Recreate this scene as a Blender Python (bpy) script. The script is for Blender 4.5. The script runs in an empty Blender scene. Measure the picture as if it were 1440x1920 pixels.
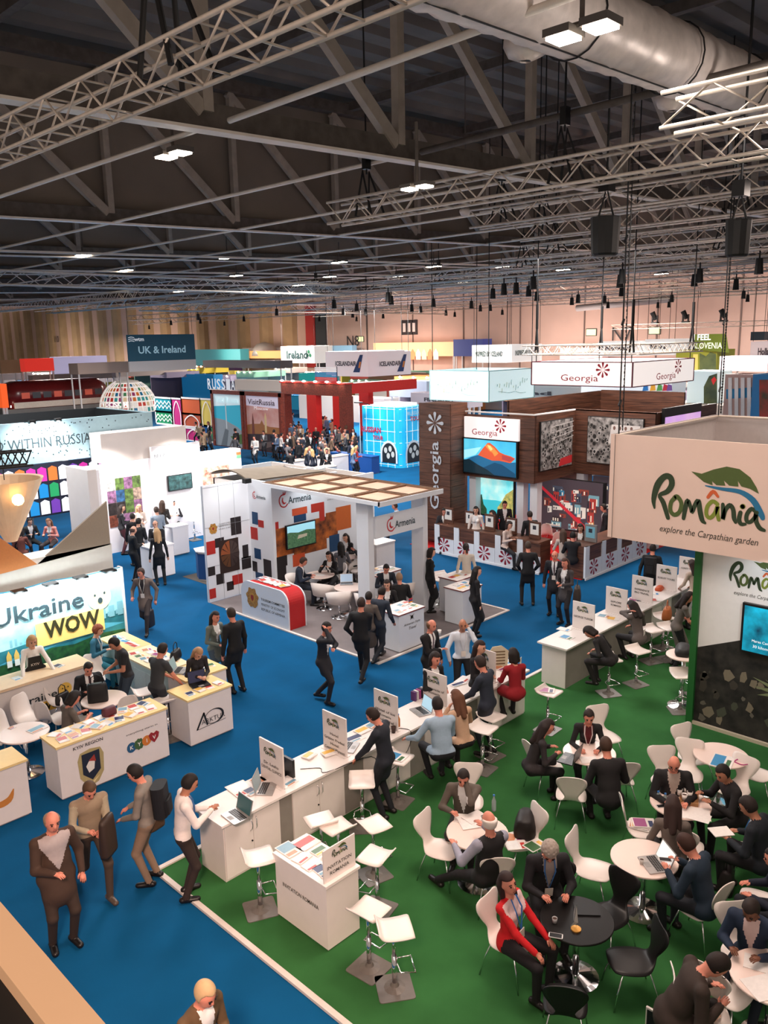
import bpy, bmesh, math, random
import numpy as np
from mathutils import Matrix, Vector
random.seed(7)
PI = math.pi
SC = bpy.context.scene
COL = SC.collection

# ---------------------------------------------------------------- camera (1440 x 1920 frame)
FPX, CAMH = 1548.8, 7.0
_p, _r, _h = [math.radians(a) for a in (11.762, -1.179, 44.485)]
_f = np.array([math.cos(_h)*math.cos(_p), math.sin(_h)*math.cos(_p), -math.sin(_p)])
_rt = np.cross(_f, [0, 0, 1]); _rt /= np.linalg.norm(_rt); _up = np.cross(_rt, _f)
CR = _rt*math.cos(_r)+_up*math.sin(_r); CU = _up*math.cos(_r)-_rt*math.sin(_r); CF = _f
cam = bpy.data.cameras.new('camera'); camo = bpy.data.objects.new('camera', cam); COL.objects.link(camo)
cam.sensor_fit = 'VERTICAL'; cam.sensor_height = 36; cam.sensor_width = 27; cam.lens = 36*FPX/1920
cam.clip_start = 0.05; cam.clip_end = 800
camo.matrix_world = Matrix(((CR[0], CU[0], -CF[0], 0), (CR[1], CU[1], -CF[1], 0), (CR[2], CU[2], -CF[2], CAMH), (0, 0, 0, 1)))
SC.camera = camo
SC.view_settings.view_transform = 'Standard'; SC.view_settings.look = 'None'
SC.view_settings.gamma = 1; SC.view_settings.use_curve_mapping = False
SC.view_settings.exposure = 0.0

# ---------------------------------------------------------------- world: dim warm light of the rest of the hall
world = bpy.data.worlds.new('hall_ambience'); SC.world = world; world.use_nodes = True
world.node_tree.nodes['Background'].inputs[0].default_value = (1.0, 0.82, 0.70, 1)
world.node_tree.nodes['Background'].inputs[1].default_value = 0.40

def area_light(name, loc, power, size, color=(1, .93, .84), rot=(0, 0, 0), size_y=None):
    l = bpy.data.lights.new(name, 'AREA'); l.energy = power; l.size = size; l.color = color
    if size_y: l.shape = 'RECTANGLE'; l.size_y = size_y
    o = bpy.data.objects.new(name, l); COL.objects.link(o); o.location = loc; o.rotation_euler = rot
    return o
def spot_light(name, loc, tgt, power, angle=60, color=(1, 1, 1), blend=.6, radius=.08):
    l = bpy.data.lights.new(name, 'SPOT'); l.energy = power; l.spot_size = math.radians(angle); l.spot_blend = blend
    l.color = color; l.shadow_soft_size = radius
    o = bpy.data.objects.new(name, l); COL.objects.link(o); o.location = loc
    o.rotation_euler = (Vector(tgt)-Vector(loc)).to_track_quat('-Z', 'Y').to_euler()
    return o
LAMPC = (1, .90, .80)
# high bay lighting of the hall, large soft banks at roof height over the stands
for (lx, ly, pw, lc) in ((7.5, 4.5, 430, (1, .76, .64)), (17, 5, 400, (1, .82, .72)), (12, 16, 760, (1, .95, .94)), (24, 14, 1100, (1, .93, .89)), (10, 27, 1500, (.95, .98, 1)), (26, 30, 3200, (1, .96, .93)),
                     (48, 20, 3600, (1, .92, .86)), (48, 48, 6500, (1, .93, .88)), (30, 60, 5200, (1, .94, .9)), (70, 40, 5000, (1, .88, .8)), (70, 85, 8000, (1, .88, .78)), (50, 110, 8000, (1, .9, .86)),
                     (68, 155, 12000, (1, .86, .74)), (68, 8, 3600, (1, .88, .8))):
    area_light('high_bay_light', (lx, ly, 8.8 if lx < 13 else 9.4), pw, 3.5, lc)
# added lamps without fixtures that brighten the far wall
for wy in (0, 26, 52, 78, 108, 142, 180): area_light('far_wall_fill', (78, wy, 5.5), 1500 if wy < 60 else 1100 if wy < 100 else 750, 4, (1, .86, .81) if wy < 90 else (1, .84, .68), (0, math.radians(-100), 0), 14)
# added warm spot standing in for the glass reflection over the near aisle
spot_light('aisle_fill', (-.5, 1.2, 7.6), (3.0, 6.9, 0), 4200, 56, (1, .66, .52), 1.0, .5)
# photographer-side gallery light falling on the near stand
area_light('gallery_light', (-2, -3, 9.5), 330, 4, (1, .78, .66), (math.radians(40), math.radians(-35), 0))

# ---------------------------------------------------------------- photo measuring helpers (pixel of the 1440 x 1920 frame -> point on a plane)
def ray(px, py): return CR*((px-720)/FPX)+CU*((960-py)/FPX)+CF
def G(px, py, z=0.0):
    d = ray(px, py); t = (z-CAMH)/d[2]; return Vector((d[0]*t, d[1]*t, z))
def PX(px, py, X):
    d = ray(px, py); t = X/d[0]; return Vector((X, d[1]*t, CAMH+d[2]*t))
def PY(px, py, Y):
    d = ray(px, py); t = Y/d[1]; return Vector((d[0]*t, Y, CAMH+d[2]*t))

# ---------------------------------------------------------------- materials
def lin(c):
    return tuple((v/255/12.92 if v/255 <= .04045 else ((v/255+.055)/1.055)**2.4) for v in c[:3])
MATS = {}
def mat(name, c=(200, 200, 200), rough=.6, metal=0, emit=0, noise=0.0, scale=8, bump=0, trans=0, kind=None, c2=None, spec=.4):
    key = name
    if key in MATS: return MATS[key]
    m = bpy.data.materials.new(name); m.use_nodes = True; nt = m.node_tree; b = nt.nodes['Principled BSDF']
    L = lin(c); b.inputs['Base Color'].default_value = (*L, 1)
    b.inputs['Roughness'].default_value = rough; b.inputs['Metallic'].default_value = metal
    b.inputs['Specular IOR Level'].default_value = spec
    if trans: b.inputs['Transmission Weight'].default_value = trans
    if emit:
        b.inputs['Emission Color'].default_value = (*L, 1); b.inputs['Emission Strength'].default_value = emit
    m.diffuse_color = (*L, 1)
    if noise or c2 or bump:
        tc = nt.nodes.new('ShaderNodeTexCoord'); mp = nt.nodes.new('ShaderNodeMapping')
        nt.links.new(tc.outputs['Object'], mp.inputs['Vector'])
        if kind == 'wood': mp.inputs['Scale'].default_value = (1, 1, 14)
        if kind == 'woodv': mp.inputs['Scale'].default_value = (14, 14, 1)
        nz = nt.nodes.new('ShaderNodeTexNoise'); nz.inputs['Scale'].default_value = scale; nz.inputs['Detail'].default_value = 5
        nt.links.new(mp.outputs[0], nz.inputs['Vector'])
        rp = nt.nodes.new('ShaderNodeValToRGB'); nt.links.new(nz.outputs['Fac'], rp.inputs[0])
        a = lin(c2) if c2 else tuple(v*(1-noise) for v in L); bb = L if c2 else tuple(min(1, v*(1+noise)) for v in L)
        rp.color_ramp.elements[0].position = .3; rp.color_ramp.elements[1].position = .7
        rp.color_ramp.elements[0].color = (*a, 1); rp.color_ramp.elements[1].color = (*bb, 1)
        nt.links.new(rp.outputs[0], b.inputs['Base Color'])
        if emit: nt.links.new(rp.outputs[0], b.inputs['Emission Color'])
        if bump:
            bp = nt.nodes.new('ShaderNodeBump'); bp.inputs['Strength'].default_value = bump; bp.inputs['Distance'].default_value = .01
            nt.links.new(nz.outputs['Fac'], bp.inputs['Height']); nt.links.new(bp.outputs[0], b.inputs['Normal'])
    MATS[key] = m
    return m
def cm(c, rough=.65, emit=0, metal=0, pre='paint'):
    """plain colour material from an sRGB triple"""
    return mat('%s_%02x%02x%02x_%d_%d' % (pre, int(c[0]), int(c[1]), int(c[2]), int(rough*100), int(emit*100)), c, rough, metal, emit, noise=.04 if not emit else 0, scale=30)
PLATE = mat('brushed_base_plate', (112, 107, 102), .35, .1, noise=.1, scale=10)
WHITE = mat('white_laminate', (232, 224, 220), .38, noise=.02, scale=6)
CREAM = mat('cream_panel', (226, 214, 206), .6, noise=.03, scale=2)
CHROME = mat('chrome', (225, 225, 228), .12, 1, noise=.02, scale=20)
ALU = mat('truss_aluminium', (226, 212, 198), .4, .35, noise=.08, scale=12)
BLACK = mat('black_matt', (16, 15, 16), .6, noise=.2, scale=20)
BLACKP = mat('black_plastic', (18, 18, 20), .35, noise=.1, scale=9)
GREYP = mat('grey_panel', (128, 124, 122), .6, noise=.04, scale=3)
STEEL = mat('painted_roof_steel', (168, 156, 144), .6, noise=.12, scale=3)
DARKST = mat('dark_roof_steel', (92, 84, 78), .75, noise=.25, scale=4)
WOOD = mat('walnut_board', (112, 72, 54), .45, noise=.3, scale=1.6, kind='wood', c2=(66, 42, 33))
YTOP = mat('yellow_counter_top', (240, 210, 146), .45, noise=.05, scale=4)
SKINS = {'fair': (214, 160, 136), 'tan': (182, 124, 98), 'brown': (120, 76, 56), 'pink': (216, 140, 118)}
LAMPM = mat('lamp_glow', (255, 238, 215), .5, emit=28)

# ---------------------------------------------------------------- mesh builder
class MB:
    def __init__(s): s.v = []; s.f = []; s.m = []; s.ms = []; s.cur = 0
    def mat(s, m):
        if m not in s.ms: s.ms.append(m)
        s.cur = s.ms.index(m); return s
    def face(s, idx): s.f.append(tuple(idx)); s.m.append(s.cur)
    def add(s, vs, fs):
        n = len(s.v); s.v += [tuple(a) for a in vs]
        for f in fs: s.f.append(tuple(i+n for i in f)); s.m.append(s.cur)
        return s
    def box(s, x0, x1, y0, y1, z0, z1, M=None):
        x0, x1 = sorted((x0, x1)); y0, y1 = sorted((y0, y1)); z0, z1 = sorted((z0, z1))
        vs = [Vector((x, y, z)) for x in (x0, x1) for y in (y0, y1) for z in (z0, z1)]
        if M is not None: vs = [M @ v for v in vs]
        return s.add(vs, [(0, 1, 3, 2), (4, 6, 7, 5), (0, 4, 5, 1), (2, 3, 7, 6), (0, 2, 6, 4), (1, 5, 7, 3)])
    def rbox(s, x0, x1, y0, y1, z0, z1, r=.02, n=2, M=None):
        """box with rounded vertical edges"""
        pts = []
        for cx, cy, a0 in ((x1-r, y1-r, 0), (x0+r, y1-r, 90), (x0+r, y0+r, 180), (x1-r, y0+r, 270)):
            for k in range(n+1):
                a = math.radians(a0+90*k/n); pts.append((cx+r*math.cos(a), cy+r*math.sin(a)))
        return s.prism(pts, z0, z1, M)
    def prism(s, pts, z0, z1, M=None):
        n = len(pts); vs = [Vector((x, y, z0)) for x, y in pts]+[Vector((x, y, z1)) for x, y in pts]
        if M is not None: vs = [M @ v for v in vs]
        fs = [tuple(range(n-1, -1, -1)), tuple(range(n, 2*n))]+[(i, (i+1) % n, n+(i+1) % n, n+i) for i in range(n)]
        return s.add(vs, fs)
    def cyl(s, a, b, r0, r1=None, n=10, cap=True):
        r1 = r0 if r1 is None else r1
        a = Vector(a); b = Vector(b); d = (b-a)
        if d.length < 1e-6: return s
        d.normalize(); u = d.orthogonal().normalized(); w = d.cross(u)
        vs = [a+(u*math.cos(2*PI*i/n)+w*math.sin(2*PI*i/n))*r0 for i in range(n)]+[b+(u*math.cos(2*PI*i/n)+w*math.sin(2*PI*i/n))*r1 for i in range(n)]
        fs = [(i, (i+1) % n, n+(i+1) % n, n+i) for i in range(n)]
        if cap: fs += [tuple(range(n-1, -1, -1)), tuple(range(n, 2*n))]
        return s.add(vs, fs)
    def tube(s, pts, r, n=6, closed=False):
        pts = [Vector(p) for p in pts]; N = len(pts); vs = []; u = None
        rs = r if isinstance(r, (list, tuple)) else [r]*N
        for i, p in enumerate(pts):
            a = pts[i-1] if (i > 0 or closed) else p; b = pts[(i+1) % N] if (i < N-1 or closed) else p
            d = (b-a).normalized()
            if u is None: u = d.orthogonal().normalized()
            u = (u-d*u.dot(d)); u = u.normalized() if u.length > 1e-5 else d.orthogonal().normalized()
            w = d.cross(u)
            vs += [p+(u*math.cos(2*PI*k/n)+w*math.sin(2*PI*k/n))*rs[i] for k in range(n)]
        fs = []
        for i in range(N if closed else N-1):
            j = (i+1) % N
            fs += [(i*n+k, i*n+(k+1) % n, j*n+(k+1) % n, j*n+k) for k in range(n)]
        if not closed: fs += [tuple(range(n-1, -1, -1)), tuple((N-1)*n+k for k in range(n))]
        return s.add(vs, fs)
    def lathe(s, prof, c=(0, 0, 0), n=16, M=None):
        vs = []
        for r, z in prof:
            for k in range(n):
                v = Vector((c[0]+r*math.cos(2*PI*k/n), c[1]+r*math.sin(2*PI*k/n), c[2]+z)); vs.append(M @ v if M is not None else v)
        fs = []
        for i in range(len(prof)-1):
            fs += [(i*n+k, i*n+(k+1) % n, (i+1)*n+(k+1) % n, (i+1)*n+k) for k in range(n)]
        fs += [tuple(range(n-1, -1, -1)), tuple((len(prof)-1)*n+k for k in range(n))]
        return s.add(vs, fs)
    def ball(s, c, r, n=8, sc=(1, 1, 1)):
        prof = []
        vs = []; fs = []
        for i in range(1, n//2+2):
            pass
        m = max(3, n//2)
        vs.append((c[0], c[1], c[2]-r*sc[2]))
        for i in range(1, m):
            a = -PI/2+PI*i/m
            for k in range(n): vs.append((c[0]+r*sc[0]*math.cos(a)*math.cos(2*PI*k/n), c[1]+r*sc[1]*math.cos(a)*math.sin(2*PI*k/n), c[2]+r*sc[2]*math.sin(a)))
        vs.append((c[0], c[1], c[2]+r*sc[2])); t = len(vs)-1
        for k in range(n):
            fs.append((0, 1+(k+1) % n, 1+k)); fs.append((t, t-n+k, t-n+(k+1) % n))
            for i in range(m-2): fs.append((1+i*n+k, 1+i*n+(k+1) % n, 1+(i+1)*n+(k+1) % n, 1+(i+1)*n+k))
        return s.add(vs, fs)
    def mesh(s, name, mats=None, smooth=False):
        me = bpy.data.meshes.new(name); me.from_pydata([tuple(v) for v in s.v], [], s.f)
        ms = mats if isinstance(mats, (list, tuple)) else ([mats] if mats else s.ms)
        for m in ms: me.materials.append(m)
        if len(ms) > 1: me.polygons.foreach_set('material_index', s.m)
        if smooth: me.polygons.foreach_set('use_smooth', [True]*len(me.polygons))
        me.update(); return me
    def build(s, name, mats=None, parent=None, smooth=False, **kw):
        o = bpy.data.objects.new(name, s.mesh(name, mats, smooth)); COL.objects.link(o)
        if parent is not None: o.parent = parent
        return tag(o, **kw)
def tag(o, label=None, cat=None, group=None, kind=None):
    if label: o['label'] = label
    if cat: o['category'] = cat
    if group: o['group'] = group
    if kind: o['kind'] = kind
    return o
def empty(name, loc=(0, 0, 0), rz=0, label=None, cat=None, group=None, parent=None):
    o = bpy.data.objects.new(name, None); COL.objects.link(o); o.location = loc; o.rotation_euler = (0, 0, rz); o.empty_display_size = .1
    if parent is not None: o.parent = parent
    return tag(o, label, cat, group)
def link(name, me, parent=None, loc=None, M=None):
    o = bpy.data.objects.new(name, me); COL.objects.link(o)
    if parent is not None: o.parent = parent
    if loc is not None: o.location = loc
    if M is not None: o.matrix_local = M
    return o
KIDS = {}
def copy_tree(o, parent=None):
    c = o.copy(); COL.objects.link(c)
    if parent is not None: c.parent = parent
    for ch in o.children: copy_tree(ch, c)
    return c
def place(proto, loc, rz, label, group=None, used=[]):
    """first use moves the prototype itself, later ones copy it"""
    if proto.name in used: o = copy_tree(proto)
    else: o = proto; used.append(proto.name)
    o.location = loc; o.rotation_euler = (0, 0, rz); o['label'] = label
    if group: o['group'] = group
    return o

# ---------------------------------------------------------------- flat print on panels; plane 'X' faces -X (seen: right = -Y), plane 'Y' faces -Y (seen: right = +X), 'Z' lies flat
def frame(pl, c, a, z, off=.004):
    """matrix whose x runs along the reading direction, y up, z out of the panel"""
    if pl == 'X': return Matrix(((0, 0, -1, c-off), (-1, 0, 0, a), (0, 1, 0, z), (0, 0, 0, 1)))
    if pl == 'Y': return Matrix(((1, 0, 0, a), (0, 0, -1, c-off), (0, 1, 0, z), (0, 0, 0, 1)))
def flat(name, polys, M, parent=None, thick=.002, smooth=False, **kw):
    """polys: (material, [(u,v)...]) in the frame's own metres; later ones lie on top of earlier ones"""
    b = MB()
    for k, (m, pts) in enumerate(polys):
        b.mat(m); n = len(pts); z = thick*(k+1) if len(polys) < 40 else thick*(1+k*12/len(polys))
        b.add([M @ Vector((u, v, z)) for u, v in pts], [tuple(range(n))])
        b.add([M @ Vector((u, v, z)) for u, v in pts]+[M @ Vector((u, v, 0)) for u, v in pts], [(i, n+i, n+(i+1) % n, (i+1) % n) for i in range(n)]) if len(polys) < 8 and n < 60 else None
    return b.build(name, None, parent, **kw)
def text(s, m, M, w=None, h=None, parent=None, name='lettering', shear=0, bold=0, align='c', thick=.003, space=1.0):
    cu = bpy.data.curves.new('t', 'FONT'); cu.body = s; cu.size = 1; cu.resolution_u = 2; cu.shear = shear; cu.offset = bold; cu.space_character = space
    cu.align_x = 'CENTER'
    o = bpy.data.objects.new('t', cu); me = bpy.data.meshes.new_from_object(o)
    bpy.data.objects.remove(o); bpy.data.curves.remove(cu)
    n = len(me.vertices); co = np.empty(n*3); me.vertices.foreach_get('co', co); co = co.reshape(-1, 3)
    lo, hi = co.min(0), co.max(0); sx = (w/(hi[0]-lo[0])) if w else None; sy = (h/(hi[1]-lo[1])) if h else None
    sx = sx or sy; sy = sy or sx
    cx = {'c': (lo[0]+hi[0])/2, 'l': lo[0], 'r': hi[0]}[align]
    co[:, 0] = (co[:, 0]-cx)*sx; co[:, 1] = (co[:, 1]-(lo[1]+hi[1])/2)*sy; co[:, 2] = thick
    R = np.array(M); co = co @ R[:3, :3].T+R[:3, 3]
    me.vertices.foreach_set('co', co.ravel()); me.materials.clear(); me.materials.append(m); me.name = name; me.update()
    return link(name, me, parent)
def smoothpts(pts, n=4, closed=False):
    """Catmull-Rom through the points"""
    P = [Vector(p) for p in pts]; out = []; N = len(P)
    for i in range(N if closed else N-1):
        p0 = P[i-1] if (i > 0 or closed) else P[0]; p1 = P[i]; p2 = P[(i+1) % N]; p3 = P[(i+2) % N] if (i+2 < N or closed) else P[-1]
        for k in range(n):
            t = k/n; out.append(.5*((2*p1)+(-p0+p2)*t+(2*p0-5*p1+4*p2-p3)*t*t+(-p0+3*p1-3*p2+p3)*t**3))
    if not closed: out.append(P[-1])
    return out
def stroke(b, pts, w, M, z=.004, n=4):
    """brush stroke: smooth ribbon with round ends; w one width or one per point"""
    ws = w if isinstance(w, (list, tuple)) else [w]*len(pts)
    P = smoothpts([(p[0], p[1], ws[i]) for i, p in enumerate(pts)], n); L = []; Rr = []; N = len(P)
    for i, p in enumerate(P):
        a = P[max(0, i-1)]; c = P[min(N-1, i+1)]; d = Vector((c[0]-a[0], c[1]-a[1]))
        d = d.normalized() if d.length > 1e-9 else Vector((1, 0)); nn = Vector((-d[1], d[0]))*p[2]/2
        L.append((p[0]+nn[0], p[1]+nn[1])); Rr.append((p[0]-nn[0], p[1]-nn[1]))
    for i in range(N-1):
        b.add([M @ Vector((q[0], q[1], z)) for q in (L[i], Rr[i], Rr[i+1], L[i+1])], [(0, 1, 2, 3)])
    for p in (P[0], P[-1]):
        b.add([M @ Vector((p[0]+p[2]/2*math.cos(k*PI/5), p[1]+p[2]/2*math.sin(k*PI/5), z+.0005)) for k in range(10)], [tuple(range(10))])
# ---------------------------------------------------------------- people: one continuous surface per body
def rot(axis, deg):
    return np.array(Matrix.Rotation(math.radians(deg), 3, axis))
def surface_nets(D, h, org):
    s = D < 0
    nx, ny, nz = D.shape
    c = [s[i:nx-1+i, j:ny-1+j, k:nz-1+k] for i in (0, 1) for j in (0, 1) for k in (0, 1)]
    cnt = sum(a.astype(np.int8) for a in c); act = (cnt > 0) & (cnt < 8)
    ids = -np.ones(act.shape, int); I = np.argwhere(act); ids[act] = np.arange(len(I))
    acc = np.zeros((len(I), 3)); num = np.zeros(len(I))
    corners = [(i, j, k) for i in (0, 1) for j in (0, 1) for k in (0, 1)]
    val = {q: D[I[:, 0]+q[0], I[:, 1]+q[1], I[:, 2]+q[2]] for q in corners}
    for a in corners:
        for ax in range(3):
            if a[ax] == 0:
                b = list(a); b[ax] = 1; b = tuple(b); va, vb = val[a], val[b]; m = (va < 0) != (vb < 0)
                t = np.where(m, va/np.where(m, va-vb, 1), 0); p = np.array(a, float)[None]+0*acc; p[:, ax] = t
                acc += np.where(m[:, None], p, 0); num += m
    V = (I+acc/num[:, None])*h+org
    F = []
    for ax in range(3):
        sl0 = [slice(None)]*3; sl1 = [slice(None)]*3; sl0[ax] = slice(0, -1); sl1[ax] = slice(1, None)
        ch = s[tuple(sl0)] != s[tuple(sl1)]; E = np.argwhere(ch)
        o = [a for a in range(3) if a != ax]
        E = E[(E[:, o[0]] > 0) & (E[:, o[1]] > 0) & (E[:, o[0]] < D.shape[o[0]]-1) & (E[:, o[1]] < D.shape[o[1]]-1)]
        d0 = np.zeros(3, int); d0[o[0]] = 1; d1 = np.zeros(3, int); d1[o[1]] = 1
        q = [ids[tuple((E-x).T)] for x in (0*d0, d0, d0+d1, d1)]
        q = np.stack(q, 1); flip = s[tuple(E.T)] ^ (ax == 1); q[~flip] = q[~flip][:, ::-1]
        F.append(q)
    return V, np.concatenate(F), I
class SDF:
    def __init__(s, lo, hi, h):
        s.h = h; s.lo = np.array(lo, float); s.n = np.ceil((np.array(hi)-s.lo)/h).astype(int)+1
        s.D = np.full(s.n, .5); s.B = np.full(s.n, 9.); s.L = np.zeros(s.n, np.int8)
    def sub(s, lo, hi, pad):
        a = np.maximum(0, np.floor((np.minimum(lo, hi)-pad-s.lo)/s.h).astype(int)); b = np.minimum(s.n, np.ceil((np.maximum(lo, hi)+pad-s.lo)/s.h).astype(int)+1)
        if (b <= a).any(): return None, None
        g = np.stack(np.meshgrid(*[s.lo[i]+s.h*np.arange(a[i], b[i]) for i in range(3)], indexing='ij'), -1)
        return tuple(slice(a[i], b[i]) for i in range(3)), g
    def cap(s, a, b, ra, rb, lab, flat=None, fl=.7, k=.025):
        a = np.array(a, float); b = np.array(b, float); pad = max(ra, rb)+k+s.h*2
        sl, g = s.sub(a, b, pad)
        if sl is None: return
        q = g-a; d = b-a
        if flat is not None:
            f = np.array(flat, float); f /= np.linalg.norm(f); q = q+(q @ f)[..., None]*f*(1/fl-1); d = d+(d @ f)*f*(1/fl-1)
        dd = d @ d; t = np.clip((q @ d)/max(dd, 1e-9), 0, 1) if dd > 1e-9 else np.zeros(q.shape[:-1])
        dist = np.sqrt(((q-t[..., None]*d)**2).sum(-1))-(ra+(rb-ra)*t)
        if flat is not None: dist = dist*(.5+.5*fl)
        s.join(sl, dist, lab, k)
    def join(s, sl, dist, lab, k):
        D = s.D[sl]; hh = np.clip(.5+.5*(D-dist)/k, 0, 1); s.D[sl] = D*(1-hh)+dist*hh-k*hh*(1-hh)
        m = dist < s.B[sl]; s.B[sl] = np.where(m, dist, s.B[sl]); s.L[sl] = np.where(m, lab, s.L[sl])
    def ell(s, c, r, R, lab, k=.02):
        c = np.array(c, float); sl, g = s.sub(c, c, max(r)+k+s.h*2)
        if sl is None: return
        q = (g-c) @ R; r = np.array(r, float); n = np.sqrt(((q/r)**2).sum(-1)); s.join(sl, (n-1)*r.min()*1.1, lab, k)
def ik(a, t, l1, l2, pole):
    a = np.array(a, float); t = np.array(t, float); d = t-a; L = np.linalg.norm(d)
    if L > (l1+l2)*.995: t = a+d/L*(l1+l2)*.995; d = t-a; L = np.linalg.norm(d)
    if L < abs(l1-l2)+.05: L = abs(l1-l2)+.05
    x = (l1*l1-l2*l2+L*L)/(2*L); y = math.sqrt(max(0, l1*l1-x*x)); u = d/np.linalg.norm(d)
    p = np.array(pole, float); p = p-u*(p @ u); p /= max(1e-6, np.linalg.norm(p))
    return a+u*x+p*y, t
SKIN, TOP, BOT, SHOE, SHIRT, TIE, EYE, LIP = range(8)
HAIRME = {}
def hair_mesh(style):
    if style in HAIRME: return HAIRME[style]
    I3 = np.eye(3); g = SDF((-.2, -.24, -.45), (.2, .2, .2), .012)
    big = {'curly': .022, 'short': .008, 'bald': .004, 'long': .012, 'bob': .016, 'bun': .008, 'pony': .008, 'longpale': .012}.get(style, .01)
    g.ell((0, -.012, .012), (.077+big, .098+big, .108+big), I3, 0)
    X, Y, Z = np.meshgrid(*[g.lo[i]+g.h*np.arange(g.n[i]) for i in range(3)], indexing='ij')
    if style == 'ring': cut = np.minimum(Z-.035, 1) ; g.D = np.maximum(g.D, cut)
    g.D = np.maximum(g.D, np.minimum(Y-.018-.5*np.maximum(0, Z-.03), .068-Z))
    g.D = np.maximum(g.D, -.075-Z+.35*np.maximum(0, Y+.02)) if style not in ('long', 'bob') else g.D
    if style == 'long':
        g.cap((-.045, -.06, -.02), (-.075, -.05, -.27), .062, .035, 0); g.cap((.045, -.06, -.02), (.075, -.05, -.27), .062, .035, 0); g.cap((0, -.075, 0), (0, -.10, -.31), .06, .045, 0)
        g.D = np.maximum(g.D, np.minimum(Y+.012, .068-Z))
    if style == 'bob':
        g.cap((-.05, -.04, 0), (-.07, -.035, -.11), .055, .04, 0); g.cap((.05, -.04, 0), (.07, -.035, -.11), .055, .04, 0); g.cap((0, -.06, 0), (0, -.07, -.12), .07, .05, 0)
        g.D = np.maximum(g.D, np.minimum(Y-.0, .068-Z))
    if style == 'bun': g.ell((0, -.125, .03), (.045, .04, .045), I3, 0)
    if style == 'pony': g.cap((0, -.11, .02), (0, -.15, -.16), .035, .022, 0)
    if style == 'curly':
        rnd = np.sin(X*110+2)*np.sin(Y*120)*np.sin(Z*115+1)*.009; g.D = g.D+rnd
    V, F, _ = surface_nets(g.D, g.h, g.lo)
    me = bpy.data.meshes.new('hair'); me.from_pydata(V.tolist(), [], F.tolist()); me.polygons.foreach_set('use_smooth', [True]*len(F)); me.update()
    HAIRME[style] = me; return me
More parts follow.
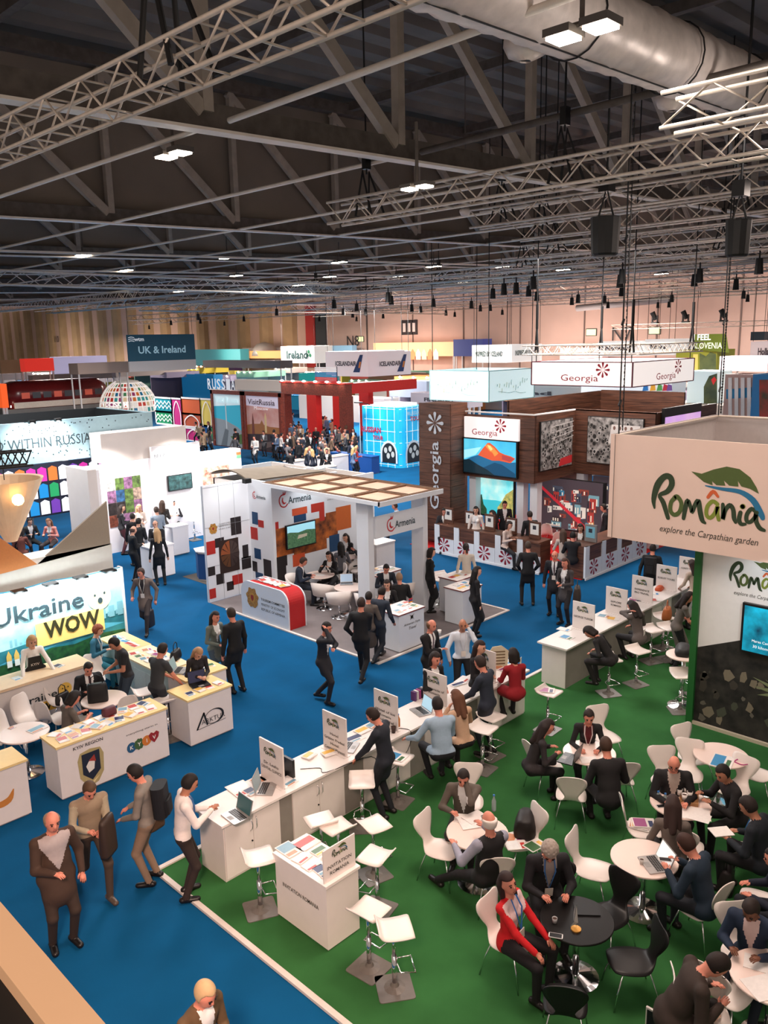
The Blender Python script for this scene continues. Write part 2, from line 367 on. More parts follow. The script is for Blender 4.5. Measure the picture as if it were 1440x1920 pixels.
def body_mesh(P, res):
    """P: pose and outfit dictionary -> mesh arrays in figure space (x = own right, y = forward, z = up, floor 0)"""
    fem = P.get('fem', False); hip = P['hip']; fat = P.get('fat', 1.0); outfit = P.get('outfit', 'suit')
    sw = (.158 if fem else .18); Rt = rot('Z', P.get('twist', 0)) @ rot('X', -P.get('lean', 3)) @ rot('Y', P.get('side', 0))
    pel = np.array([0, 0, hip]); U = Rt @ np.array([0, 0, 1.]); Fw = Rt @ np.array([0, 1., 0]); X = Rt @ np.array([1., 0, 0])
    chest = pel+U*.30; nb = pel+U*.50+Fw*.0; hp, hy = P.get('head', (10, 0)); Rh = Rt @ rot('Z', hy) @ rot('X', -hp) @ rot('Y', P.get('tilt', 0))
    hc = nb+U*.075+(Rh @ np.array([0, .03, .115])); top = hc+(Rh @ np.array([0, -.005, .118]))
    sh = [nb-X*sw-U*.05, nb+X*sw-U*.05]; hj = [pel-np.array([.088, 0, .02]), pel+np.array([.088, 0, -.02])]
    hands = P['hands']; feet = P['feet']; arms = []; legs = []
    for i, sg in enumerate((-1, 1)):
        pole = P.get('elbow', [(-.55, -.6, -.7), (.55, -.6, -.7)])[i]; el, w = ik(sh[i], hands[i], .285, .25, pole); arms.append((sh[i], el, w))
        kn, an = ik(hj[i], feet[i], .44, .43, P.get('knee', [(-.15, 1, .2), (.15, 1, .2)])[i]); legs.append((hj[i], kn, an))
    pts = np.array([nb, top, pel]+[p for a in arms+legs for p in a]); lo = pts.min(0)-.24; hi = pts.max(0)+.24; lo[2] = max(lo[2], -.05)
    S = SDF(lo, hi, res)
    jb = 1.0 if outfit not in ('suit', 'coat') else 1.08
    tl = TOP
    if fem:
        S.cap(pel+U*.02, pel+U*.17, .125*fat, .108*fat, tl, Fw, .74); S.cap(pel+U*.17, chest+U*.08, .112*fat, .132, tl, Fw, .74)
        S.ell(chest+Fw*.075-X*.06+U*.03, (.06, .055, .06), Rt, tl); S.ell(chest+Fw*.075+X*.06+U*.03, (.06, .055, .06), Rt, tl)
    else:
        S.cap(pel+U*.02, pel+U*.16, .138*fat, .138*fat, tl, Fw, .74+.1*(fat-1)); S.cap(pel+U*.16, chest+U*.07, .138*fat, .158, tl, Fw, .70)
        S.cap(chest+U*.10-X*.07, chest+U*.10+X*.07, .115, .115, tl, Fw, .85)
    S.cap(hj[0]+U*.0, hj[1], (.092 if fem else .10)*fat, (.092 if fem else .10)*fat, BOT if outfit in ('shirt', 'tee', 'vest') else tl, None, 1)
    S.cap(nb-U*.04, sh[0], .06, .058, tl); S.cap(nb-U*.04, sh[1], .06, .058, tl)
    S.cap(nb-U*.03, hc-(Rh @ np.array([0, .012, .05])), .058, .052, SKIN, None, 1, .02)
    S.ell(hc, (.072, .092, .112), Rh, SKIN); S.ell(hc+Rh @ np.array([0, .03, -.055]), (.052, .06, .058), Rh, SKIN); S.ell(hc+Rh @ np.array([0, .095, -.015]), (.013, .02, .024), Rh, SKIN, .01)
    for sg in (-1, 1): S.ell(hc+Rh @ np.array([sg*.074, -.005, -.01]), (.01, .02, .03), Rh, SKIN, .008)
    ar = .052*(fat**.5)*(1 if not fem else .85)*jb
    for i, (a, e, w) in enumerate(arms):
        bare = outfit in ('tee', 'dress')
        if bare: m = a+(e-a)*.55; S.cap(a, m, ar+.008, ar+.004, 8); S.cap(m, e, ar-.012, ar-.016, SKIN, k=.008); S.cap(e, w, ar-.014, .027, SKIN)
        else: S.cap(a, e, ar+.006, ar-.004, 8); S.cap(e, w, ar-.004, .036*jb, 8)
        f = (w-e)/max(1e-6, np.linalg.norm(w-e)); S.cap(w, w+f*.075, .026, .03, SKIN, np.cross(f, X)+1e-6, .6, .012)
        arms[i] = (a, e, w, f)
    lr = .083*(fat**.4)
    bl = BOT
    if outfit == 'dress':
        km = (legs[0][1]+legs[1][1])/2; S.cap(pel+U*.0, pel+(km-pel)*.92, .14*fat, .165, TOP, Fw if P.get('sit') is None else None, .8 if P.get('sit') is None else 1)
    for a, kn, an in legs:
        S.cap(a, kn, lr+.008, .060, bl); S.cap(kn, an, .058, .044 if P.get('legs') != 'bare' else .036, bl if P.get('legs') != 'bare' else SKIN)
    if outfit in ('suit', 'coat', 'jacket') and P.get('sit') is None:
        ln = .20 if outfit != 'coat' else .48; am = (legs[0][1]+legs[1][1])/2; dn = (am-pel)/np.linalg.norm(am-pel)
        S.cap(pel+U*.05, pel+dn*ln, (.135 if fem else .145)*fat, (.148 if fem else .158)*fat**.6, TOP, Fw, .76)
    elif outfit in ('suit', 'coat', 'jacket'): 
        S.cap(pel-Fw*.01, pel-Fw*.015-np.array([0, 0, .02]), .145*fat**.6, .15*fat**.6, TOP, Fw, .8)
        if outfit == 'coat':
            for a, kn, an in legs: S.cap(a, a+(kn-a)*.6, .11, .105, TOP)
    for i, (a, kn, an) in enumerate(legs):
        if not P.get('footdir'): ff = np.array([(-.15, .15)[i], 1, 0.])
        else: ff = np.array(P['footdir'][i], float)
        ff /= np.linalg.norm(ff); S.cap(an-ff*.05+np.array([0, 0, -.045]), an+ff*.14+np.array([0, 0, -.05]), .045, .040, SHOE, np.array([0, 0, 1.]), .85, .015)
    V, F, I = surface_nets(S.D, S.h, S.lo)
    lab = S.L[tuple(I.T)][F[:, 0]].astype(int); C = V[F].mean(1)
    q = (C-pel) @ Rt
    if outfit in ('shirt', 'tee', 'vest'):
        m = (lab == TOP) & (q[:, 2] < -.01); lab[m] = BOT; m = (lab == BOT) & (q[:, 2] >= -.01) & (np.abs(q[:, 1]) < .17); lab[m] = TOP
    if outfit == 'vest': lab[lab == 8] = SHIRT
    lab[lab == 8] = TOP
    # opening of the jacket: V of shirt and tie
    q = (C-pel) @ Rt
    if P.get('vee', outfit in ('suit', 'coat', 'jacket')):
        z = q[:, 2]; w = np.clip((z-.12)*.24, 0, .075)*P.get('open', 1.0); m = (lab == TOP) & (q[:, 1] > .03) & (np.abs(q[:, 0]) < w) & (z < .52)
        lab[m] = SHIRT
        if P.get('tie'): lab[m & (np.abs(q[:, 0]) < .02)] = TIE
    if P.get('collar'): lab[(lab == TOP) & (q[:, 2] > .475)] = SHIRT
    # cuffs of a shirt under a jacket
    if P.get('beard'):
        qh = (C-hc) @ Rh; lab[(lab == SKIN) & (qh[:, 1] > 0) & (qh[:, 2] < -.035) & (qh[:, 2] > -.13)] = TIE if not P.get('tie') else SKIN
    b = MB(); b.v = V.tolist(); b.f = F.tolist(); b.m = lab.tolist(); ns = len(b.f)
    # fingers and face
    for i, (a, e, w, f) in enumerate(arms):
        sg = (-1, 1)[i]; side = np.cross(f, U); side = side/max(1e-6, np.linalg.norm(side))
        if P.get('palm') == 'up': nrm = U
        else: nrm = np.cross(side, f)
        nrm = nrm*(1 if nrm[2] < 0 else -1) if P.get('palm') != 'up' else nrm
        b.cur = SKIN; base = w+f*.07; nrm2 = nrm
        for j in range(4):
            o = side*(j-1.5)*.017; ln = (.066, .076, .07, .055)[j]; p0 = base+o*.9-f*.02; p1 = base+o+f*ln*.5+nrm2*.006; p2 = p1+f*ln*.38+nrm2*.022; b.tube([p0, p1, p2], [.0095, .0085, .0065], 5)
        th = side*(sg*-1)*np.sign((X @ side) or 1); p0 = w+f*.02+th*.02; p1 = p0+f*.028+th*.024; b.tube([p0, p1, p1+f*.03+th*.004+nrm2*.008], [.0115, .010, .0075], 5)
    for sg in (-1, 1):
        c = hc+Rh @ np.array([sg*.032, .086, .012]); b.cur = EYE; b.ball(c, .011, 6)
        b.tube([hc+Rh @ np.array([sg*.018, .092, .034]), hc+Rh @ np.array([sg*.05, .082, .036])], .005, 4)
    b.cur = LIP; b.tube([hc+Rh @ np.array([-.022, .086, -.06]), hc+Rh @ np.array([0, .093, -.058]), hc+Rh @ np.array([.022, .086, -.06])], .0055, 4)
    if P.get('glasses'):
        b.cur = EYE
        for sg in (-1, 1): b.tube([hc+Rh @ np.array([sg*(.033+.024*math.cos(t)), .102, .01+.018*math.sin(t)]) for t in np.linspace(0, 2*PI, 8)[:-1]], .0035, 4, True)
    for k in range(ns, len(b.f)): pass
    return b, hc, Rh, top, (pel, Rt, nb, arms)
def STAND(**k): return dict(dict(hip=.93, feet=[(-.11, .02, .09), (.11, -.02, .09)], hands=[(-.27, .06, .80), (.27, .06, .80)]), **k)
EDN = [(-.5, .35, -1), (.5, .35, -1)]
def WALK(**k): return dict(dict(hip=.89, lean=6, feet=[(-.08, .30, .10), (.08, -.34, .16)], hands=[(-.27, -.18, .84), (.26, .24, .88)]), **k)
def FOLD(**k): return dict(STAND(), **dict(dict(hands=[(-.07, .27, 1.10), (.08, .26, 1.14)]), **k))
def DESK(z=.95, y=.38, **k): return dict(STAND(), **dict(dict(lean=16, head=(30, 0), hands=[(-.15, y, z), (.15, y, z)]), **k))
def SIT(seat=.46, ty=.40, tz=.76, **k): return dict(dict(sit=seat, hip=seat+.10, lean=8, feet=[(-.12, .42, .09), (.12, .40, .09)], hands=[(-.14, ty, tz), (.14, ty, tz)], knee=[(-.3, 1, .9), (.3, 1, .9)]), **k)
def STOOL(seat=.72, ty=.42, tz=.96, **k): return dict(dict(sit=seat, hip=seat+.10, lean=14, feet=[(-.10, .30, .36), (.10, .32, .36)], hands=[(-.15, ty, tz), (.15, ty, tz)], knee=[(-.3, 1, .9), (.3, 1, .9)]), **k)
NPEOPLE = [0]
def heading(pos, face):
    tc = Vector((-pos[0], -pos[1])).normalized(); right = Vector((-tc[1], tc[0])); a = math.radians(face)
    d = tc*math.cos(a)+right*math.sin(a); return math.atan2(-d[0], d[1])
def person(px, py, face, P, label, top=(30, 30, 34), bot=(26, 26, 30), hair='short', hc=(40, 28, 22), skin='fair', shirt=(225, 225, 225), tie=(60, 30, 40), shoe=(22, 18, 18),
           H=1.75, res=.0175, lanyard=None, badge=False, group='visitors and exhibitors in the hall', zfloor=0, xy=None, bag=None):
    b, hcn, Rh, tp, info = body_mesh(P, res); s = H/1.75
    if xy is None:
        w = G(px, py, tp[2]*s+zfloor)
        rz = heading(w, face); c, sn = math.cos(rz), math.sin(rz); ox, oy = tp[0]*s, tp[1]*s
        pos = Vector((w[0]-(c*ox-sn*oy), w[1]-(sn*ox+c*oy), zfloor))
    else: pos = Vector((xy[0], xy[1], zfloor)); rz = heading(pos, face)
    r = empty('person', pos, rz, label, 'person', group); r.scale = (s, s, s)
    ms = [mat('skin_'+skin, SKINS[skin], .55, noise=.06, scale=15), cm(top, .8, pre='cloth'), cm(bot, .8, pre='cloth'), cm(shoe, .4, pre='leather'), cm(shirt, .7, pre='cloth'), cm(tie, .6, pre='cloth'),
          mat('eye_dark', (30, 20, 18), .3), mat('lips', (150, 80, 72), .5)]
    body = bpy.data.objects.new('body', b.mesh('body', ms, True)); COL.objects.link(body); body.parent = r
    Mh = Matrix.Translation(Vector(hcn)) @ Matrix(Rh.tolist()).to_4x4()
    if hair and hair != 'bald':
        me = hair_mesh(hair)
        ho = bpy.data.objects.new('hair', me); COL.objects.link(ho); ho.parent = r; ho.matrix_local = Mh
        if not me.materials: me.materials.append(None)
        ho.material_slots[0].link = 'OBJECT'; ho.material_slots[0].material = cm(hc, .7, pre='hair')
    pel, Rt, nb, arms = info
    if lanyard:
        Lb = MB(); tm = lambda x, y, z: pel+Rt @ np.array([x, y, z])
        pts = [tm(-.05, .06, .52), tm(-.06, .125, .40), tm(0, .150, .16), tm(.06, .125, .40), tm(.05, .06, .52)]
        Lb.tube(pts, .009, 4); lo = Lb.build('lanyard', cm(lanyard, .6, pre='cloth'), r)
        bb = MB(); a = tm(0, .155, .12); M4 = Matrix.Translation(Vector(a)) @ Matrix(Rt.tolist()).to_4x4(); bb.box(-.045, .045, -.004, .006, -.055, .055, M4); bb.build('badge', cm((225, 215, 205)), lo)
    if bag == 'backpack':
        Bb = MB(); M4 = Matrix.Translation(Vector(pel+Rt @ np.array([0, -.20, .26]))) @ Matrix(Rt.tolist()).to_4x4(); Bb.rbox(-.15, .15, -.09, .09, -.2, .22, .07, 4, M4); Bb.rbox(-.11, .11, -.125, -.07, -.17, .03, .04, 3, M4)
        bo = Bb.build('backpack', cm((24, 24, 28), .7, pre='cloth')); bo.location = (0, 0, 0); bo.matrix_world = Matrix.Translation(pos) @ Matrix.Rotation(rz, 4, 'Z') @ Matrix.Scale(s, 4)
        tag(bo, 'dark backpack on the back of the ' + ' '.join(label.split()[:8]), 'backpack')
    NPEOPLE[0] += 1
    return r
# ---------------------------------------------------------------- furniture
def sheet(b, prof, thick=.012, nu=9, cup=0.0):
    """bent shell: prof = list of (y, z, halfwidth, cupping)"""
    prof = smoothpts([(p[0], p[1], p[2]) for p in prof], 3); rows = []
    cups = cup
    for i, p in enumerate(prof):
        a = prof[max(0, i-1)]; c = prof[min(len(prof)-1, i+1)]; d = Vector((0, c[0]-a[0], c[1]-a[1])).normalized(); n = Vector((0, -d[2], d[1]))
        row = []
        for k in range(nu):
            u = -1+2*k/(nu-1); row.append((Vector((u*p[2], p[0], p[1]))+n*(cups*u*u*p[2]), n))
        rows.append(row)
    vs = [q[0] for r in rows for q in r]+[q[0]-q[1]*thick for r in rows for q in r]; N = len(rows)*nu; fs = []
    for i in range(len(rows)-1):
        for k in range(nu-1):
            a = i*nu+k; fs.append((a, a+1, a+nu+1, a+nu)); fs.append((N+a, N+a+nu, N+a+nu+1, N+a+1))
    def edge(a, c): fs.append((a, N+a, N+c, c))
    for i in range(len(rows)-1): edge((i+1)*nu, i*nu); edge(i*nu+nu-1, (i+1)*nu+nu-1)
    for k in range(nu-1): edge(k, k+1); edge((len(rows)-1)*nu+k+1, (len(rows)-1)*nu+k)
    return b.add(vs, fs)
SHELLW = mat('white_shell', (236, 226, 220), .35, noise=.02, scale=5)
SHELLB = mat('black_shell', (20, 18, 19), .45, noise=.1, scale=5)
def make_chair(m, name='cafe_chair'):
    r = empty(name, cat='chair')
    b = MB(); sheet(b, [(.245, .435, .10), (.235, .452, .16), (.15, .458, .205), (0, .45, .22), (-.12, .447, .20), (-.19, .47, .13), (-.225, .55, .095), (-.245, .66, .16), (-.27, .78, .215), (-.29, .86, .20), (-.297, .885, .13)], .012, 9, .10)
    b.build('seat_shell', m, r, True)
    for sx, sy in ((1, 1), (-1, 1), (1, -1), (-1, -1)):
        b = MB(); b.tube([(sx*.05, sy*.07, .425), (sx*.15, sy*.14, .42), (sx*.20, sy*.21, .20), (sx*.225, sy*.25, .0)], .0095, 6); b.build('leg', CHROME, r, True)
    return r
CHAIR = make_chair(SHELLW); CHAIRB = make_chair(SHELLB, 'black_chair')
def make_stool():
    r = empty('bar_stool', cat='stool')
    b = MB(); sheet(b, [(.195, .735, .17), (.18, .752, .19), (.08, .742, .19), (-.06, .742, .185), (-.14, .765, .185), (-.185, .82, .175)], .016, 7, .02); b.build('seat', SHELLW, r, True)
    b = MB(); b.cyl((0, 0, .40), (0, 0, .73), .022, n=10); b.cyl((0, 0, .05), (0, 0, .42), .03, n=10); b.cyl((0, 0, .72), (0, 0, .742), .07, .09, n=10); b.build('column', CHROME, r, True)
    b = MB(); b.rbox(-.2, .2, -.2, .2, 0, .022, .03, 2); b.lathe([(.12, .022), (.09, .035), (.05, .05), (.035, .09)], n=14); b.build('base_plate', PLATE, r)
    b = MB(); b.tube([(0, .02, .33), (-.11, .05, .29), (-.13, .21, .28), (.13, .21, .28), (.11, .05, .29)], .010, 6, True); b.build('footrest', CHROME, r, True)
    return r
STOOLP = make_stool()
def make_tub():
    r = empty('tub_chair', cat='chair'); b = MB(); b.lathe([(.0, .42), (.20, .43), (.235, .455), (.21, .475), (0, .48)], n=20); b.build('seat', SHELLW, r, True)
    b = MB(); n = 22; ring = []
    for i in range(n+1):
        a = math.radians(-40+260*i/n); t = math.sin(PI*i/n); ri = .255+.02*t; ring.append((ri*math.cos(a+PI), ri*math.sin(a+PI), .46+.0*t, .50+.30*t**.8))
    vs = []; fs = []
    for x, y, z0, z1 in ring:
        o = Vector((x, y, 0)).normalized()*.05
        vs += [(x, y, z0-.03), (x+o[0]*1.1, y+o[1]*1.1, z1), (x+o[0]*1.8, y+o[1]*1.8, z1+.005), (x+o[0]*.7, y+o[1]*.7, z0-.035)]
    for i in range(n):
        for k in range(4): fs.append((i*4+k, (i+1)*4+k, (i+1)*4+(k+1) % 4, i*4+(k+1) % 4))
    fs += [(0, 1, 2, 3), (n*4+3, n*4+2, n*4+1, n*4)]
    b.add(vs, fs); b.build('backrest', SHELLW, r, True)
    b = MB(); b.cyl((0, 0, .05), (0, 0, .43), .028, n=10); b.lathe([(.23, 0), (.23, .022), (.12, .03), (.04, .06)], n=18); b.build('pedestal', CHROME, r, True)
    return r
TUB = make_tub()
def make_table(R, h, m, name='round_table', base='disc'):
    r = empty(name, cat='table'); b = MB(); b.lathe([(R-.01, h-.028), (R, h-.02), (R, h-.006), (R-.006, h)], n=36); b.build('tabletop', m, r)
    b = MB(); b.cyl((0, 0, .03), (0, 0, h-.03), .038, n=12); b.build('column', CHROME, r, True)
    b = MB(); b.lathe([(.26, 0), (.26, .022), (.2, .035), (.05, .06)], n=24) if base == 'disc' else b.rbox(-.25, .25, -.25, .25, 0, .015, .05); b.build('base_plate', CHROME, r)
    return r
TABLE = make_table(.40, .75, mat('white_tabletop', (236, 214, 204), .3, noise=.02, scale=4)); TABLEB = make_table(.40, .74, mat('black_tabletop', (20, 18, 18), .3, noise=.1, scale=4), 'black_table')
def make_eames():
    r = empty('shell_chair', cat='chair'); b = MB()
    sheet(b, [(.21, .43, .19), (.19, .452, .215), (.05, .435, .23), (-.10, .43, .225), (-.19, .48, .215), (-.235, .60, .21), (-.26, .74, .19), (-.275, .83, .14), (-.278, .85, .08)], .01, 9, .22); b.build('seat_shell', SHELLW, r, True)
    for sx, sy in ((1, 1), (-1, 1), (1, -1), (-1, -1)):
        b = MB(); b.tube([(sx*.08, sy*.08, .42), (sx*.21, sy*.22, 0)], [.014, .009], 6); b.build('leg', CHROME, r, True)
    return r
EAMES = make_eames()
SEATS = dict(chair=CHAIR, black=CHAIRB, stool=STOOLP, tub=TUB, eames=EAMES)
SEATN = dict(chair='white bent-shell cafe chair', black='black bent-shell chair', stool='white bar stool on a chrome column', tub='white round tub chair', eames='white plastic shell chair')
def seat(kind, pos, rz, label, group=None):
    return place(SEATS[kind], (pos[0], pos[1], 0), rz, label, group or {'chair': 'white cafe chairs on the green carpet', 'black': 'black chairs round the black table', 'stool': 'white bar stools at the counters', 'tub': 'white tub chairs', 'eames': 'white shell chairs'}[kind])
def seatpx(kind, px, py, face, label, z=None):
    """px,py: pixel of the seat's middle"""
    w = G(px, py, .45 if z is None else z); return seat(kind, w, heading(w, face), label)
def sit_on(kind, pr, label, back=.03):
    """a seat under a seated person"""
    rz = pr.rotation_euler[2]; d = Vector((-math.sin(rz), math.cos(rz), 0)); p = pr.location-d*(-back)
    o = seat(kind, p, rz, label); return o
# ---------------------------------------------------------------- small things
PAPERC = [(230, 226, 222), (60, 140, 190), (190, 60, 50), (230, 180, 80), (70, 110, 70), (150, 60, 120), (40, 50, 90), (235, 235, 235), (200, 130, 90), (110, 150, 170)]
NB = [0]
def leaflet(x, y, z, rz, w=.21, l=.297, col=0, label='', pic=True, thick=.006, name='brochure', cat='brochure', group=None):
    b = MB(); M4 = Matrix.Translation((x, y, z+.001)) @ Matrix.Rotation(rz, 4, 'Z')
    b.mat(cm((232, 226, 222), pre='paper')).box(-w/2, w/2, -l/2, l/2, 0, thick, M4)
    if pic:
        c = PAPERC[col % 10]; c3 = PAPERC[(col*3+1) % 10]
        b.mat(cm(c, .35, pre='print')).box(-w*.44, w*.44, -l*.1, l*.44, thick, thick+.001, M4)
        b.mat(cm(c3, .35, pre='print')).box(-w*.44, w*.2, -l*.4, -l*.2, thick, thick+.001, M4)
    return b.build(name, None, label=label, cat=cat, group=group)
COLN = ['white', 'sky blue', 'red', 'amber', 'green', 'purple', 'navy', 'plain white', 'tan', 'grey blue']
def scatter(corner, along, count, label, z, rows=1, group=None, seed=1, w=.15, l=.21, jit=.35, depth=.4):
    """brochures lying in a row on a counter: corner, direction vector (length = run)"""
    rnd = random.Random(seed); a = Vector((along[0], along[1])); L = a.length; u = a/L; n = Vector((-u[1], u[0]))
    for i in range(count):
        for j in range(rows):
            t = (i+.5)/count*L; s = ((j+.5)/rows)*depth
            c = rnd.randrange(10); p = Vector(corner[:2])+u*t+n*s
            if rnd.random() < .12: continue
            leaflet(p[0], p[1], z, math.atan2(u[1], u[0])+rnd.uniform(-jit, jit), w, l, c, '%s cover brochure lying %s' % (COLN[c], label), thick=rnd.choice((.004, .008, .02)), group=group or 'brochures '+label)
def laptop(x, y, z, rz, label, dark=False, scr=(150, 180, 200), on=True, opn=110):
    r = empty('laptop', (x, y, z), rz, label, 'laptop'); m = BLACKP if dark else mat('laptop_silver', (180, 176, 174), .35, .6, noise=.03)
    b = MB(); b.rbox(-.17, .17, -.12, .12, .001, .017, .012, 2); b.build('base', m, r)
    b = MB(); 
    for j in range(4):
        for i in range(10): b.box(-.148+i*.03, -.124+i*.03, -.015+j*.028, .008+j*.028, .017, .019)
    b.build('keyboard', BLACKP, r, kind='stuff')
    b = MB(); b.box(-.05, .05, -.10, -.035, .017, .018); b.build('touchpad', cm((150, 148, 146), .4), r)
    a = math.radians(opn); M4 = Matrix.Translation((0, .118, .017)) @ Matrix.Rotation(-(a-PI/2), 4, 'X')
    b = MB(); b.box(-.17, .17, 0, .009, 0, .225, M4); lid = b.build('lid', m, r)
    b = MB(); b.box(-.158, .158, -.002, .0, .012, .212, M4); b.build('screen', mat('screen_%d_%d_%d' % scr, scr, .3, emit=.7 if on else .05, noise=0), lid)
    return r
def phone(x, y, z, rz, label):
    b = MB(); M4 = Matrix.Translation((x, y, z)) @ Matrix.Rotation(rz, 4, 'Z'); b.mat(cm((225, 220, 218), .3)).rbox(-.037, .037, -.075, .075, .001, .008, .01, 2, M4); b.mat(BLACKP).box(-.032, .032, -.064, .064, .008, .0086, M4)
    return b.build('phone', None, label=label, cat='phone')
def cup(x, y, z, label, c=(235, 230, 226), h=.10, r=.04, lid=None):
    o = empty('paper_cup', (x, y, z), 0, label, 'cup'); b = MB(); b.lathe([(r*.72, .001), (r, h), (r*.93, h), (r*.68, .01)], n=14); b.build('cup_body', cm(c, .5), o, True)
    b = MB(); b.lathe([(r*.88, h*.8), (r*.86, h*.82)], n=14); b.build('drink' if not lid else 'lid', cm(lid or (70, 45, 35), .4), o)
    return o
def bottle(x, y, z, label, c=(190, 205, 205), h=.2, cap=(60, 120, 190)):
    o = empty('bottle', (x, y, z), 0, label, 'bottle'); b = MB(); b.lathe([(.028, .001), (.031, .02), (.031, h*.65), (.012, h*.88), (.012, h)], n=12); b.build('bottle_body', mat('bottle_%d%d%d' % c, c, .15, trans=.5), o, True)
    b = MB(); b.cyl((0, 0, h), (0, 0, h+.018), .015, n=10); b.build('cap', cm(cap, .4), o); return o
def bag(x, y, z, rz, label, c=(25, 22, 24), w=.34, d=.14, h=.28, name='handbag', handle=True, tilt=0):
    o = empty(name, (x, y, z), rz, label, 'bag'); o.rotation_euler[0] = tilt; b = MB(); m = cm(c, .55, pre='leather')
    n = 14; vs = []; 
    for zz, k in ((0.002, .92), (.04, 1.0), (h*.5, .96), (h*.9, .72), (h, .5)):
        for i in range(n):
            t = 2*PI*i/n; e = .5; cx = math.copysign(abs(math.cos(t))**e, math.cos(t)); sy = math.copysign(abs(math.sin(t))**e, math.sin(t)); vs.append((w/2*cx*(.75+.25*k), d/2*sy*k, zz))
    fs = [(i*n+k, i*n+(k+1) % n, (i+1)*n+(k+1) % n, (i+1)*n+k) for i in range(4) for k in range(n)]+[tuple(range(n-1, -1, -1)), tuple(4*n+k for k in range(n))]
    b.add(vs, fs); b.build('bag_body', m, o, True)
    if handle:
        b = MB(); b.tube([(-w*.28, 0, h*.92), (-w*.24, 0, h+.12), (0, 0, h+.17), (w*.24, 0, h+.12), (w*.28, 0, h*.92)], .009, 5); b.build('handle', m, o, True)
    return o
# ---------------------------------------------------------------- floor, walls, carpets
BLUEC = mat('blue_carpet', (10, 80, 124), .95, noise=.10, scale=1.2, bump=.2, spec=.1)
GREENC = mat('green_carpet', (50, 100, 54), .97, noise=.14, scale=1.5, bump=.3, spec=.08)
GREYC = mat('grey_carpet', (124, 116, 116), .95, noise=.08, scale=3, bump=.2, spec=.1)
REDC = mat('red_carpet', (190, 30, 30), .95, noise=.08, scale=3, spec=.1)
TRIM = mat('white_edge_strip', (214, 204, 196), .5, noise=.05)
b = MB(); b.box(-4, 87, -14, 260, -.1, 0); b.build('floor', BLUEC, kind='structure')
b = MB(); b.box(4.93, 20.0, -10, 9.25, .0, .012); b.build('floor_green_carpet', GREENC, kind='structure')
for k, (a, c) in enumerate((((4.86, 4.93), (-10, 9.32)), ((4.93, 20.07), (9.25, 9.32)))):
    b = MB(); b.box(a[0], a[1], c[0], c[1], 0, .035); b.build('trim_%d' % (k+1), TRIM, kind='structure')
b = MB(); b.box(12.15, 16.9, 12.2, 18.7, 0, .012); b.build('floor_grey_carpet', GREYC, kind='structure')
for k, q in enumerate(((12.08, 12.15, 12.13, 17.9), (12.15, 16.97, 12.13, 12.2), (16.9, 16.97, 12.2, 17.7))):
    b = MB(); b.box(*q, 0, .03); b.build('trim_%d' % (k+3), TRIM, kind='structure')
b = MB(); b.box(20.6, 27, 12.2, 19, 0, .012); b.build('floor_red_carpet', REDC, kind='structure')
b = MB(); b.box(13.1, 14.6, 20.3, 21.6, 0, .01); b.build('floor_dark_mat', cm((92, 84, 78), .95), kind='structure')
# far end wall of the hall, with deep ribs on the far stretch
WALLM = mat('far_wall_cladding', (206, 172, 156), .85, noise=.05, scale=.4)
b = MB(); b.box(87, 88, -30, 290, 0, 19); b.build('wall_back', WALLM, kind='structure')
WALLR = mat('far_wall_ribs', (176, 146, 112), .85, noise=.1, scale=.5)
for k in range(26):
    y = 104+k*6.2; b = MB(); b.prism([(87, y), (86.4, y+.5), (86.1, y+1.7), (86.4, y+2.9), (87, y+3.4)], 0, 16); b.build('wall_pier', WALLR, kind='structure')
b = MB(); b.box(-4, 88, 285, 286, 0, 19); b.build('wall_left', WALLM, kind='structure')
b = MB()
for k in range(14): b.box(86.9, 87.02, -20+k*9.0, -19.85+k*9.0, 0, 17)
b.build('wall_joint', cm((120, 100, 92), .8), kind='structure')
# ---------------------------------------------------------------- helpers for stand furniture
def thing(name, label, cat, group=None): return empty(name, label=label, cat=cat, group=group)
def boxpart(name, m, par, *q, **kw): b = MB(); b.box(*q); return b.build(name, m, par, **kw)
def counter(x0, x1, y0, y1, h, label, top=WHITE, body=WHITE, lip=None, over=.02, name='reception_counter', group=None, plinth=True):
    r = thing(name, label, 'counter', group)
    boxpart('counter_body', body, r, x0, x1, y0, y1, .0 if not plinth else .03, h-.035)
    if plinth: boxpart('plinth', cm((150, 146, 144)), r, x0+.03, x1-.03, y0+.03, y1-.03, 0, .03)
    boxpart('worktop', top, r, x0-over, x1+over, y0-over, y1+over, h-.035, h)
    if lip: boxpart('edge_strip', lip, r, x0-over-.004, x1+over+.004, y0-over-.004, y1+over+.004, h-.03, h-.008)
    return r
DG = cm((46, 62, 40), pre='print'); LG = cm((120, 134, 50), pre='print'); MG = cm((76, 92, 46), pre='print'); OR = cm((200, 92, 50), pre='print'); BL = cm((38, 110, 150), pre='print'); TXT = cm((60, 58, 50), pre='print')
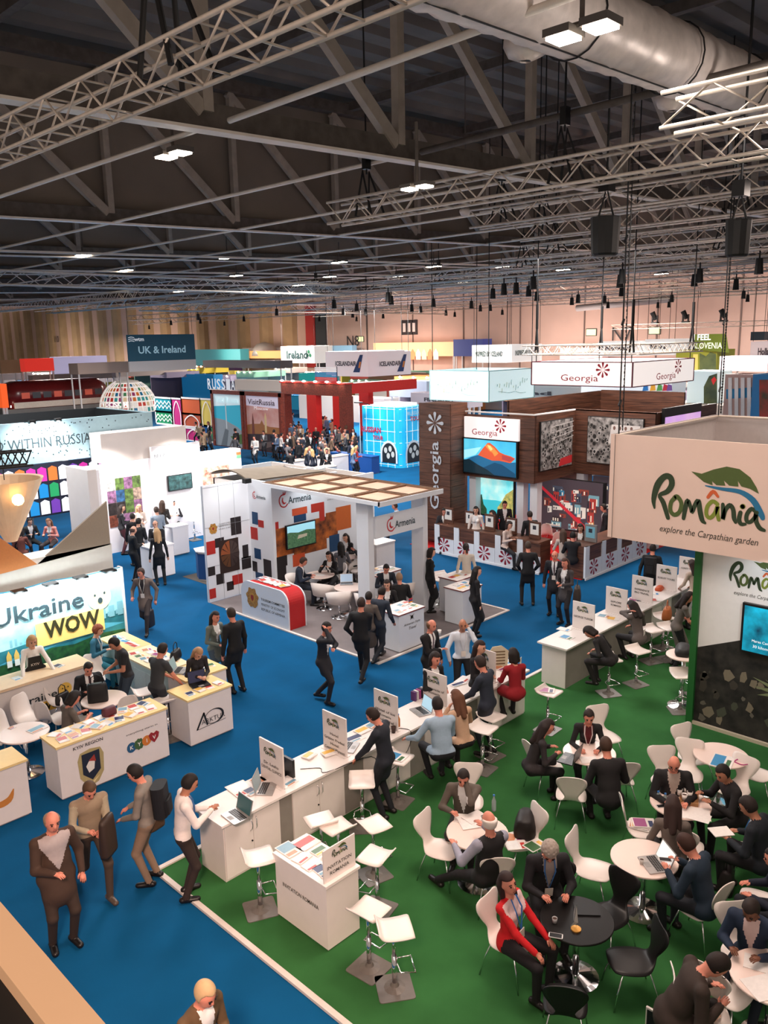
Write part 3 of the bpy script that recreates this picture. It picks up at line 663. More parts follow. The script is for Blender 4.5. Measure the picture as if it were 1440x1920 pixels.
def romania_logo(M, W, parent, tagline=True):
    """hand-brushed word with a leaf above it; W width of the word in metres; origin at the word's middle"""
    s = W/10.0; b = MB()
    def st(m, pts, w): b.mat(m); stroke(b, [(x*s, y*s) for x, y in pts], [q*s for q in w] if isinstance(w, list) else w*s, M, .004+len(b.v)*1e-6)
    st(DG, [(-4.45, -1.25), (-4.6, -.2), (-4.2, 1.5), (-3.4, 2.55), (-2.7, 2.5), (-2.5, 1.7), (-3.0, .85), (-3.9, .3), (-3.4, -.5), (-2.75, -2.2)], [.25, .6, .8, .7, .7, .7, .6, .45, .6, .5])
    st(MG, [(-1.9, .35), (-2.45, -.3), (-2.5, -1.3), (-2.0, -1.75), (-1.4, -1.3), (-1.25, -.3), (-1.75, .4), (-2.1, .25)], .5)
    st(DG, [(-.9, -2.0), (-.75, -.8), (-.55, .1), (-.15, -.6), (.05, -1.2), (.35, -.3), (.7, .2), (.95, -.9), (1.25, -1.9), (1.6, -2.2)], [.45, .55, .5, .45, .4, .5, .55, .6, .55, .3])
    st(LG, [(2.85, .1), (2.3, .35), (1.75, -.3), (1.7, -1.2), (2.1, -1.55), (2.6, -1.0), (2.9, -.1), (2.9, -.9), (3.1, -1.6)], .45)
    st(OR, [(1.75, .75), (2.3, 1.45), (2.85, .95)], [.35, .42, .3])
    st(DG, [(3.45, .15), (3.55, -.8), (3.55, -1.5), (3.75, -.5), (4.2, .15), (4.6, -.3), (4.75, -1.2), (4.95, -1.65)], [.4, .5, .45, .45, .5, .5, .5, .35])
    st(LG, [(5.55, .15), (5.62, .2)], .55)
    st(DG, [(5.4, -.5), (5.3, -1.3), (5.55, -1.75), (6.0, -1.7)], [.45, .5, .45, .3])
    st(DG, [(7.1, -.3), (6.55, .05), (6.1, -.6), (6.1, -1.3), (6.5, -1.4), (6.95, -.8), (7.05, -.3), (7.1, -1.2), (7.5, -1.9), (8.0, -2.1)], [.45, .45, .45, .45, .42, .42, .45, .5, .5, .35])
    def leafshape(m, pts): b.mat(m); n = len(pts); b.add([M @ Vector((x*s, y*s, .005)) for x, y in pts], [tuple(range(n))])
    leafshape(MG, [(-.3, 3.45), (.9, 3.3), (2.2, 3.9), (3.6, 4.35), (5.0, 4.2), (6.2, 3.4), (6.9, 2.4), (7.2, 1.75), (6.2, 2.2), (5.3, 2.35), (4.9, 2.9), (5.0, 2.3), (4.0, 2.3), (3.4, 2.8), (3.6, 2.25), (2.6, 2.2), (2.1, 2.6), (2.2, 2.15), (1.2, 2.4)])
    st(BL, [(1.4, 2.0), (3.2, 1.85), (5.2, 1.75), (6.6, 1.0), (7.5, -.3), (7.75, -.8)], [.12, .35, .5, .65, .65, .5])
    o = b.build('leaf_logo', None, parent)
    if tagline: text('explore the Carpathian garden', TXT, M @ Matrix.Translation((1.9*s, -3.65*s, 0)), w=12*s*.93, h=1.0*s, parent=parent, shear=.25, name='tagline')
    return o
def flower(M, R, m, parent, n=8, name='flower_emblem', w=.32):
    """ring of teardrop petals"""
    b = MB(); b.mat(m)
    for k in range(n):
        a = 2*PI*k/n+PI/n*0; c, s_ = math.cos(a), math.sin(a); pts = [(0.10, 0), (.30, .04), (.6, w*.36), (.82, w*.52), (.95, w*.40), (1.0, 0), (.95, -w*.40), (.82, -w*.52), (.6, -w*.36), (.30, -.04)]
        b.add([M @ Vector((R*(u*c-v*s_), R*(u*s_+v*c), .004)) for u, v in pts], [tuple(range(10))])
    return b.build(name, None, parent)
def georgia_sign(pl, c, a, z, w, h, parent, col=(180, 40, 60)):
    """word with the petal ring above its end; a,z centre"""
    m = cm(col, .5, pre='print')
    text('Georgia', m, frame(pl, c, a-(.12*w if pl == 'Y' else -.12*w), z-h*.27), w=w*.62, h=h*.42, parent=parent)
    flower(frame(pl, c, a+(.26*w if pl == 'Y' else -.26*w), z+h*.18), h*.38, m, parent)

# ================================================================ green stand: hanging banner, counters, wall
NAV = 'on the green carpet stand'
bn = thing('hanging_banner', 'big square cream hanging banner with a green leaf logo above the green stand', 'banner')
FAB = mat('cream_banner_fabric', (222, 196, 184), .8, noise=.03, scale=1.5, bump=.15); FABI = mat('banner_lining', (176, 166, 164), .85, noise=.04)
x0, x1, y0, y1, z0, z1 = 13.4, 17.9, 2.6, 7.42, 3.38, 5.27
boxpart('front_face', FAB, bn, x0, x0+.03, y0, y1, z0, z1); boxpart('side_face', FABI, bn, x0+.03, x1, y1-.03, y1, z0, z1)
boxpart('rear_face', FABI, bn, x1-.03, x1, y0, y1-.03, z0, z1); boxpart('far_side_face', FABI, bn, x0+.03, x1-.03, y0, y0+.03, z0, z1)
b = MB()
for zz in (z0+.02, z1-.02):
    for p, q in (((x0+.08, y0+.08), (x0+.08, y1-.08)), ((x1-.08, y0+.08), (x1-.08, y1-.08)), ((x0+.08, y1-.08), (x1-.08, y1-.08)), ((x0+.08, y0+.08), (x1-.08, y0+.08))): b.cyl((*p, zz), (*q, zz), .02, n=6)
b.build('frame_tube', ALU, bn)
for q in ((x0+.1, y1-.1), (x1-.1, y1-.1), (x0+.1, y0+.1), (x1-.1, y0+.1)):
    b = MB(); b.cyl((*q, z1), (*q, 11.5), .014, n=5)
    for k in range(4): b.cyl((q[0]-.03, q[1], z1+.5+k*1.4), (q[0]+.03, q[1], z1+.6+k*1.4), .025, n=5)
    b.build('hoist_chain', BLACK, bn)
text('', TXT, Matrix(), parent=None) if False else None
romania_logo(frame('X', 13.4, 5.86, 4.22), 1.50, bn)
b = MB(); b.tube([(13.393, 7.33, z0), (13.393, 7.33, z1)], .006, 4); b.build('seam', cm((120, 108, 104)), bn)
# stand wall with screen
wl = thing('stand_wall', 'tall stand wall half white, half forest photograph, with a green edge post', 'wall')
WB = mat('forest_print', (52, 50, 46), .8, c2=(14, 14, 15), scale=5, noise=.5)
boxpart('wall_panel', mat('wall_panel_white', (226, 226, 226), .55, noise=.02), wl, 13.93, 14.1, -2.0, 5.84, 0, 3.5)
boxpart('edge_post', cm((34, 96, 44), .5), wl, 13.86, 14.16, 5.84, 5.96, 0, 3.5)
flat('forest_print', [(WB, [(0, 0), (6, 0), (6, 2.9), (1.7, 2.12), (.95, 1.85), (0, 1.45)])], frame('X', 13.93, 5.84, .03, .004), wl)
b = MB(); rnd = random.Random(4)
for k in range(26):
    u, v = rnd.uniform(.1, 1.7), rnd.uniform(.1, 1.1); b.mat(cm(rnd.choice(((96, 92, 84), (70, 74, 62), (60, 56, 50), (120, 112, 96))), .8, pre='print')); M4 = frame('X', 13.93, 5.84, .03, .008); s_ = rnd.uniform(.04, .16)
    b.add([M4 @ Vector((u+s_*math.cos(t)*rnd.uniform(.4, 1), v+s_*math.sin(t)*rnd.uniform(.5, 1.2), 0)) for t in (0, 1, 2, 3, 4, 5)], [tuple(range(6))])
b.build('rock_print', None, wl, kind='stuff')
b = MB(); b.mat(cm((120, 132, 96), .8, pre='print')); M4 = frame('X', 13.93, 4.3, .95, .009)
for k in range(13):
    a = math.radians(10+k*14); ln = .55+.1*math.sin(k*2); b.add([M4 @ Vector(p) for p in ((0, 0, 0), (ln*.5*math.cos(a)-.03*math.sin(a), ln*.5*math.sin(a)+.03, 0), (ln*math.cos(a), ln*math.sin(a)-.08, 0), (ln*.5*math.cos(a)+.02*math.sin(a), ln*.5*math.sin(a)-.04, 0))], [(0, 1, 2, 3)])
b.build('palm_leaf_print', None, wl)
romania_logo(frame('X', 13.93, 4.95, 2.93), .86, wl)
boxpart('skirting', cm((190, 180, 160)), wl, 13.87, 13.93, -2, 5.84, 0, .07)
spot_light('wall_wash_spot', (13.0, 4.4, 3.3), (13.9, 4.6, 2.7), 28, 95, (.85, .95, 1))
tv = thing('wall_screen', 'wide wall screen showing a teal underwater scene on the forest wall', 'screen'); boxpart('screen_case', BLACKP, tv, 13.85, 13.92, 3.5, 5.08, 1.62, 2.5)
SEA1 = mat('screen_sea', (20, 150, 180), .3, emit=1.0, c2=(8, 40, 60), scale=3, noise=.5); boxpart('screen_picture', SEA1, tv, 13.845, 13.85, 3.54, 5.04, 1.66, 2.46)
text('Marea Canyon', cm((230, 230, 230), emit=.8), frame('X', 13.845, 4.7, 1.86), w=.36, h=.06, parent=tv); text('30 kilometres', cm((230, 230, 230), emit=.8), frame('X', 13.845, 4.66, 1.77), w=.40, h=.05, parent=tv)
# long counter of cabinet units under one worktop
def handle(b, x, y, z, s=1): b.tube([(x, y, z-.09), (x+.012*s, y-.03, z-.05), (x+.016*s, y-.035, z), (x+.012*s, y-.03, z+.05), (x, y, z+.09)], .006, 5)
GREYL = mat('grey_laminate', (140, 134, 128), .5, noise=.1, scale=3)
def cabinet(x0, x1, y0, y1, h, label, doors=True, m=WHITE, group='cabinet units under the counters'):
    r = thing('cabinet', label, 'cabinet', group); boxpart('cabinet_body', m, r, x0, x1, y0+.02, y1, 0.012, h)
    if doors:
        xm = (x0+x1)/2; dr = []
        for k, (a, c) in enumerate(((x0+.01, xm-.004), (xm+.004, x1-.01))):
            b = MB(); b.box(a, c, y0, y0+.018, .05, h-.02); d = b.build('door', WHITE, r); b = MB(); handle(b, (xm-.05, xm+.05)[k], y0, h-.18, (1, -1)[k]); b.build('handle', CHROME, d, True)
            if k == 0: b = MB(); b.cyl((xm-.03, y0, h-.42), (xm-.03, y0-.012, h-.42), .012, n=8); b.build('lock', BLACKP, d)
    else: boxpart('front_panel', GREYL, r, x0+.004, x1-.004, y0+.008, y0+.02, .03, h-.01)
    return r
# long counter of the green stand
cx = [(5.40, 6.50, 1), (6.50, 6.82, 0), (6.82, 8.0, 1), (8.0, 9.1, 0), (9.1, 9.5, 1), (9.5, 10.5, 0), (10.5, 12.2, 1)]
cx = [(5.40, 6.33, 1), (6.33, 6.55, 0), (6.55, 7.55, 1), (7.55, 7.95, 0), (7.95, 9.0, 1), (9.0, 9.35, 0), (9.35, 10.35, 1), (10.35, 10.75, 0), (10.75, 12.2, 1)]
WH = ['nearest the white-shirted man', 'under the first upright sign', 'between the first two signs', 'under the second sign', 'beside the man in the navy suit', 'under the third sign', 'behind the man in the pale blue shirt', 'behind the beige-jumpered woman', 'at the far end by the red-coated woman']
for k, (a, c, dd) in enumerate(cx): cabinet(a, c, 8.35, 8.93, .85, ('white double-door cabinet of the long counter, ' if dd else 'narrow grey-fronted unit of the long counter, ')+WH[k], bool(dd))
wt = thing('worktop', 'long white worktop over the near row of cabinets', 'worktop'); boxpart('worktop_slab', WHITE, wt, 5.34, 12.27, 8.30, 9.0, .851, .885)
cx = [(13.66, 15.1, 0), (15.1, 16.9, 1), (16.9, 17.3, 0), (17.3, 18.3, 1), (18.3, 18.8, 0), (18.8, 20.0, 1)]
WH = ['at its near end beside the bent-over woman', 'behind the grey-jacketed woman', 'under the third sign', 'under the fourth sign', 'past the orange bag', 'at the far end behind the beige jacket']
for k, (a, c, dd) in enumerate(cx): cabinet(a, c, 8.37, 8.95, .86, ('white cabinet of the far counter, ' if dd or k == 0 else 'narrow grey-fronted unit of the far counter, ')+WH[k], bool(dd) and k > 1)
wt = thing('worktop', 'long white worktop over the far row of cabinets', 'worktop'); boxpart('worktop_slab', WHITE, wt, 13.58, 20.1, 8.32, 9.02, .861, .895)
# upright signs
def upsign(x, label, lines, h=.52, z=.886, yc=8.67, w=.52):
    r = thing('counter_sign', label, 'sign', 'upright white signs on the counters'); b = MB(); b.box(x-.012, x+.012, yc-w/2, yc+w/2, z, z+h); b.build('sign_board', WHITE, r)
    b = MB(); b.box(x-.06, x+.06, yc-w/2, yc+w/2, z, z+.008); b.build('sign_foot', WHITE, r)
    romania_logo(frame('X', x-.012, yc+.05, z+h*.74), w*.40, r, False)
    for i, t in enumerate(lines): text(t, TXT, frame('X', x-.012, yc, z+h*.46-i*h*.13), w=min(w*.86, len(t)*.036), h=.044, parent=r, bold=.012)
    return r
upsign(6.47, 'upright white sign reading DENTAL beside the propped laptop', ['Dr. Leahu', 'DENTAL CLINICS'], .62)
upsign(7.67, 'upright white sign for a castle hotel beside the brown brochures', ['Hotel', 'Grizzon Predeal', 'Hotel', 'Central Ploiesti'], .62)
upsign(8.78, 'upright white sign for the ice hotel right behind the navy-suited man', ['Hotel of Ice', 'Romania', 'Brukenthal'], .60)
upsign(9.98, 'upright white sign with two short words beside the open silver laptop', ['Promenade of', 'Romania'], .56)
upsign(11.35, 'upright white sign behind the man in the dark blue suit', ['Romania', 'Tours'], .58)
upsign(14.78, 'upright white sign in front of the bent-over writing woman', ['GEORGE TURISM'], .60, .896)
upsign(16.17, 'upright white sign behind the grey-jacketed woman', ['EXPLORE', 'ROMANIA'], .60, .896)
upsign(17.37, 'upright white sign by the magenta folder', ['EXPERIENCE', 'PRO TRAVEL'], .60, .896)
upsign(18.6, 'upright white sign behind the orange bag', ['ROBUST TOURS'], .60, .896)
upsign(19.85, 'farthest upright white sign, half hidden by the woman in beige', ['CONTI TOURS'], .55, .896)
# invitation desk
iv = counter(5.47, 5.98, 6.43, 7.37, .88, 'white invitation desk with brochures beside the near edge of the green carpet', name='invitation_desk')
text('INVITATION ROMANIA', TXT, frame('X', 5.47, 6.90, .52), w=.66, h=.055, parent=iv, bold=.01)
r = thing('counter_sign', 'upright white sign reading INVITATION ROMANIA on the invitation desk', 'sign', 'upright white signs on the counters'); boxpart('sign_board', WHITE, r, 5.47, 5.97, 6.46, 6.475, .884, 1.30)
romania_logo(frame('Y', 6.46, 5.69, 1.20), .19, r, False)
text('INVITATION', TXT, frame('Y', 6.46, 5.71, 1.06), w=.38, h=.045, parent=r, bold=.01); text('ROMANIA', TXT, frame('Y', 6.46, 5.71, .98), w=.30, h=.045, parent=r, bold=.01)
rnd = random.Random(11)
for k, (u, v, c, w_, l_) in enumerate(((5.62, 7.28, 9, .22, .30), (5.85, 7.22, 2, .30, .22), (5.62, 7.03, 7, .22, .16), (5.86, 6.98, 4, .20, .15), (5.6, 6.84, 7, .2, .16), (5.84, 6.8, 8, .16, .12), (5.62, 6.68, 6, .15, .2), (5.82, 6.66, 1, .16, .2), (5.62, 6.55, 6, .18, .09), (5.85, 6.55, 4, .18, .1))):
    leaflet(u, v, .884, rnd.uniform(-.15, .15), w_, l_, c, '%s leaflet on the invitation desk, %s of its rows' % (COLN[c], ['farthest', 'farthest', 'second farthest', 'second farthest', 'middle', 'middle', 'second nearest', 'second nearest', 'nearest', 'nearest'][k]), group='leaflets on the invitation desk')

# ================================================================ pomegranate-logo stand (grey carpet)
AW = mat('cool_white_panel', (222, 226, 232), .5, noise=.02, scale=2)
aw = thing('stand_wall', 'white stepped stand wall with pomegranate logos and coloured squares', 'wall')
for nm, q in (('wall_panel', (12.15, 13.65, 18.75, 18.83)), ('wall_panel', (13.65, 13.73, 17.78, 18.83)), ('wall_panel', (13.65, 16.1, 17.70, 17.78))): boxpart(nm, AW, aw, *q, 0, 3.26)
boxpart('wall_panel', AW, aw, 16.1, 17.6, 17.70, 17.78, 0, 3.05)
def sq(pl, c, a0, a1, z0, z1, col, par, off=.004, name='coloured_square'):
    m = cm(col, .6, pre='print'); b = MB()
    if pl == 'Y': b.box(a0, a1, c-off, c, z0, z1)
    else: b.box(c-off, c, a0, a1, z0, z1)
    return b.build(name, m, par)
RDD, BLKK, NVY, ORG = (176, 42, 36), (38, 32, 34), (28, 66, 104), (206, 84, 46)
for a0, a1, z0, z1, c in ((12.17, 12.45, 1.35, 1.72, RDD), (12.45, 12.75, 1.5, 1.76, BLKK), (12.17, 12.4, .75, 1.0, BLKK), (12.42, 12.68, .45, .75, BLKK), (12.17, 12.38, .1, .38, RDD), (13.0, 13.35, 1.75, 2.25, BLKK), (13.35, 13.55, 1.0, 1.4, BLKK), (12.95, 13.3, .32, .6, RDD), (13.3, 13.62, .7, 1.05, BLKK), (12.75, 12.98, .2, .45, BLKK)): sq('Y', 18.75, a0, a1, z0, z1, c, aw)
for a0, a1, z0, z1, c in ((18.35, 18.62, 2.0, 2.35, NVY), (18.1, 18.35, 1.95, 2.15, RDD), (18.4, 18.72, 1.55, 1.9, RDD), (18.3, 18.6, 1.0, 1.3, NVY), (17.85, 18.2, .5, 1.05, BLKK), (18.25, 18.6, .3, .6, NVY), (18.5, 18.72, .6, .9, BLKK)): sq('X', 13.65, a0, a1, z0, z1, c, aw)
for a0, a1, z0, z1, c in ((14.35, 14.9, 2.22, 2.42, ORG), (14.4, 14.85, 2.02, 2.22, NVY), (15.05, 15.55, 2.2, 2.45, (180, 50, 36)), (15.35, 15.55, 1.9, 2.2, (180, 50, 36)), (13.73, 14.1, .85, 1.15, BLKK), (13.73, 14.05, .4, .85, BLKK), (13.74, 13.85, 1.95, 2.15, RDD), (14.3, 14.75, .75, 1.1, ORG), (16.0, 16.6, 1.5, 2.2, (196, 98, 40)), (15.7, 16.1, .9, 1.4, NVY)): sq('Y', 17.70, a0, a1, z0, z1, c, aw)
PAT = mat('autumn_photo_print', (204, 110, 44), .6, c2=(60, 28, 20), scale=4, noise=.6)
for k, q in enumerate(((13.74, 14.35, 1.15, 1.95), (14.35, 15.6, 1.05, 2.0), (15.6, 16.05, 1.35, 2.1))): sq('Y', 17.70, *q, (0, 0, 0), aw, .003, 'photo_panel').data.materials[0] = PAT
# round carved emblem print
M4 = frame('Y', 18.75, 12.92, 1.25, .006); P = [(cm((46, 30, 26), pre='print'), [(-.36, -.52), (.30, -.52), (.30, .42), (-.36, .42)])]
for k, c in enumerate(((74, 60, 56), (150, 82, 46), (96, 60, 34), (60, 46, 44))):
    a0 = PI/2*k; P.append((cm(c, pre='print'), [(0, 0)]+[(.31*math.cos(a0+PI/2*t/6), .38*math.sin(a0+PI/2*t/6)) for t in range(7)]))
for k in range(12): a = PI/6*k; P.append((cm((36, 24, 22), pre='print'), [(.05*math.cos(a), .05*math.sin(a)), (.3*math.cos(a-.04), .37*math.sin(a-.04)), (.3*math.cos(a+.04), .37*math.sin(a+.04))]))
flat('carved_wheel_print', P, M4, aw)
def pomegranate(M, s, parent):
    b = MB(); b.mat(cm((190, 36, 40), .5, pre='print')); stroke(b, [(.62*s, -.62*s), (.2*s, -.95*s), (-.45*s, -.8*s), (-.75*s, -.2*s), (-.7*s, .35*s), (-.35*s, .7*s), (.15*s, .75*s)], .17*s, M)
    stroke(b, [(-.15*s, .3*s), (-.22*s, -.1*s), (0, -.45*s), (.35*s, -.4*s)], [.14*s, .24*s, .26*s, .1*s], M, .005)
    for dx in (-.3, 0, .3): stroke(b, [(dx*.5*s+.1*s, .78*s), (dx*.9*s+.15*s, 1.15*s)], [.16*s, .05*s], M, .006)
    b.build('pomegranate_logo', None, parent)
def armenia(pl, c, a, z, w, parent):
    sg = 1 if pl == 'Y' else -1; pomegranate(frame(pl, c, a-sg*w*.36, z+.02), w*.17, parent); text('Armenia', cm((40, 62, 70), .5, pre='print'), frame(pl, c, a+sg*w*.12, z-.01), w=w*.70, h=w*.17, parent=parent, bold=.012)
armenia('Y', 17.70, 14.50, 2.70, 1.2, aw); armenia('X', 13.65, 18.24, 2.82, .60, aw)
EMB = mat('bronze_emblem_print', (196, 146, 66), .5, c2=(130, 84, 36), scale=30, noise=.4)
def emblem(pl, c, a, z, s, parent):
    M4 = frame(pl, c, a, z); pts = [(math.cos(t)*s*(1+.12*math.sin(7*t)), math.sin(t)*s*1.1*(1+.1*math.cos(6*t))) for t in np.linspace(0, 2*PI, 40)[:-1]]
    flat('coat_of_arms', [(EMB, pts), (cm((190, 140, 60), pre='print'), [(math.cos(t)*s*.5, math.sin(t)*s*.55) for t in np.linspace(0, 2*PI, 14)[:-1]]), (cm((150, 50, 40), pre='print'), [(-.25*s, .3*s), (-.25*s, -.1*s), (0, -.4*s), (.25*s, -.1*s), (.25*s, .3*s)])], M4, parent)
emblem('Y', 18.75, 12.42, 2.05, .13, aw)
for k, t in enumerate(('TOURISM COMMITTEE', 'MINISTRY OF ECONOMY', 'REPUBLIC OF ARMENIA')): text(t, TXT, frame('Y', 18.75, 12.85, 2.14-k*.07), w=.5, h=.035, parent=aw); text(t, TXT, frame('Y', 17.70, 15.88, 2.62-k*.07), w=.42, h=.03, parent=aw)
for k in range(3):
    b = MB(); b.box(12.15+k*.5, 12.156+k*.5, 18.744, 18.75, 0, 3.26); b.box(12.15, 13.65, 18.744, 18.75, 1.1*k+1.0, 1.1*k+1.006); b.build('panel_joint', cm((150, 154, 160)), aw)
tv = thing('wall_screen', 'wall screen with a sunny green landscape above the seated pair', 'screen'); boxpart('screen_case', BLACKP, tv, 14.05, 15.13, 17.62, 17.68, 1.31, 2.0)
flat('screen_picture', [(cm((140, 190, 205), .3, emit=.9, pre='scr'), [(0, 0), (1.02, 0), (1.02, .63), (0, .63)]), (mat('scr_forest', (84, 120, 84), .3, emit=.5, c2=(44, 74, 52), scale=18, noise=.4), [(0, 0), (1.02, 0), (1.02, .40), (.7, .44), (.4, .40), (.1, .45), (0, .44)]), (cm((170, 160, 140), emit=.4, pre='scr'), [(.35, .22), (.7, .25), (.72, .33), (.4, .33)])], frame('Y', 17.62, 14.08, 1.34), tv)
# pergola of the stand: timber lattice roof on pillars
pg = thing('pergola', 'white pergola with an open panelled timber roof over the grey-carpet stand', 'pergola')
RF = mat('roof_panel_board', (206, 164, 140), .8, noise=.08, scale=3); LAT = mat('lattice_timber', (112, 84, 62), .8, noise=.2, scale=8)
X0, X1, Y0, Y1, Z = 13.32, 15.55, 13.25, 17.66, 3.30
boxpart('roof_slab', AW, pg, X0, X1, Y0, Y1, Z-.07, Z-.04)
for i in range(2):
    for j in range(4):
        a = X0+.07+i*(X1-X0-.07)/2; c = a+(X1-X0-.07)/2-.08; d = Y0+.07+j*(Y1-Y0-.07)/4; e = d+(Y1-Y0-.07)/4-.08; boxpart('roof_panel', RF, pg, a, c, d, e, Z-.04, Z-.01)
def lattice(x0_, x1_, y0_, y1_):
    b = MB(); n = int(max(x1_-x0_, y1_-y0_)/.075); L = (x1_-x0_) > (y1_-y0_)
    if L: b.box(x0_, x1_, y0_, y0_+.02, Z-.04, Z+.03); b.box(x0_, x1_, y1_-.02, y1_, Z-.04, Z+.03)
    else: b.box(x0_, x0_+.02, y0_, y1_, Z-.04, Z+.03); b.box(x1_-.02, x1_, y0_, y1_, Z-.04, Z+.03)
    for k in range(n):
        t = (k+.5)/n
        if L: b.box(x0_+t*(x1_-x0_)-.012, x0_+t*(x1_-x0_)+.012, y0_+.02, y1_-.02, Z-.03, Z+.03)
        else: b.box(x0_+.02, x1_-.02, y0_+t*(y1_-y0_)-.012, y0_+t*(y1_-y0_)+.012, Z-.03, Z+.03)
    b.build('lattice_beam', LAT, pg)
for i in range(3): x = X0+i*(X1-X0-.14)/2; lattice(x, x+.14, Y0, Y1)
for j in range(5): y = Y0+j*(Y1-Y0-.14)/4; lattice(X0+.14, (X0+X1)/2-.07, y, y+.14); lattice((X0+X1)/2+.07, X1-.14, y, y+.14)
b = MB(); b.box(X0-.03, X0, Y0-.03, Y1, Z-.075, Z+.02); b.build('fascia', AW, pg); b = MB(); b.box(X0-.03, X1+.05, Y0-.03, Y0, Z-.10, Z+.02); b.build('fascia', AW, pg)
for q in ((13.42, 13.60, 13.72, 14.12), (15.38, 15.56, 13.72, 14.12)): boxpart('pillar', AW, pg, *q, 0, Z-.07)
sg_ = boxpart('sign_board', AW, pg, 13.60, 15.38, 13.66, 13.72, 2.32, 2.86); armenia('Y', 13.66, 14.52, 2.58, 1.05, sg_)
# rounded red and white welcome desk
wd = thing('welcome_desk', 'white rounded welcome desk with a red curved top and gold coat of arms', 'counter')
def rounded(y0_, y1_, h, r=.33):
    pts = [(y0_, 0), (y1_, 0)]
    for k in range(9): a = k*PI/16; pts.append((y1_-r+r*math.cos(a), h-r+r*math.sin(a)))
    for k in range(9): a = PI/2+k*PI/16; pts.append((y0_+r+r*math.cos(a), h-r+r*math.sin(a)))
    return pts
pts = rounded(15.28, 17.2, 1.0); Mx = Matrix(((0, 0, 1, 0), (1, 0, 0, 0), (0, 1, 0, 0), (0, 0, 0, 1)))
b = MB(); b.prism(pts, 12.13, 12.17, Mx); b.build('front_panel', AW, wd)
b = MB(); b.prism(rounded(15.30, 17.18, .985), 12.17, 12.68, Mx); b.build('red_shell', cm((184, 34, 36), .45), wd)
b = MB(); b.prism(pts, 12.68, 12.71, Mx); b.build('rear_panel', AW, wd)
emblem('X', 12.13, 16.72, .58, .24, wd)
for k, t in enumerate(('TOURISM COMMITTEE', 'MINISTRY OF ECONOMY', 'REPUBLIC OF ARMENIA')): text(t, TXT, frame('X', 12.13, 15.88, .62-k*.13), w=.95, h=.065, parent=wd, bold=.012*(k == 0))
scatter((12.3, 15.7), (0, 1.2), 6, 'on the red-topped welcome desk', 1.0, 1, w=.2, l=.28, depth=-.3, seed=3)
st_ = counter(12.87, 13.72, 12.24, 12.88, .92, 'grey-white travel desk with a dark red edge at the corner of the grey carpet', lip=cm((120, 36, 40)), name='travel_desk', body=AW)
text('Armenian Style', TXT, frame('Y', 12.24, 13.30, .62), w=.55, h=.07, parent=st_, shear=.2); text('Travel', TXT, frame('Y', 12.24, 13.32, .52), w=.25, h=.07, parent=st_, shear=.2)
b = MB(); b.mat(TXT); M4 = frame('Y', 12.24, 13.3, .77); stroke(b, [(-.07, .06), (.06, -.05)], .012, M4); stroke(b, [(.07, .06), (-.06, -.05)], .012, M4); stroke(b, [(-.03, 0), (0, .03), (.03, 0), (0, -.03), (-.03, 0)], .03, M4); b.build('crossed_mark', None, st_)
scatter((12.95, 12.3), (.75, 0), 4, 'on the corner travel desk', .92, 2, w=.15, l=.21, depth=.5, seed=5)
fl = thing('table_flag', 'small tricolour table flag on the corner travel desk', 'flag'); b = MB(); b.cyl((13.42, 12.45, .92), (13.42, 12.45, 1.12), .005, n=6); b.lathe([(.03, 0), (.03, .01), (.008, .015)], (13.42, 12.45, .921), 12); b.build('pole', CHROME, fl)
for k, c in enumerate(((190, 40, 40), (40, 60, 130), (230, 150, 50))): boxpart('stripe', cm(c), fl, 13.42, 13.56, 12.448, 12.452, 1.12-.035*(k+1), 1.12-.035*k)
d2 = counter(14.55, 15.45, 14.6, 15.2, 1.02, 'white tall desk with a red edge behind the pergola pillars', lip=cm((120, 36, 40)), name='travel_desk', body=AW); 
scatter((14.6, 14.65), (.8, 0), 5, 'on the tall desk behind the pillars', 1.02, 2, w=.16, l=.22, depth=.5, seed=6)
d3 = counter(15.75, 16.55, 12.9, 13.5, .95, 'white desk with magazines just past the far pergola pillar', lip=cm((120, 36, 40)), name='travel_desk', body=AW)
d4 = counter(15.2, 15.95, 12.28, 12.85, .93, 'white desk by the carpet corner behind the long-haired woman in black', lip=cm((120, 36, 40)), name='travel_desk', body=AW)
scatter((15.25, 12.33), (.6, 0), 4, 'on the white corner desk near the woman in black', .93, 2, w=.15, l=.2, depth=.45, seed=8)
scatter((15.8, 12.95), (.6, 0), 3, 'on the desk past the far pillar', .95, 1, w=.2, l=.28, depth=.4, seed=18)
d5 = counter(16.95, 17.75, 17.0, 17.6, 1.0, 'white desk with a small rabbit-like logo by the grey-suited man', name='travel_desk')
boxpart('logo', cm((30, 60, 110)), d5, 16.94, 16.95, 17.2, 17.32, .55, .7)
d6 = thing('display_stand', 'curved white and blue display stand on the dark mat', 'stand'); b = MB(); b.prism([(13.35, 20.5), (13.9, 20.45), (14.3, 20.5), (14.35, 21.1), (13.35, 21.15), (13.2, 20.8)], .01, .9); b.build('stand_body', WHITE, d6)
b = MB(); b.prism([(13.17, 20.8), (13.33, 20.47), (13.345, 20.49), (13.19, 20.8), (13.335, 21.13), (13.32, 21.14)], .06, .84); b.build('blue_front', cm((30, 70, 120)), d6); b = MB(); b.prism([(13.3, 20.4), (14.38, 20.4), (14.42, 21.15), (13.3, 21.2), (13.12, 20.8)], .9, .93); b.build('worktop', WHITE, d6)
scatter((13.4, 20.5), (.8, 0), 4, 'on the curved display stand', .93, 2, w=.18, l=.25, depth=.5, seed=9)
spot_light('wall_wash_spot', (12.9, 18.0, 3.35), (12.9, 18.75, 2.8), 14, 90, (.95, .98, 1)); spot_light('wall_wash_spot', (14.9, 16.9, 3.15), (14.9, 17.7, 2.2), 30, 110, (.95, .98, 1))
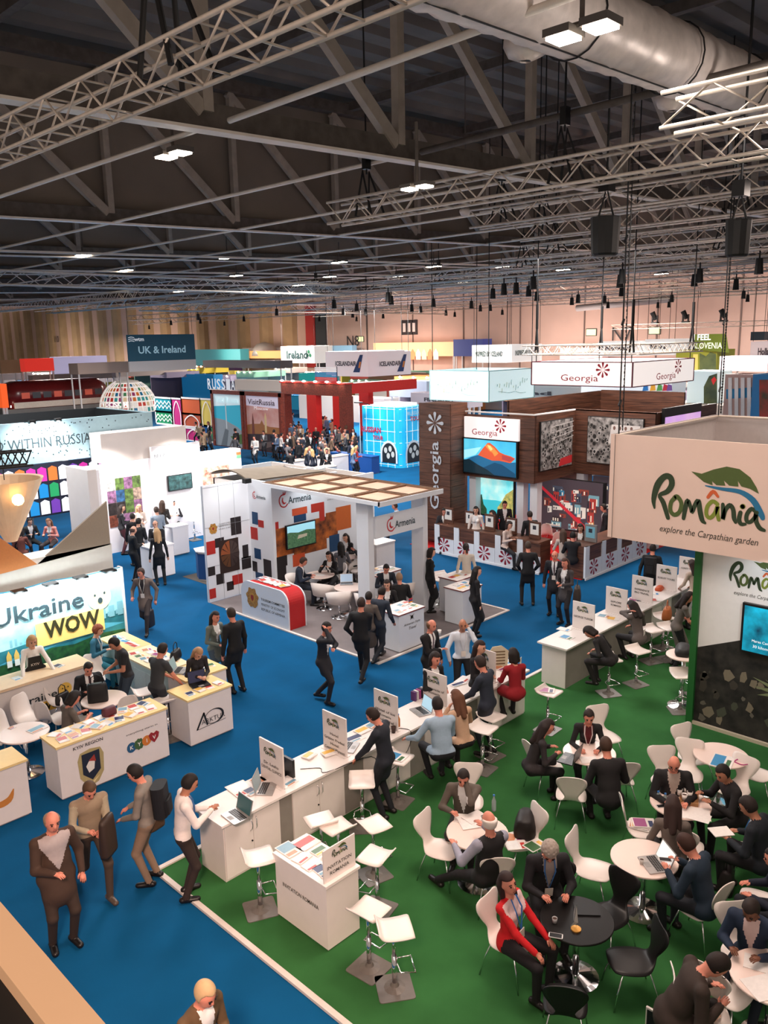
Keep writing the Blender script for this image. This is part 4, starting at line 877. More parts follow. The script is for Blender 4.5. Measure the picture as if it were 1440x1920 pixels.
b = MB(); b.box(13.0, 13.2, 17.95, 18.1, 3.3, 3.42); b.build('floodlight', BLACKP, label='small floodlight on the corner of the stepped white wall', cat='lamp')
# ================================================================ walnut two-storey stand with the petal emblem
gs = thing('stand_building', 'two-storey walnut-clad stand with an upper gallery and white columns', 'building')
def planks(name, par, pl, c, a0, a1, z0, z1, n=5, th=.05, m=WOOD):
    """wall of boards; each board an own mesh"""
    for k in range(n):
        za = z0+(z1-z0)*k/n; zb = z0+(z1-z0)*(k+1)/n-.012
        if pl == 'X': boxpart('board', m, par, c, c+th, a0, a1, za, zb)
        else: boxpart('board', m, par, a0, a1, c, c+th, za, zb)
    if pl == 'X': boxpart(name, m, par, c+th*.5, c+th+.05, a0, a1, z0, z1-.012)
    else: boxpart(name, m, par, a0, a1, c+th*.5, c+th+.05, z0, z1-.012)
planks('tower_core', gs, 'X', 21.2, 17.67, 19.05, 0.1, 4.88, 12); planks('tower_core', gs, 'Y', 17.67, 21.31, 22.0, .1, 4.88, 12)
boxpart('tower_core', WOOD, gs, 21.35, 22.3, 17.8, 19.0, .1, 4.86)
text('Georgia', mat('silver_letter', (200, 206, 214), .4, .1), frame('X', 21.2, 18.28, 2.42) @ Matrix.Rotation(PI/2, 4, 'Z'), w=2.35, h=.52, parent=gs, thick=.03, bold=.01)
flower(frame('X', 21.18, 18.30, 4.22), .38, mat('silver_letter', (200, 206, 214)), gs, 8, 'petal_emblem')
planks('gallery_wall', gs, 'X', 22.0, 14.85, 17.67, 2.38, 4.5, 6); planks('gallery_wall', gs, 'Y', 14.85, 22.11, 24.4, 2.38, 4.55, 6)
planks('gallery_wall', gs, 'X', 24.4, 12.0, 14.85, 2.45, 4.62, 6); planks('gallery_wall', gs, 'Y', 12.0, 24.51, 29.0, 2.5, 4.6, 6)
boxpart('gallery_floor', WOOD, gs, 22.11, 29, 14.96, 17.6, 2.42, 2.5); boxpart('gallery_floor', WOOD, gs, 24.51, 29, 12.11, 14.96, 2.42, 2.5)
for q in ((22.0, 22.12, 14.85, 17.67), (22.12, 24.5, 14.85, 14.97), (24.4, 24.52, 12.0, 14.85)): boxpart('white_coping', WHITE, gs, *q, 4.56, 4.6)
planks('rear_wall', gs, 'Y', 16.55, 23.0, 29.0, 2.5, 4.92, 6); planks('rear_wall', gs, 'X', 29.0, 13.2, 16.55, 2.5, 4.95, 6)
for x, y in ((22.2, 17.35), (22.3, 15.45), (22.35, 14.95), (24.45, 14.5), (25.2, 12.2)): b = MB(); b.box(x, x+.28, y, y+.28, 0.01, 2.42); b.build('white_column', AW, gs)
# lit signs and screens
lb = boxpart('lit_sign_box', cm((250, 240, 238), .5, emit=.6, pre='lit'), gs, 21.9, 21.99, 15.40, 17.62, 3.72, 4.42); georgia_sign('X', 21.9, 16.55, 4.07, 1.7, .62, lb)
tv = thing('wall_screen', 'large lit screen with a red-lit snowy mountain under a blue sky', 'screen'); boxpart('screen_case', BLACKP, tv, 21.88, 21.97, 15.42, 17.66, 2.5, 3.72)
E_ = lambda c, e=.9: cm(c, .3, emit=e, pre='scr')
flat('mountain_picture', [(mat('scr_sky', (20, 150, 196), .3, emit=.9, c2=(90, 190, 215), scale=1, noise=.3), [(0, 0), (2.14, 0), (2.14, 1.14), (0, 1.14)]), (E_((150, 215, 225)), [(0, .45), (.5, .62), (.75, .9), (.5, .85), (0, .75)]),
    (E_((196, 78, 44)), [(.55, .55), (.8, .85), (1.0, 1.05), (1.1, 1.06), (1.3, .95), (1.5, .78), (1.7, .72), (1.95, .68), (2.12, .62), (1.9, .42), (1.3, .4)]), (E_((226, 130, 60)), [(.9, .95), (1.02, 1.02), (1.25, .92), (1.45, .74), (1.3, .62), (1.2, .75), (1.1, .78)]), (E_((240, 190, 120)), [(1.0, .98), (1.12, .97), (1.22, .86), (1.14, .8), (1.05, .88)]), (E_((160, 60, 60)), [(1.6, .7), (1.9, .66), (2.1, .6), (1.9, .5), (1.6, .55)]),
    (E_((30, 96, 136), .7), [(0, .38), (.3, .52), (.6, .62), (.85, .56), (1.2, .48), (1.5, .5), (1.9, .46), (2.14, .5), (2.14, .1), (0, .1)]), (E_((18, 70, 104), .6), [(.8, .2), (1.3, .42), (1.6, .38), (2.14, .12), (2.14, 0), (.8, 0)]), (E_((22, 44, 54), .5), [(0, 0), (0, .42), (.25, .45), (.6, .3), (1.0, .16), (1.3, 0)])], frame('X', 21.88, 17.61, 2.54), tv)
tv = thing('wall_screen', 'lit picture wall of a turquoise lake and cliffs under the gallery', 'screen'); boxpart('screen_case', BLACKP, tv, 22.5, 22.58, 15.95, 17.66, .95, 2.36)
flat('lake_picture', [(mat('scr_cloudsky', (200, 226, 214), .3, emit=1.0, c2=(90, 196, 206), scale=2, noise=.3), [(0, 0), (1.6, 0), (1.6, 1.3), (0, 1.3)]), (E_((60, 176, 190)), [(0, 0), (1.6, 0), (1.6, .5), (.9, .55), (0, .5)]), (mat('scr_cliff', (190, 176, 96), .3, emit=.8, c2=(110, 120, 70), scale=9, noise=.3), [(1.0, .0), (.95, .3), (1.15, .55), (1.3, .8), (1.6, 1.0), (1.6, 0)]), (mat('scr_fir', (50, 90, 60), .3, emit=.5, c2=(24, 50, 36), scale=14, noise=.3), [(0, 0), (0, .75), (.12, .9), (.18, .6), (.28, .7), (.36, .35), (.5, .2), (.5, 0)])], frame('X', 22.5, 17.6, 1.0), tv)
tv = thing('wall_screen', 'lit picture wall of colourful old-town balconies behind the columns', 'screen'); boxpart('screen_case', BLACKP, tv, 23.6, 23.7, 13.2, 15.7, .6, 2.36)
P = [(E_((70, 60, 66), .6), [(0, 0), (2.4, 0), (2.4, 1.7), (0, 1.7)])]; rnd = random.Random(5)
for k in range(46):
    u, v = rnd.uniform(0, 2.0), rnd.uniform(0, 1.3); w_, h_ = rnd.uniform(.15, .4), rnd.uniform(.12, .4); c = rnd.choice(((160, 60, 54), (60, 120, 150), (206, 200, 190), (200, 150, 90), (110, 150, 160), (130, 60, 50), (70, 76, 90), (60, 50, 54))); P.append((E_(c, .6), [(u, v), (u+w_, v+.03), (u+w_, v+h_), (u, v+h_)]))
    for t in range(int(w_/.09)): P.append((E_(rnd.choice(((230, 220, 200), (40, 44, 56))), .6), [(u+.02+t*.09, v+.04), (u+.06+t*.09, v+.04), (u+.06+t*.09, v+h_*.7), (u+.02+t*.09, v+h_*.7)]))
P.append((E_((170, 40, 50)), [(0, 1.35), (.1, 1.4), (2.0, .1), (1.9, .02)]))
flat('town_picture', P, frame('X', 23.6, 15.68, .64), tv)
flat('town_picture', P[:80], frame('X', 24.9, 14.4, .64), thing('wall_screen', 'narrower lit town picture right of the staircase wall', 'screen') if False else tag(empty('wall_screen', label='narrower lit picture of white town houses beyond the staircase', cat='screen')))
boxpart('stair_wall', cm((196, 176, 168), .6), gs, 24.9, 25.0, 14.5, 16.5, 0, 2.42); b = MB(); b.cyl((24.8, 15.2, 1.9), (24.8, 13.9, 1.2), .03, n=8); b.build('stair_rail', cm((110, 96, 90), .4, metal=.5), gs)
# gallery photo panels
PHM = mat('photo_black_white', (190, 184, 180), .5, c2=(30, 28, 28), scale=7, noise=.6)
for (pl, c, a0, a1, z0, z1, lab) in (('Y', 14.79, 22.25, 24.15, 2.75, 4.35, 'gallery photo panel of a market stall with a red cloth, wider one'), ('X', 24.34, 12.35, 14.35, 2.85, 4.4, 'gallery photo panel showing a white building above a red cloth, smaller one')):
    pn = thing('photo_panel', lab, 'picture'); 
    if pl == 'Y': boxpart('panel_board', cm((30, 28, 28), pre='print'), pn, a0, a1, c, c+.05, z0, z1)
    else: boxpart('panel_board', cm((30, 28, 28), pre='print'), pn, c, c+.05, a0, a1, z0, z1)
    W, Hh = abs(a1-a0), z1-z0; P = [(PHM, [(.02, .02), (W-.02, .02), (W-.02, Hh-.02), (.02, Hh-.02)])]; rnd = random.Random(int(a0*10))
    for i in range(150):
        u, v = rnd.uniform(.03, W-.2), rnd.uniform(.12, Hh-.2); g_ = rnd.choice((60, 90, 150, 190, 120, 170)); r_ = rnd.uniform(.03, .1); n = 8; P.append((cm((g_, g_-4, g_-8), pre='print'), [(u+r_+r_*math.cos(2*PI*k/n)*.8, v+r_*math.sin(2*PI*k/n)*.9) for k in range(n)]))
        P.append((cm((34, 32, 32), pre='print'), [(u+r_+r_*.6*math.cos(2*PI*k/n)*.8, v+r_*.6*math.sin(2*PI*k/n)*.9) for k in range(n)]))
    P.append((cm((196, 44, 48), pre='print'), [(W*.55, .05), (W*.97, .1), (W*.97, .36), (W*.6, .3)]))
    if pl == 'X': P += [(cm((220, 214, 210), pre='print'), [(W*.4, Hh*.45), (W*.9, Hh*.4), (W*.95, Hh*.85), (W*.45, Hh*.85)])]+[(cm((120, 90, 80), pre='print'), [(W*(.5+.1*k)+.05*math.cos(t), Hh*.78+.07*math.sin(t)) for t in (0, 1, 2, 3, 4, 5)]) for k in range(4)]
    else:
        for k in range(4): P.append((cm((210, 206, 202), pre='print'), [(.3*W, Hh*(.5+.12*k)), (W, Hh*(.62+.1*k)), (W, Hh*(.62+.1*k)+.02), (.3*W, Hh*(.5+.12*k)+.02)]))
    flat('photo_print', P, frame(pl, c, a0 if pl == 'Y' else a1, z0), pn)
tv = thing('wall_screen', 'wide lit screen with a pink dusk sky over blue hills on the gallery end', 'screen'); boxpart('screen_case', BLACKP, tv, 24.7, 27.4, 11.85, 11.95, 3.6, 4.72)
flat('dusk_picture', [(mat('scr_dusk', (236, 190, 214), .3, emit=.9, c2=(196, 150, 220), scale=.8, noise=.3), [(0, 0), (2.6, 0), (2.6, .8), (0, .8)]), (E_((30, 110, 150)), [(0, 0), (0, .2), (.5, .32), (1.0, .26), (1.5, .3), (2.1, .16), (2.6, .1), (2.6, 0)])], frame('Y', 11.85, 24.75, 3.64), tv)
# reception desks with cut-out wooden fronts
def gdesk(pl, c, a0, a1, h, n, label):
    """row of n bays; plane X: front faces -X at x=c; bays run along a"""
    r = thing('reception_counter', label, 'counter', 'reception counters of the walnut stand'); L = (a1-a0)/n; D = .6
    bx = (lambda nm, m, f0, f1, s0, s1, z0, z1: boxpart(nm, m, r, c+f0, c+f1, s0, s1, z0, z1)) if pl == 'X' else (lambda nm, m, f0, f1, s0, s1, z0, z1: boxpart(nm, m, r, s0, s1, c+f0, c+f1, z0, z1))
    bx('counter_body', WOOD, .05, D, a0+.02, a1-.02, .02, h-.05); bx('worktop', WOOD, .0, D+.05, a0+.02, a1-.02, h-.05, h)
    for k in range(n):
        s0 = a0+k*L; bx('white_front', AW, -.01, .05, s0, s0+L-.01, .06, h*.55)
        e0, e1 = (s0+L-.22, s0+L-.01) if pl == 'X' else (s0, s0+.22)
        bx('white_front', AW, -.01, .05, e0, e1, h*.55, h); bx('wood_inset', WOOD, .02, .05, s0 if pl == 'X' else s0+.22, s0+L-.22 if pl == 'X' else s0+L-.01, h*.55, h-.05)
        mid = s0+L*.5; flower(frame(pl, c-.01, mid, .33), .25, cm((140, 26, 46), .5, pre='print'), r)
    bx('plinth', AW, -.04, .0, a0, a1, 0, .06)
    return r
gdesk('X', 20.3, 13.45, 17.6, .98, 5, 'long walnut and white reception counter with red petal emblems, facing the tables'); gdesk('Y', 12.1, 20.62, 24.4, 1.0, 4, 'walnut and white reception counter with red petal emblems beside the red carpet')
boxpart('end_panel', AW, bpy.data.objects['reception_counter'], 20.6, 20.66, 12.1, 12.7, .02, .98) if False else None
for k, (x, y, pl, lab) in enumerate(((20.6, 17.25, 'X', 'grey notice stand at the foot of the walnut tower'), (20.6, 16.35, 'X', 'wooden sign board beside the white-jacketed woman'), (20.6, 15.55, 'X', 'wooden sign board with a round dark logo'), (20.6, 14.72, 'X', 'wooden sign board with a square logo'), (20.6, 13.85, 'X', 'wooden sign board nearest the standing bald man'), (21.3, 12.35, 'X', 'pale blue sign board on the side counter'))):
    r = thing('counter_sign', lab, 'sign', 'sign boards on the walnut counters'); boxpart('sign_board', WOOD if k < 5 else GREYP, r, x, x+.05, y-.2, y+.2, .99, 1.52); boxpart('notice', cm((222, 220, 216)) if k < 5 else cm((120, 180, 200)), r, x-.006, x, y-.15, y+.15, 1.12, 1.46); sq('X', x-.006, y-.06, y+.06, 1.28, 1.4, (50, 50, 60), r, .003, 'logo')
for k, (x, y) in enumerate(((23.2, 13.9), (22.4, 13.6), (23.0, 12.95), (23.6, 13.3))): o = boxpart('bistro_chair', SHELLW, None, x, x+.42, y, y+.42, .40, .46) if False else None
# hung light box with the petal emblem
LIT = cm((255, 246, 242), .5, emit=.65, pre='lit'); FR = cm((110, 40, 60), .5)
lb = thing('hanging_light_box', 'hanging square white light box with the red petal emblem above the walnut stand', 'sign')
x0, x1, y0, y1, z0, z1 = 22.5, 26.6, 11.84, 15.34, 5.50, 6.22
for nm, q in (('front_face', (x0, x0+.05, y0, y1)), ('side_face', (x0+.05, x1, y0, y0+.05)), ('rear_face', (x1-.05, x1, y0+.05, y1)), ('far_side_face', (x0+.05, x1-.05, y1-.05, y1))): boxpart(nm, LIT, lb, *q, z0, z1)
b = MB()
for zz in (z0, z1):
    for p, q in (((x0, y0), (x0, y1)), ((x0, y0), (x1, y0)), ((x1, y0), (x1, y1)), ((x0, y1), (x1, y1))): b.cyl((*p, zz), (*q, zz), .02, n=4)
for p in ((x0, y0), (x0, y1), (x1, y0), (x1, y1)): b.cyl((*p, z0), (*p, z1), .025, n=4)
b.build('edge_frame', FR, lb)
for p in ((x0+.1, y0+.1), (x0+.1, y1-.1), (x1-.1, y0+.1), (x1-.1, y1-.1)): b = MB(); b.cyl((*p, z1-.1), (*p, 6.45), .015, n=4); b.build('cable', BLACK, lb)
georgia_sign('X', x0, 13.35, 5.88, 2.1, .62, lb); georgia_sign('Y', y0, 24.9, 5.88, 2.1, .62, lb)
lb = thing('hanging_light_box', 'hanging white light box with washed-out green marks, farther than the petal-emblem box', 'sign')
x0, x1, y0, y1, z0, z1 = 32.0, 35.8, 24.24, 27.97, 3.98, 5.45
LITB = cm((222, 248, 250), .5, emit=.4, pre='lit')
for nm, q in (('front_face', (x0, x0+.05, y0, y1)), ('side_face', (x0+.05, x1, y0, y0+.05)), ('rear_face', (x1-.05, x1, y0+.05, y1)), ('far_side_face', (x0+.05, x1-.05, y1-.05, y1))): boxpart(nm, LITB, lb, *q, z0, z1)
for p in ((x0+.1, y0+.1), (x0+.1, y1-.1), (x1-.1, y0+.1), (x1-.1, y1-.1)): b = MB(); b.cyl((*p, z1-.1), (*p, 16), .02, n=4); b.build('cable', BLACK, lb)
b = MB()
for p in ((x0, y0), (x0, y1), (x1, y0)): b.cyl((*p, z0), (*p, z1), .03, n=4)
for zz in (z0, z1): b.cyl((x0, y0, zz), (x0, y1, zz), .025, n=4); b.cyl((x0, y0, zz), (x1, y0, zz), .025, n=4)
b.build('edge_frame', cm((120, 160, 160)), lb)
for pl, c, a in (('X', x0, 26.1), ('Y', y0, 33.9)):
    b = MB(); M4 = frame(pl, c, a, 4.7, .04); rnd = random.Random(3)
    for k in range(14): b.mat(cm(rnd.choice(((60, 96, 76), (110, 140, 100), (180, 170, 90))), .6, pre='print')); u = -1.3+k*.19; v = rnd.uniform(-.35, .25); stroke(b, [(u, v), (u+.03, v+rnd.uniform(.06, .25))], .035, M4)
    b.mat(cm((150, 170, 160), pre='print')); stroke(b, [(-1.2, -.25), (-.8, -.3), (-.3, -.36), (.2, -.33), (.6, -.42), (1.1, -.42)], .02, M4); b.build('faded_lettering', None, lb)
# ================================================================ blue city-panorama stand: back wall, info desk, counters
uw = thing('backdrop_wall', 'bright backdrop wall reading Ukraine WOW over a blue city panorama', 'wall')
boxpart('wall_panel', mat('backdrop_white', (236, 240, 240), .55, noise=.02), uw, 3.5, 8.25, 16.1, 16.2, 0, 2.32)
SKYP = mat('print_sky', (110, 200, 222), .5, c2=(226, 240, 240), scale=1.2, noise=.3); FORE = mat('print_forest', (38, 96, 48), .6, c2=(16, 52, 34), scale=9, noise=.4); RIV = cm((80, 170, 200), .5, pre='print'); CIT = cm((120, 176, 190), .6, pre='print')
P = [(SKYP, [(0, .3), (4.75, .3), (4.75, 2.3), (0, 2.3)]), (mat('print_far', (46, 130, 140), .6, c2=(20, 90, 110), scale=4, noise=.3), [(0, .3), (4.75, .3), (4.75, 1.42), (4.2, 1.38), (3.4, 1.3), (2.6, 1.2), (0, 1.05)]), (RIV, [(2.0, .9), (2.9, 1.12), (3.6, 1.16), (4.3, 1.2), (4.75, 1.1), (4.0, 1.05), (3.2, 1.0)]), (FORE, [(0, 0), (4.75, 0), (4.75, .95), (4.2, 1.0), (3.6, .92), (3.1, .98), (2.6, .85), (2.1, .9), (1.5, .72), (.9, .75), (0, .6)])]
rnd = random.Random(2)
for k in range(26): u = 2.3+k*.094; hh = rnd.uniform(.03, .14); P.append((CIT, [(u, 1.2+.06*(u-2.3)), (u+.05, 1.2+.06*(u-2.3)), (u+.05, 1.22+.06*(u-2.3)+hh), (u, 1.22+.06*(u-2.3)+hh)]))
for k in range(3): u = 4.2+k*.2; P.append((CIT, [(u, 1.3), (u+.13, 1.3), (u+.13, 1.5+.05*k), (u, 1.5+.05*k)]))
for u in (1.75, 1.95, 2.25, 2.4): P.append((cm((214, 176, 90), pre='print'), [(u-.05, .95), (u+.05, .95), (u+.05, 1.05), (u, 1.16), (u-.05, 1.05)])); P.append((cm((220, 220, 214), pre='print'), [(u-.05, .82), (u+.05, .82), (u+.05, .95), (u-.05, .95)]))
P.append((cm((244, 206, 120), .5, pre='print'), [(2.82, 1.06), (4.28, 1.06), (4.28, 1.56), (2.82, 1.56)])); P.append((cm((246, 226, 170), .5, pre='print'), [(4.22+.26*math.cos(2*PI*k/24), 1.78+.26*math.sin(2*PI*k/24)) for k in range(24)]))
flat('panorama_print', P, frame('Y', 16.1, 3.5, .0), uw)
INK = cm((44, 60, 66), .5, pre='print'); INK2 = cm((48, 46, 26), .5, pre='print')
text('Ukraine', INK, frame('Y', 16.06, 6.44, 1.86), w=1.85, h=.36, parent=uw, bold=.014); text('WOW', INK2, frame('Y', 16.06, 7.08, 1.38), w=1.2, h=.36, parent=uw, bold=.03)
def face3(M, s, par, m):
    b = MB(); b.mat(m)
    for u, v, r_ in ((-.45, .25, .13), (.45, .3, .13), (0, -.3, .28)): b.add([M @ Vector((s*(u+r_*math.cos(t)*.8), s*(v+r_*math.sin(t)), .006)) for t in np.linspace(0, 2*PI, 13)[:-1]], [tuple(range(12))])
    b.build('surprised_face_print', None, par)
face3(frame('Y', 16.06, 7.72, 1.80), .24, uw, INK)
boxpart('side_trim', WHITE, uw, 8.25, 8.29, 16.05, 16.22, 0, 2.34)
for k in range(5): 
    x = 5.2+k*.62; fl_ = thing('floodlight', 'black floodlight on the top edge of the panorama wall, ' + ['farthest from its free end', 'second from the frame edge', 'middle one', 'second from its free end', 'closest to its free end'][k], 'lamp', 'floodlights on the panorama wall'); b = MB(); b.box(x, x+.26, 15.62, 15.82, 2.40, 2.44, None); b.build('lamp_head', BLACKP, fl_); b = MB(); b.cyl((x+.13, 15.8, 2.42), (x+.13, 16.12, 2.33), .014, n=6); b.build('arm', BLACKP, fl_)
    b = MB(); b.box(x+.03, x+.23, 15.64, 15.80, 2.395, 2.40); b.build('lamp_glass', cm((220, 250, 255), .4, emit=6, pre='lit'), fl_)
    spot_light('floodlight_beam', (x+.13, 15.55, 2.36), (x+.13, 16.1, 1.9), 75, 130, (.86, .98, 1), .8, .1)
b = MB(); b.tube([(4.5, 16.0, 2.36), (5.4, 15.95, 2.42), (6.0, 16.0, 2.35), (6.7, 15.95, 2.42), (7.3, 16.0, 2.35), (8.2, 16.0, 2.36)], .012, 5); b.build('cable', cm((40, 130, 160)), uw)
# white building block and sail panels behind
bl = thing('stand_wall', 'pale band wall with angular sail-shaped panels behind the panorama wall', 'wall'); boxpart('band', mat('band_cream', (216, 212, 204), .6, noise=.03), bl, 3.5, 8.56, 17.0, 17.6, 0.0, 2.66)
b = MB(); p0 = [PY(70, 1058, 17.0), PY(207, 1021, 17.0), PY(200, 940, 17.0)]; b.add([tuple(p) for p in p0]+[(p[0], p[1]+.06, p[2]) for p in p0], [(0, 1, 2), (5, 4, 3), (0, 3, 4, 1), (1, 4, 5, 2), (2, 5, 3, 0)]); b.build('sail_panel', cm((150, 136, 120), .7), bl)
b = MB(); p0 = [PY(-20, 1082, 16.95), PY(70, 1058, 16.95), PY(0, 1008, 16.95), PY(-20, 996, 16.95)]; b.add([tuple(p) for p in p0]+[(p[0], p[1]+.06, p[2]) for p in p0], [(0, 1, 2, 3), (7, 6, 5, 4), (0, 4, 5, 1), (1, 5, 6, 2), (2, 6, 7, 3)]); b.build('sail_panel', cm((216, 140, 84), .7), bl)
cn = thing('fabric_lampshade', 'big cream fabric funnel lamp above the sail-shaped panels', 'lamp'); b = MB(); c0 = PY(8, 900, 17.4); b.lathe([(.12, -1.3), (.75, 0), (.76, .02), (.7, .0), (.1, -1.25)], tuple(c0), 24); b.build('shade', mat('cream_fabric', (226, 196, 164), .8, noise=.04, emit=.12), cn); b = MB(); b.ball((c0[0]-.1, c0[1]-.85, c0[2]-.3), .12, 10); b.build('bulb', cm((255, 200, 130), .5, emit=10, pre='lit'), cn)
b = MB(); b.cyl(tuple(c0), (c0[0], c0[1], 10), .01, n=5); b.build('cable', BLACK, cn)
tr = thing('black_truss', 'black lighting truss end above the cream funnel lamp', 'truss')
a = PY(-20, 880, 17.2); c = PY(62, 872, 17.2)
for k, (dy, dz) in enumerate(((0, 0), (.3, 0), (0, .3), (.3, .3))): b = MB(); b.cyl((a[0], a[1]+dy, a[2]+dz), (c[0], c[1]+dy, c[2]+dz), .025, n=6); b.build('chord', BLACK, tr)
b = MB(); n = 6
for k in range(n): xa = a[0]+(c[0]-a[0])*k/n; xb = a[0]+(c[0]-a[0])*(k+1)/n; z_ = a[2]; b.cyl((xa, a[1], z_), (xb, a[1], z_+.3), .015, n=5); b.cyl((xa, a[1]+.3, z_+.3), (xb, a[1]+.3, z_), .015, n=5); b.cyl((xa, a[1], z_+.3), (xa, a[1]+.3, z_+.3), .015, n=5)
b.build('bracing', BLACK, tr, kind='stuff')
# info desk
ud = thing('info_desk', 'long white info desk with a round-eyed yellow mark in front of the panorama', 'counter'); boxpart('counter_body', WHITE, ud, 3.3, 6.78, 14.8, 15.4, 0, .9); boxpart('worktop', mat('pale_oak_top', (236, 206, 170), .45, noise=.05), ud, 3.25, 6.83, 14.76, 15.44, .9, .95)
text('Ukraine', cm((34, 44, 50), pre='print'), frame('Y', 14.79, 5.66, .57), w=.86, h=.15, parent=ud, bold=.012); flat('yellow_plate', [(cm((236, 186, 70), .5, pre='print'), [(0, 0), (.7, 0), (.7, .2), (0, .2)]), (cm((240, 196, 90), .5, pre='print'), [(.55+.13*math.cos(2*PI*k/20), .32+.13*math.sin(2*PI*k/20)) for k in range(20)])], frame('Y', 14.8, 5.70, .26), ud)
text('WOW', INK2, frame('Y', 14.79, 6.03, .36), w=.55, h=.15, parent=ud, bold=.03); face3(frame('Y', 14.788, 6.25, .58), .12, ud, INK2)
LB2 = mat('pale_blue_body', (196, 220, 226), .5, noise=.03)
counter(7.64, 8.18, 14.95, 16.05, .9, 'yellow-topped counter against the panorama wall with dark brochures', top=YTOP, body=LB2, name='counter'); 
dB = counter(7.5, 8.15, 13.45, 14.9, .9, 'white and yellow counter with pale blue drawers behind the tattooed man', top=mat('cream_top', (240, 226, 190), .45, noise=.05), body=LB2, name='counter')
for k in range(3): boxpart('drawer', cm((206, 226, 232)), dB, 7.485, 7.5, 13.5+k*.48, 13.93+k*.48, .35, .75)
counter(7.62, 8.5, 12.7, 13.35, .9, 'yellow-topped counter with a tote and papers behind the long-haired blonde woman', top=YTOP, body=WHITE, name='counter')
ar = counter(7.17, 8.08, 11.95, 12.58, .9, 'white counter with a dark ringed lettering logo and a black laptop', top=YTOP, name='counter')
M4 = frame('Y', 11.95, 7.62, .40); b = MB(); b.mat(cm((30, 34, 40), pre='print')); b2 = [(.19*math.cos(t)+.06, .13*math.sin(t)+.03) for t in np.linspace(-2.6, 2.8, 16)]; stroke(b, b2, [.012+.03*max(0, math.cos(t)) for t in np.linspace(-2.6, 2.8, 16)], M4); stroke(b, [(-.3, -.11), (-.15, .15)], .035, M4); stroke(b, [(-.15, .15), (-.09, -.08)], .035, M4); stroke(b, [(-.32, -.12), (.3, -.1)], .008, M4); b.build('ring_logo', None, ar)
text('ARKTUR', cm((30, 34, 40), pre='print'), frame('Y', 11.945, 7.66, .39), w=.50, h=.085, parent=ar, bold=-.004)
ky = counter(4.82, 6.74, 11.95, 12.5, .92, 'long white counter reading KYIV REGION with its top full of brochures', top=YTOP, name='counter')
text('KYIV REGION', cm((44, 42, 44), pre='print'), frame('Y', 11.95, 5.32, .79), w=.50, h=.055, parent=ky, bold=.012); text('everything starts in', cm((44, 42, 44), pre='print'), frame('Y', 11.95, 6.26, .68), w=.58, h=.04, parent=ky)
flat('regional_arms', [(cm((176, 160, 110), pre='print'), [(-.22, .15), (-.17, .27), (0, .30), (.17, .27), (.22, .15), (.2, -.15), (.1, -.3), (0, -.33), (-.1, -.3), (-.2, -.15)]), (cm((34, 40, 56), pre='print'), [(-.15, .24), (.15, .24), (.15, -.1), (0, -.24), (-.15, -.1)]), (cm((230, 224, 214), pre='print'), [(-.09, .02), (-.02, .12), (.06, .06), (.04, -.06), (-.05, -.1)]), (cm((160, 60, 50), pre='print'), [(-.04, .1), (.06, .18), (.08, .06)]), (cm((220, 200, 150), pre='print'), [(-.12, -.2), (0, -.27), (.12, -.2), (0, -.31)])], frame('Y', 11.95, 5.34, .40), ky)
for k, (c, ch) in enumerate((((40, 90, 130), 'K'), ((70, 100, 60), 'Y'), ((206, 120, 50), 'I'), ((150, 40, 46), 'V'))):
    M4 = frame('Y', 11.949-.001*k, 6.05+k*.14, .44+.012*k); pts = [((.085+(.012 if i % 2 and k == 1 else 0))*math.cos(2*PI*i/18), (.09+(.015 if i % 2 and k == 1 else 0))*math.sin(2*PI*i/18)) for i in range(18)]
    if k == 3: pts = [(0, -.1), (.08, -.02), (.1, .06), (.05, .1), (0, .07), (-.05, .1), (-.1, .06), (-.08, -.02)]
    flat('colour_blob', [(cm(c, pre='print'), pts)], M4, ky); text(ch, cm((240, 236, 230), pre='print'), M4 @ Matrix.Translation((0, 0, .004)), h=.07, parent=ky, bold=.02)
lf = counter(3.3, 4.34, 11.95, 12.5, .92, 'white counter with a pale yellow top at the frame edge, beside the brochure-laden one', top=YTOP, name='counter')
b = MB(); b.mat(cm((200, 130, 60), pre='print')); M4 = frame('Y', 11.95, 3.95, .5); stroke(b, [(-.2, 0), (-.1, -.14), (.08, -.12), (.16, .02)], [.03, .09, .1, .02], M4); b.build('brush_mark', None, lf)
scatter((4.9, 12.0), (1.75, 0), 9, 'on the KYIV REGION counter', .92, 2, w=.16, l=.22, depth=.5, seed=21, jit=.6)
scatter((7.72, 15.0), (0, 1.0), 5, 'on the counter against the panorama wall', .9, 1, w=.2, l=.15, depth=-.4, seed=22); scatter((7.55, 13.6), (0, 1.2), 6, 'on the cream counter top with pale drawers', .9, 2, w=.15, l=.2, depth=-.55, seed=23)
scatter((7.25, 12.0), (.8, 0), 4, 'on the ringed-logo counter', .9, 1, w=.14, l=.2, depth=.3, seed=24, jit=.2); scatter((7.7, 12.75), (.75, 0), 4, 'on the counter behind the blonde woman', .9, 1, w=.15, l=.2, depth=.5, seed=25)
scatter((3.5, 14.85), (3.2, 0), 4, 'on the long white info desk', .95, 1, w=.15, l=.2, depth=.5, seed=26); scatter((3.7, 12.0), (.6, 0), 2, 'on the counter at the frame edge', .92, 1, w=.2, l=.28, depth=.4, seed=27)
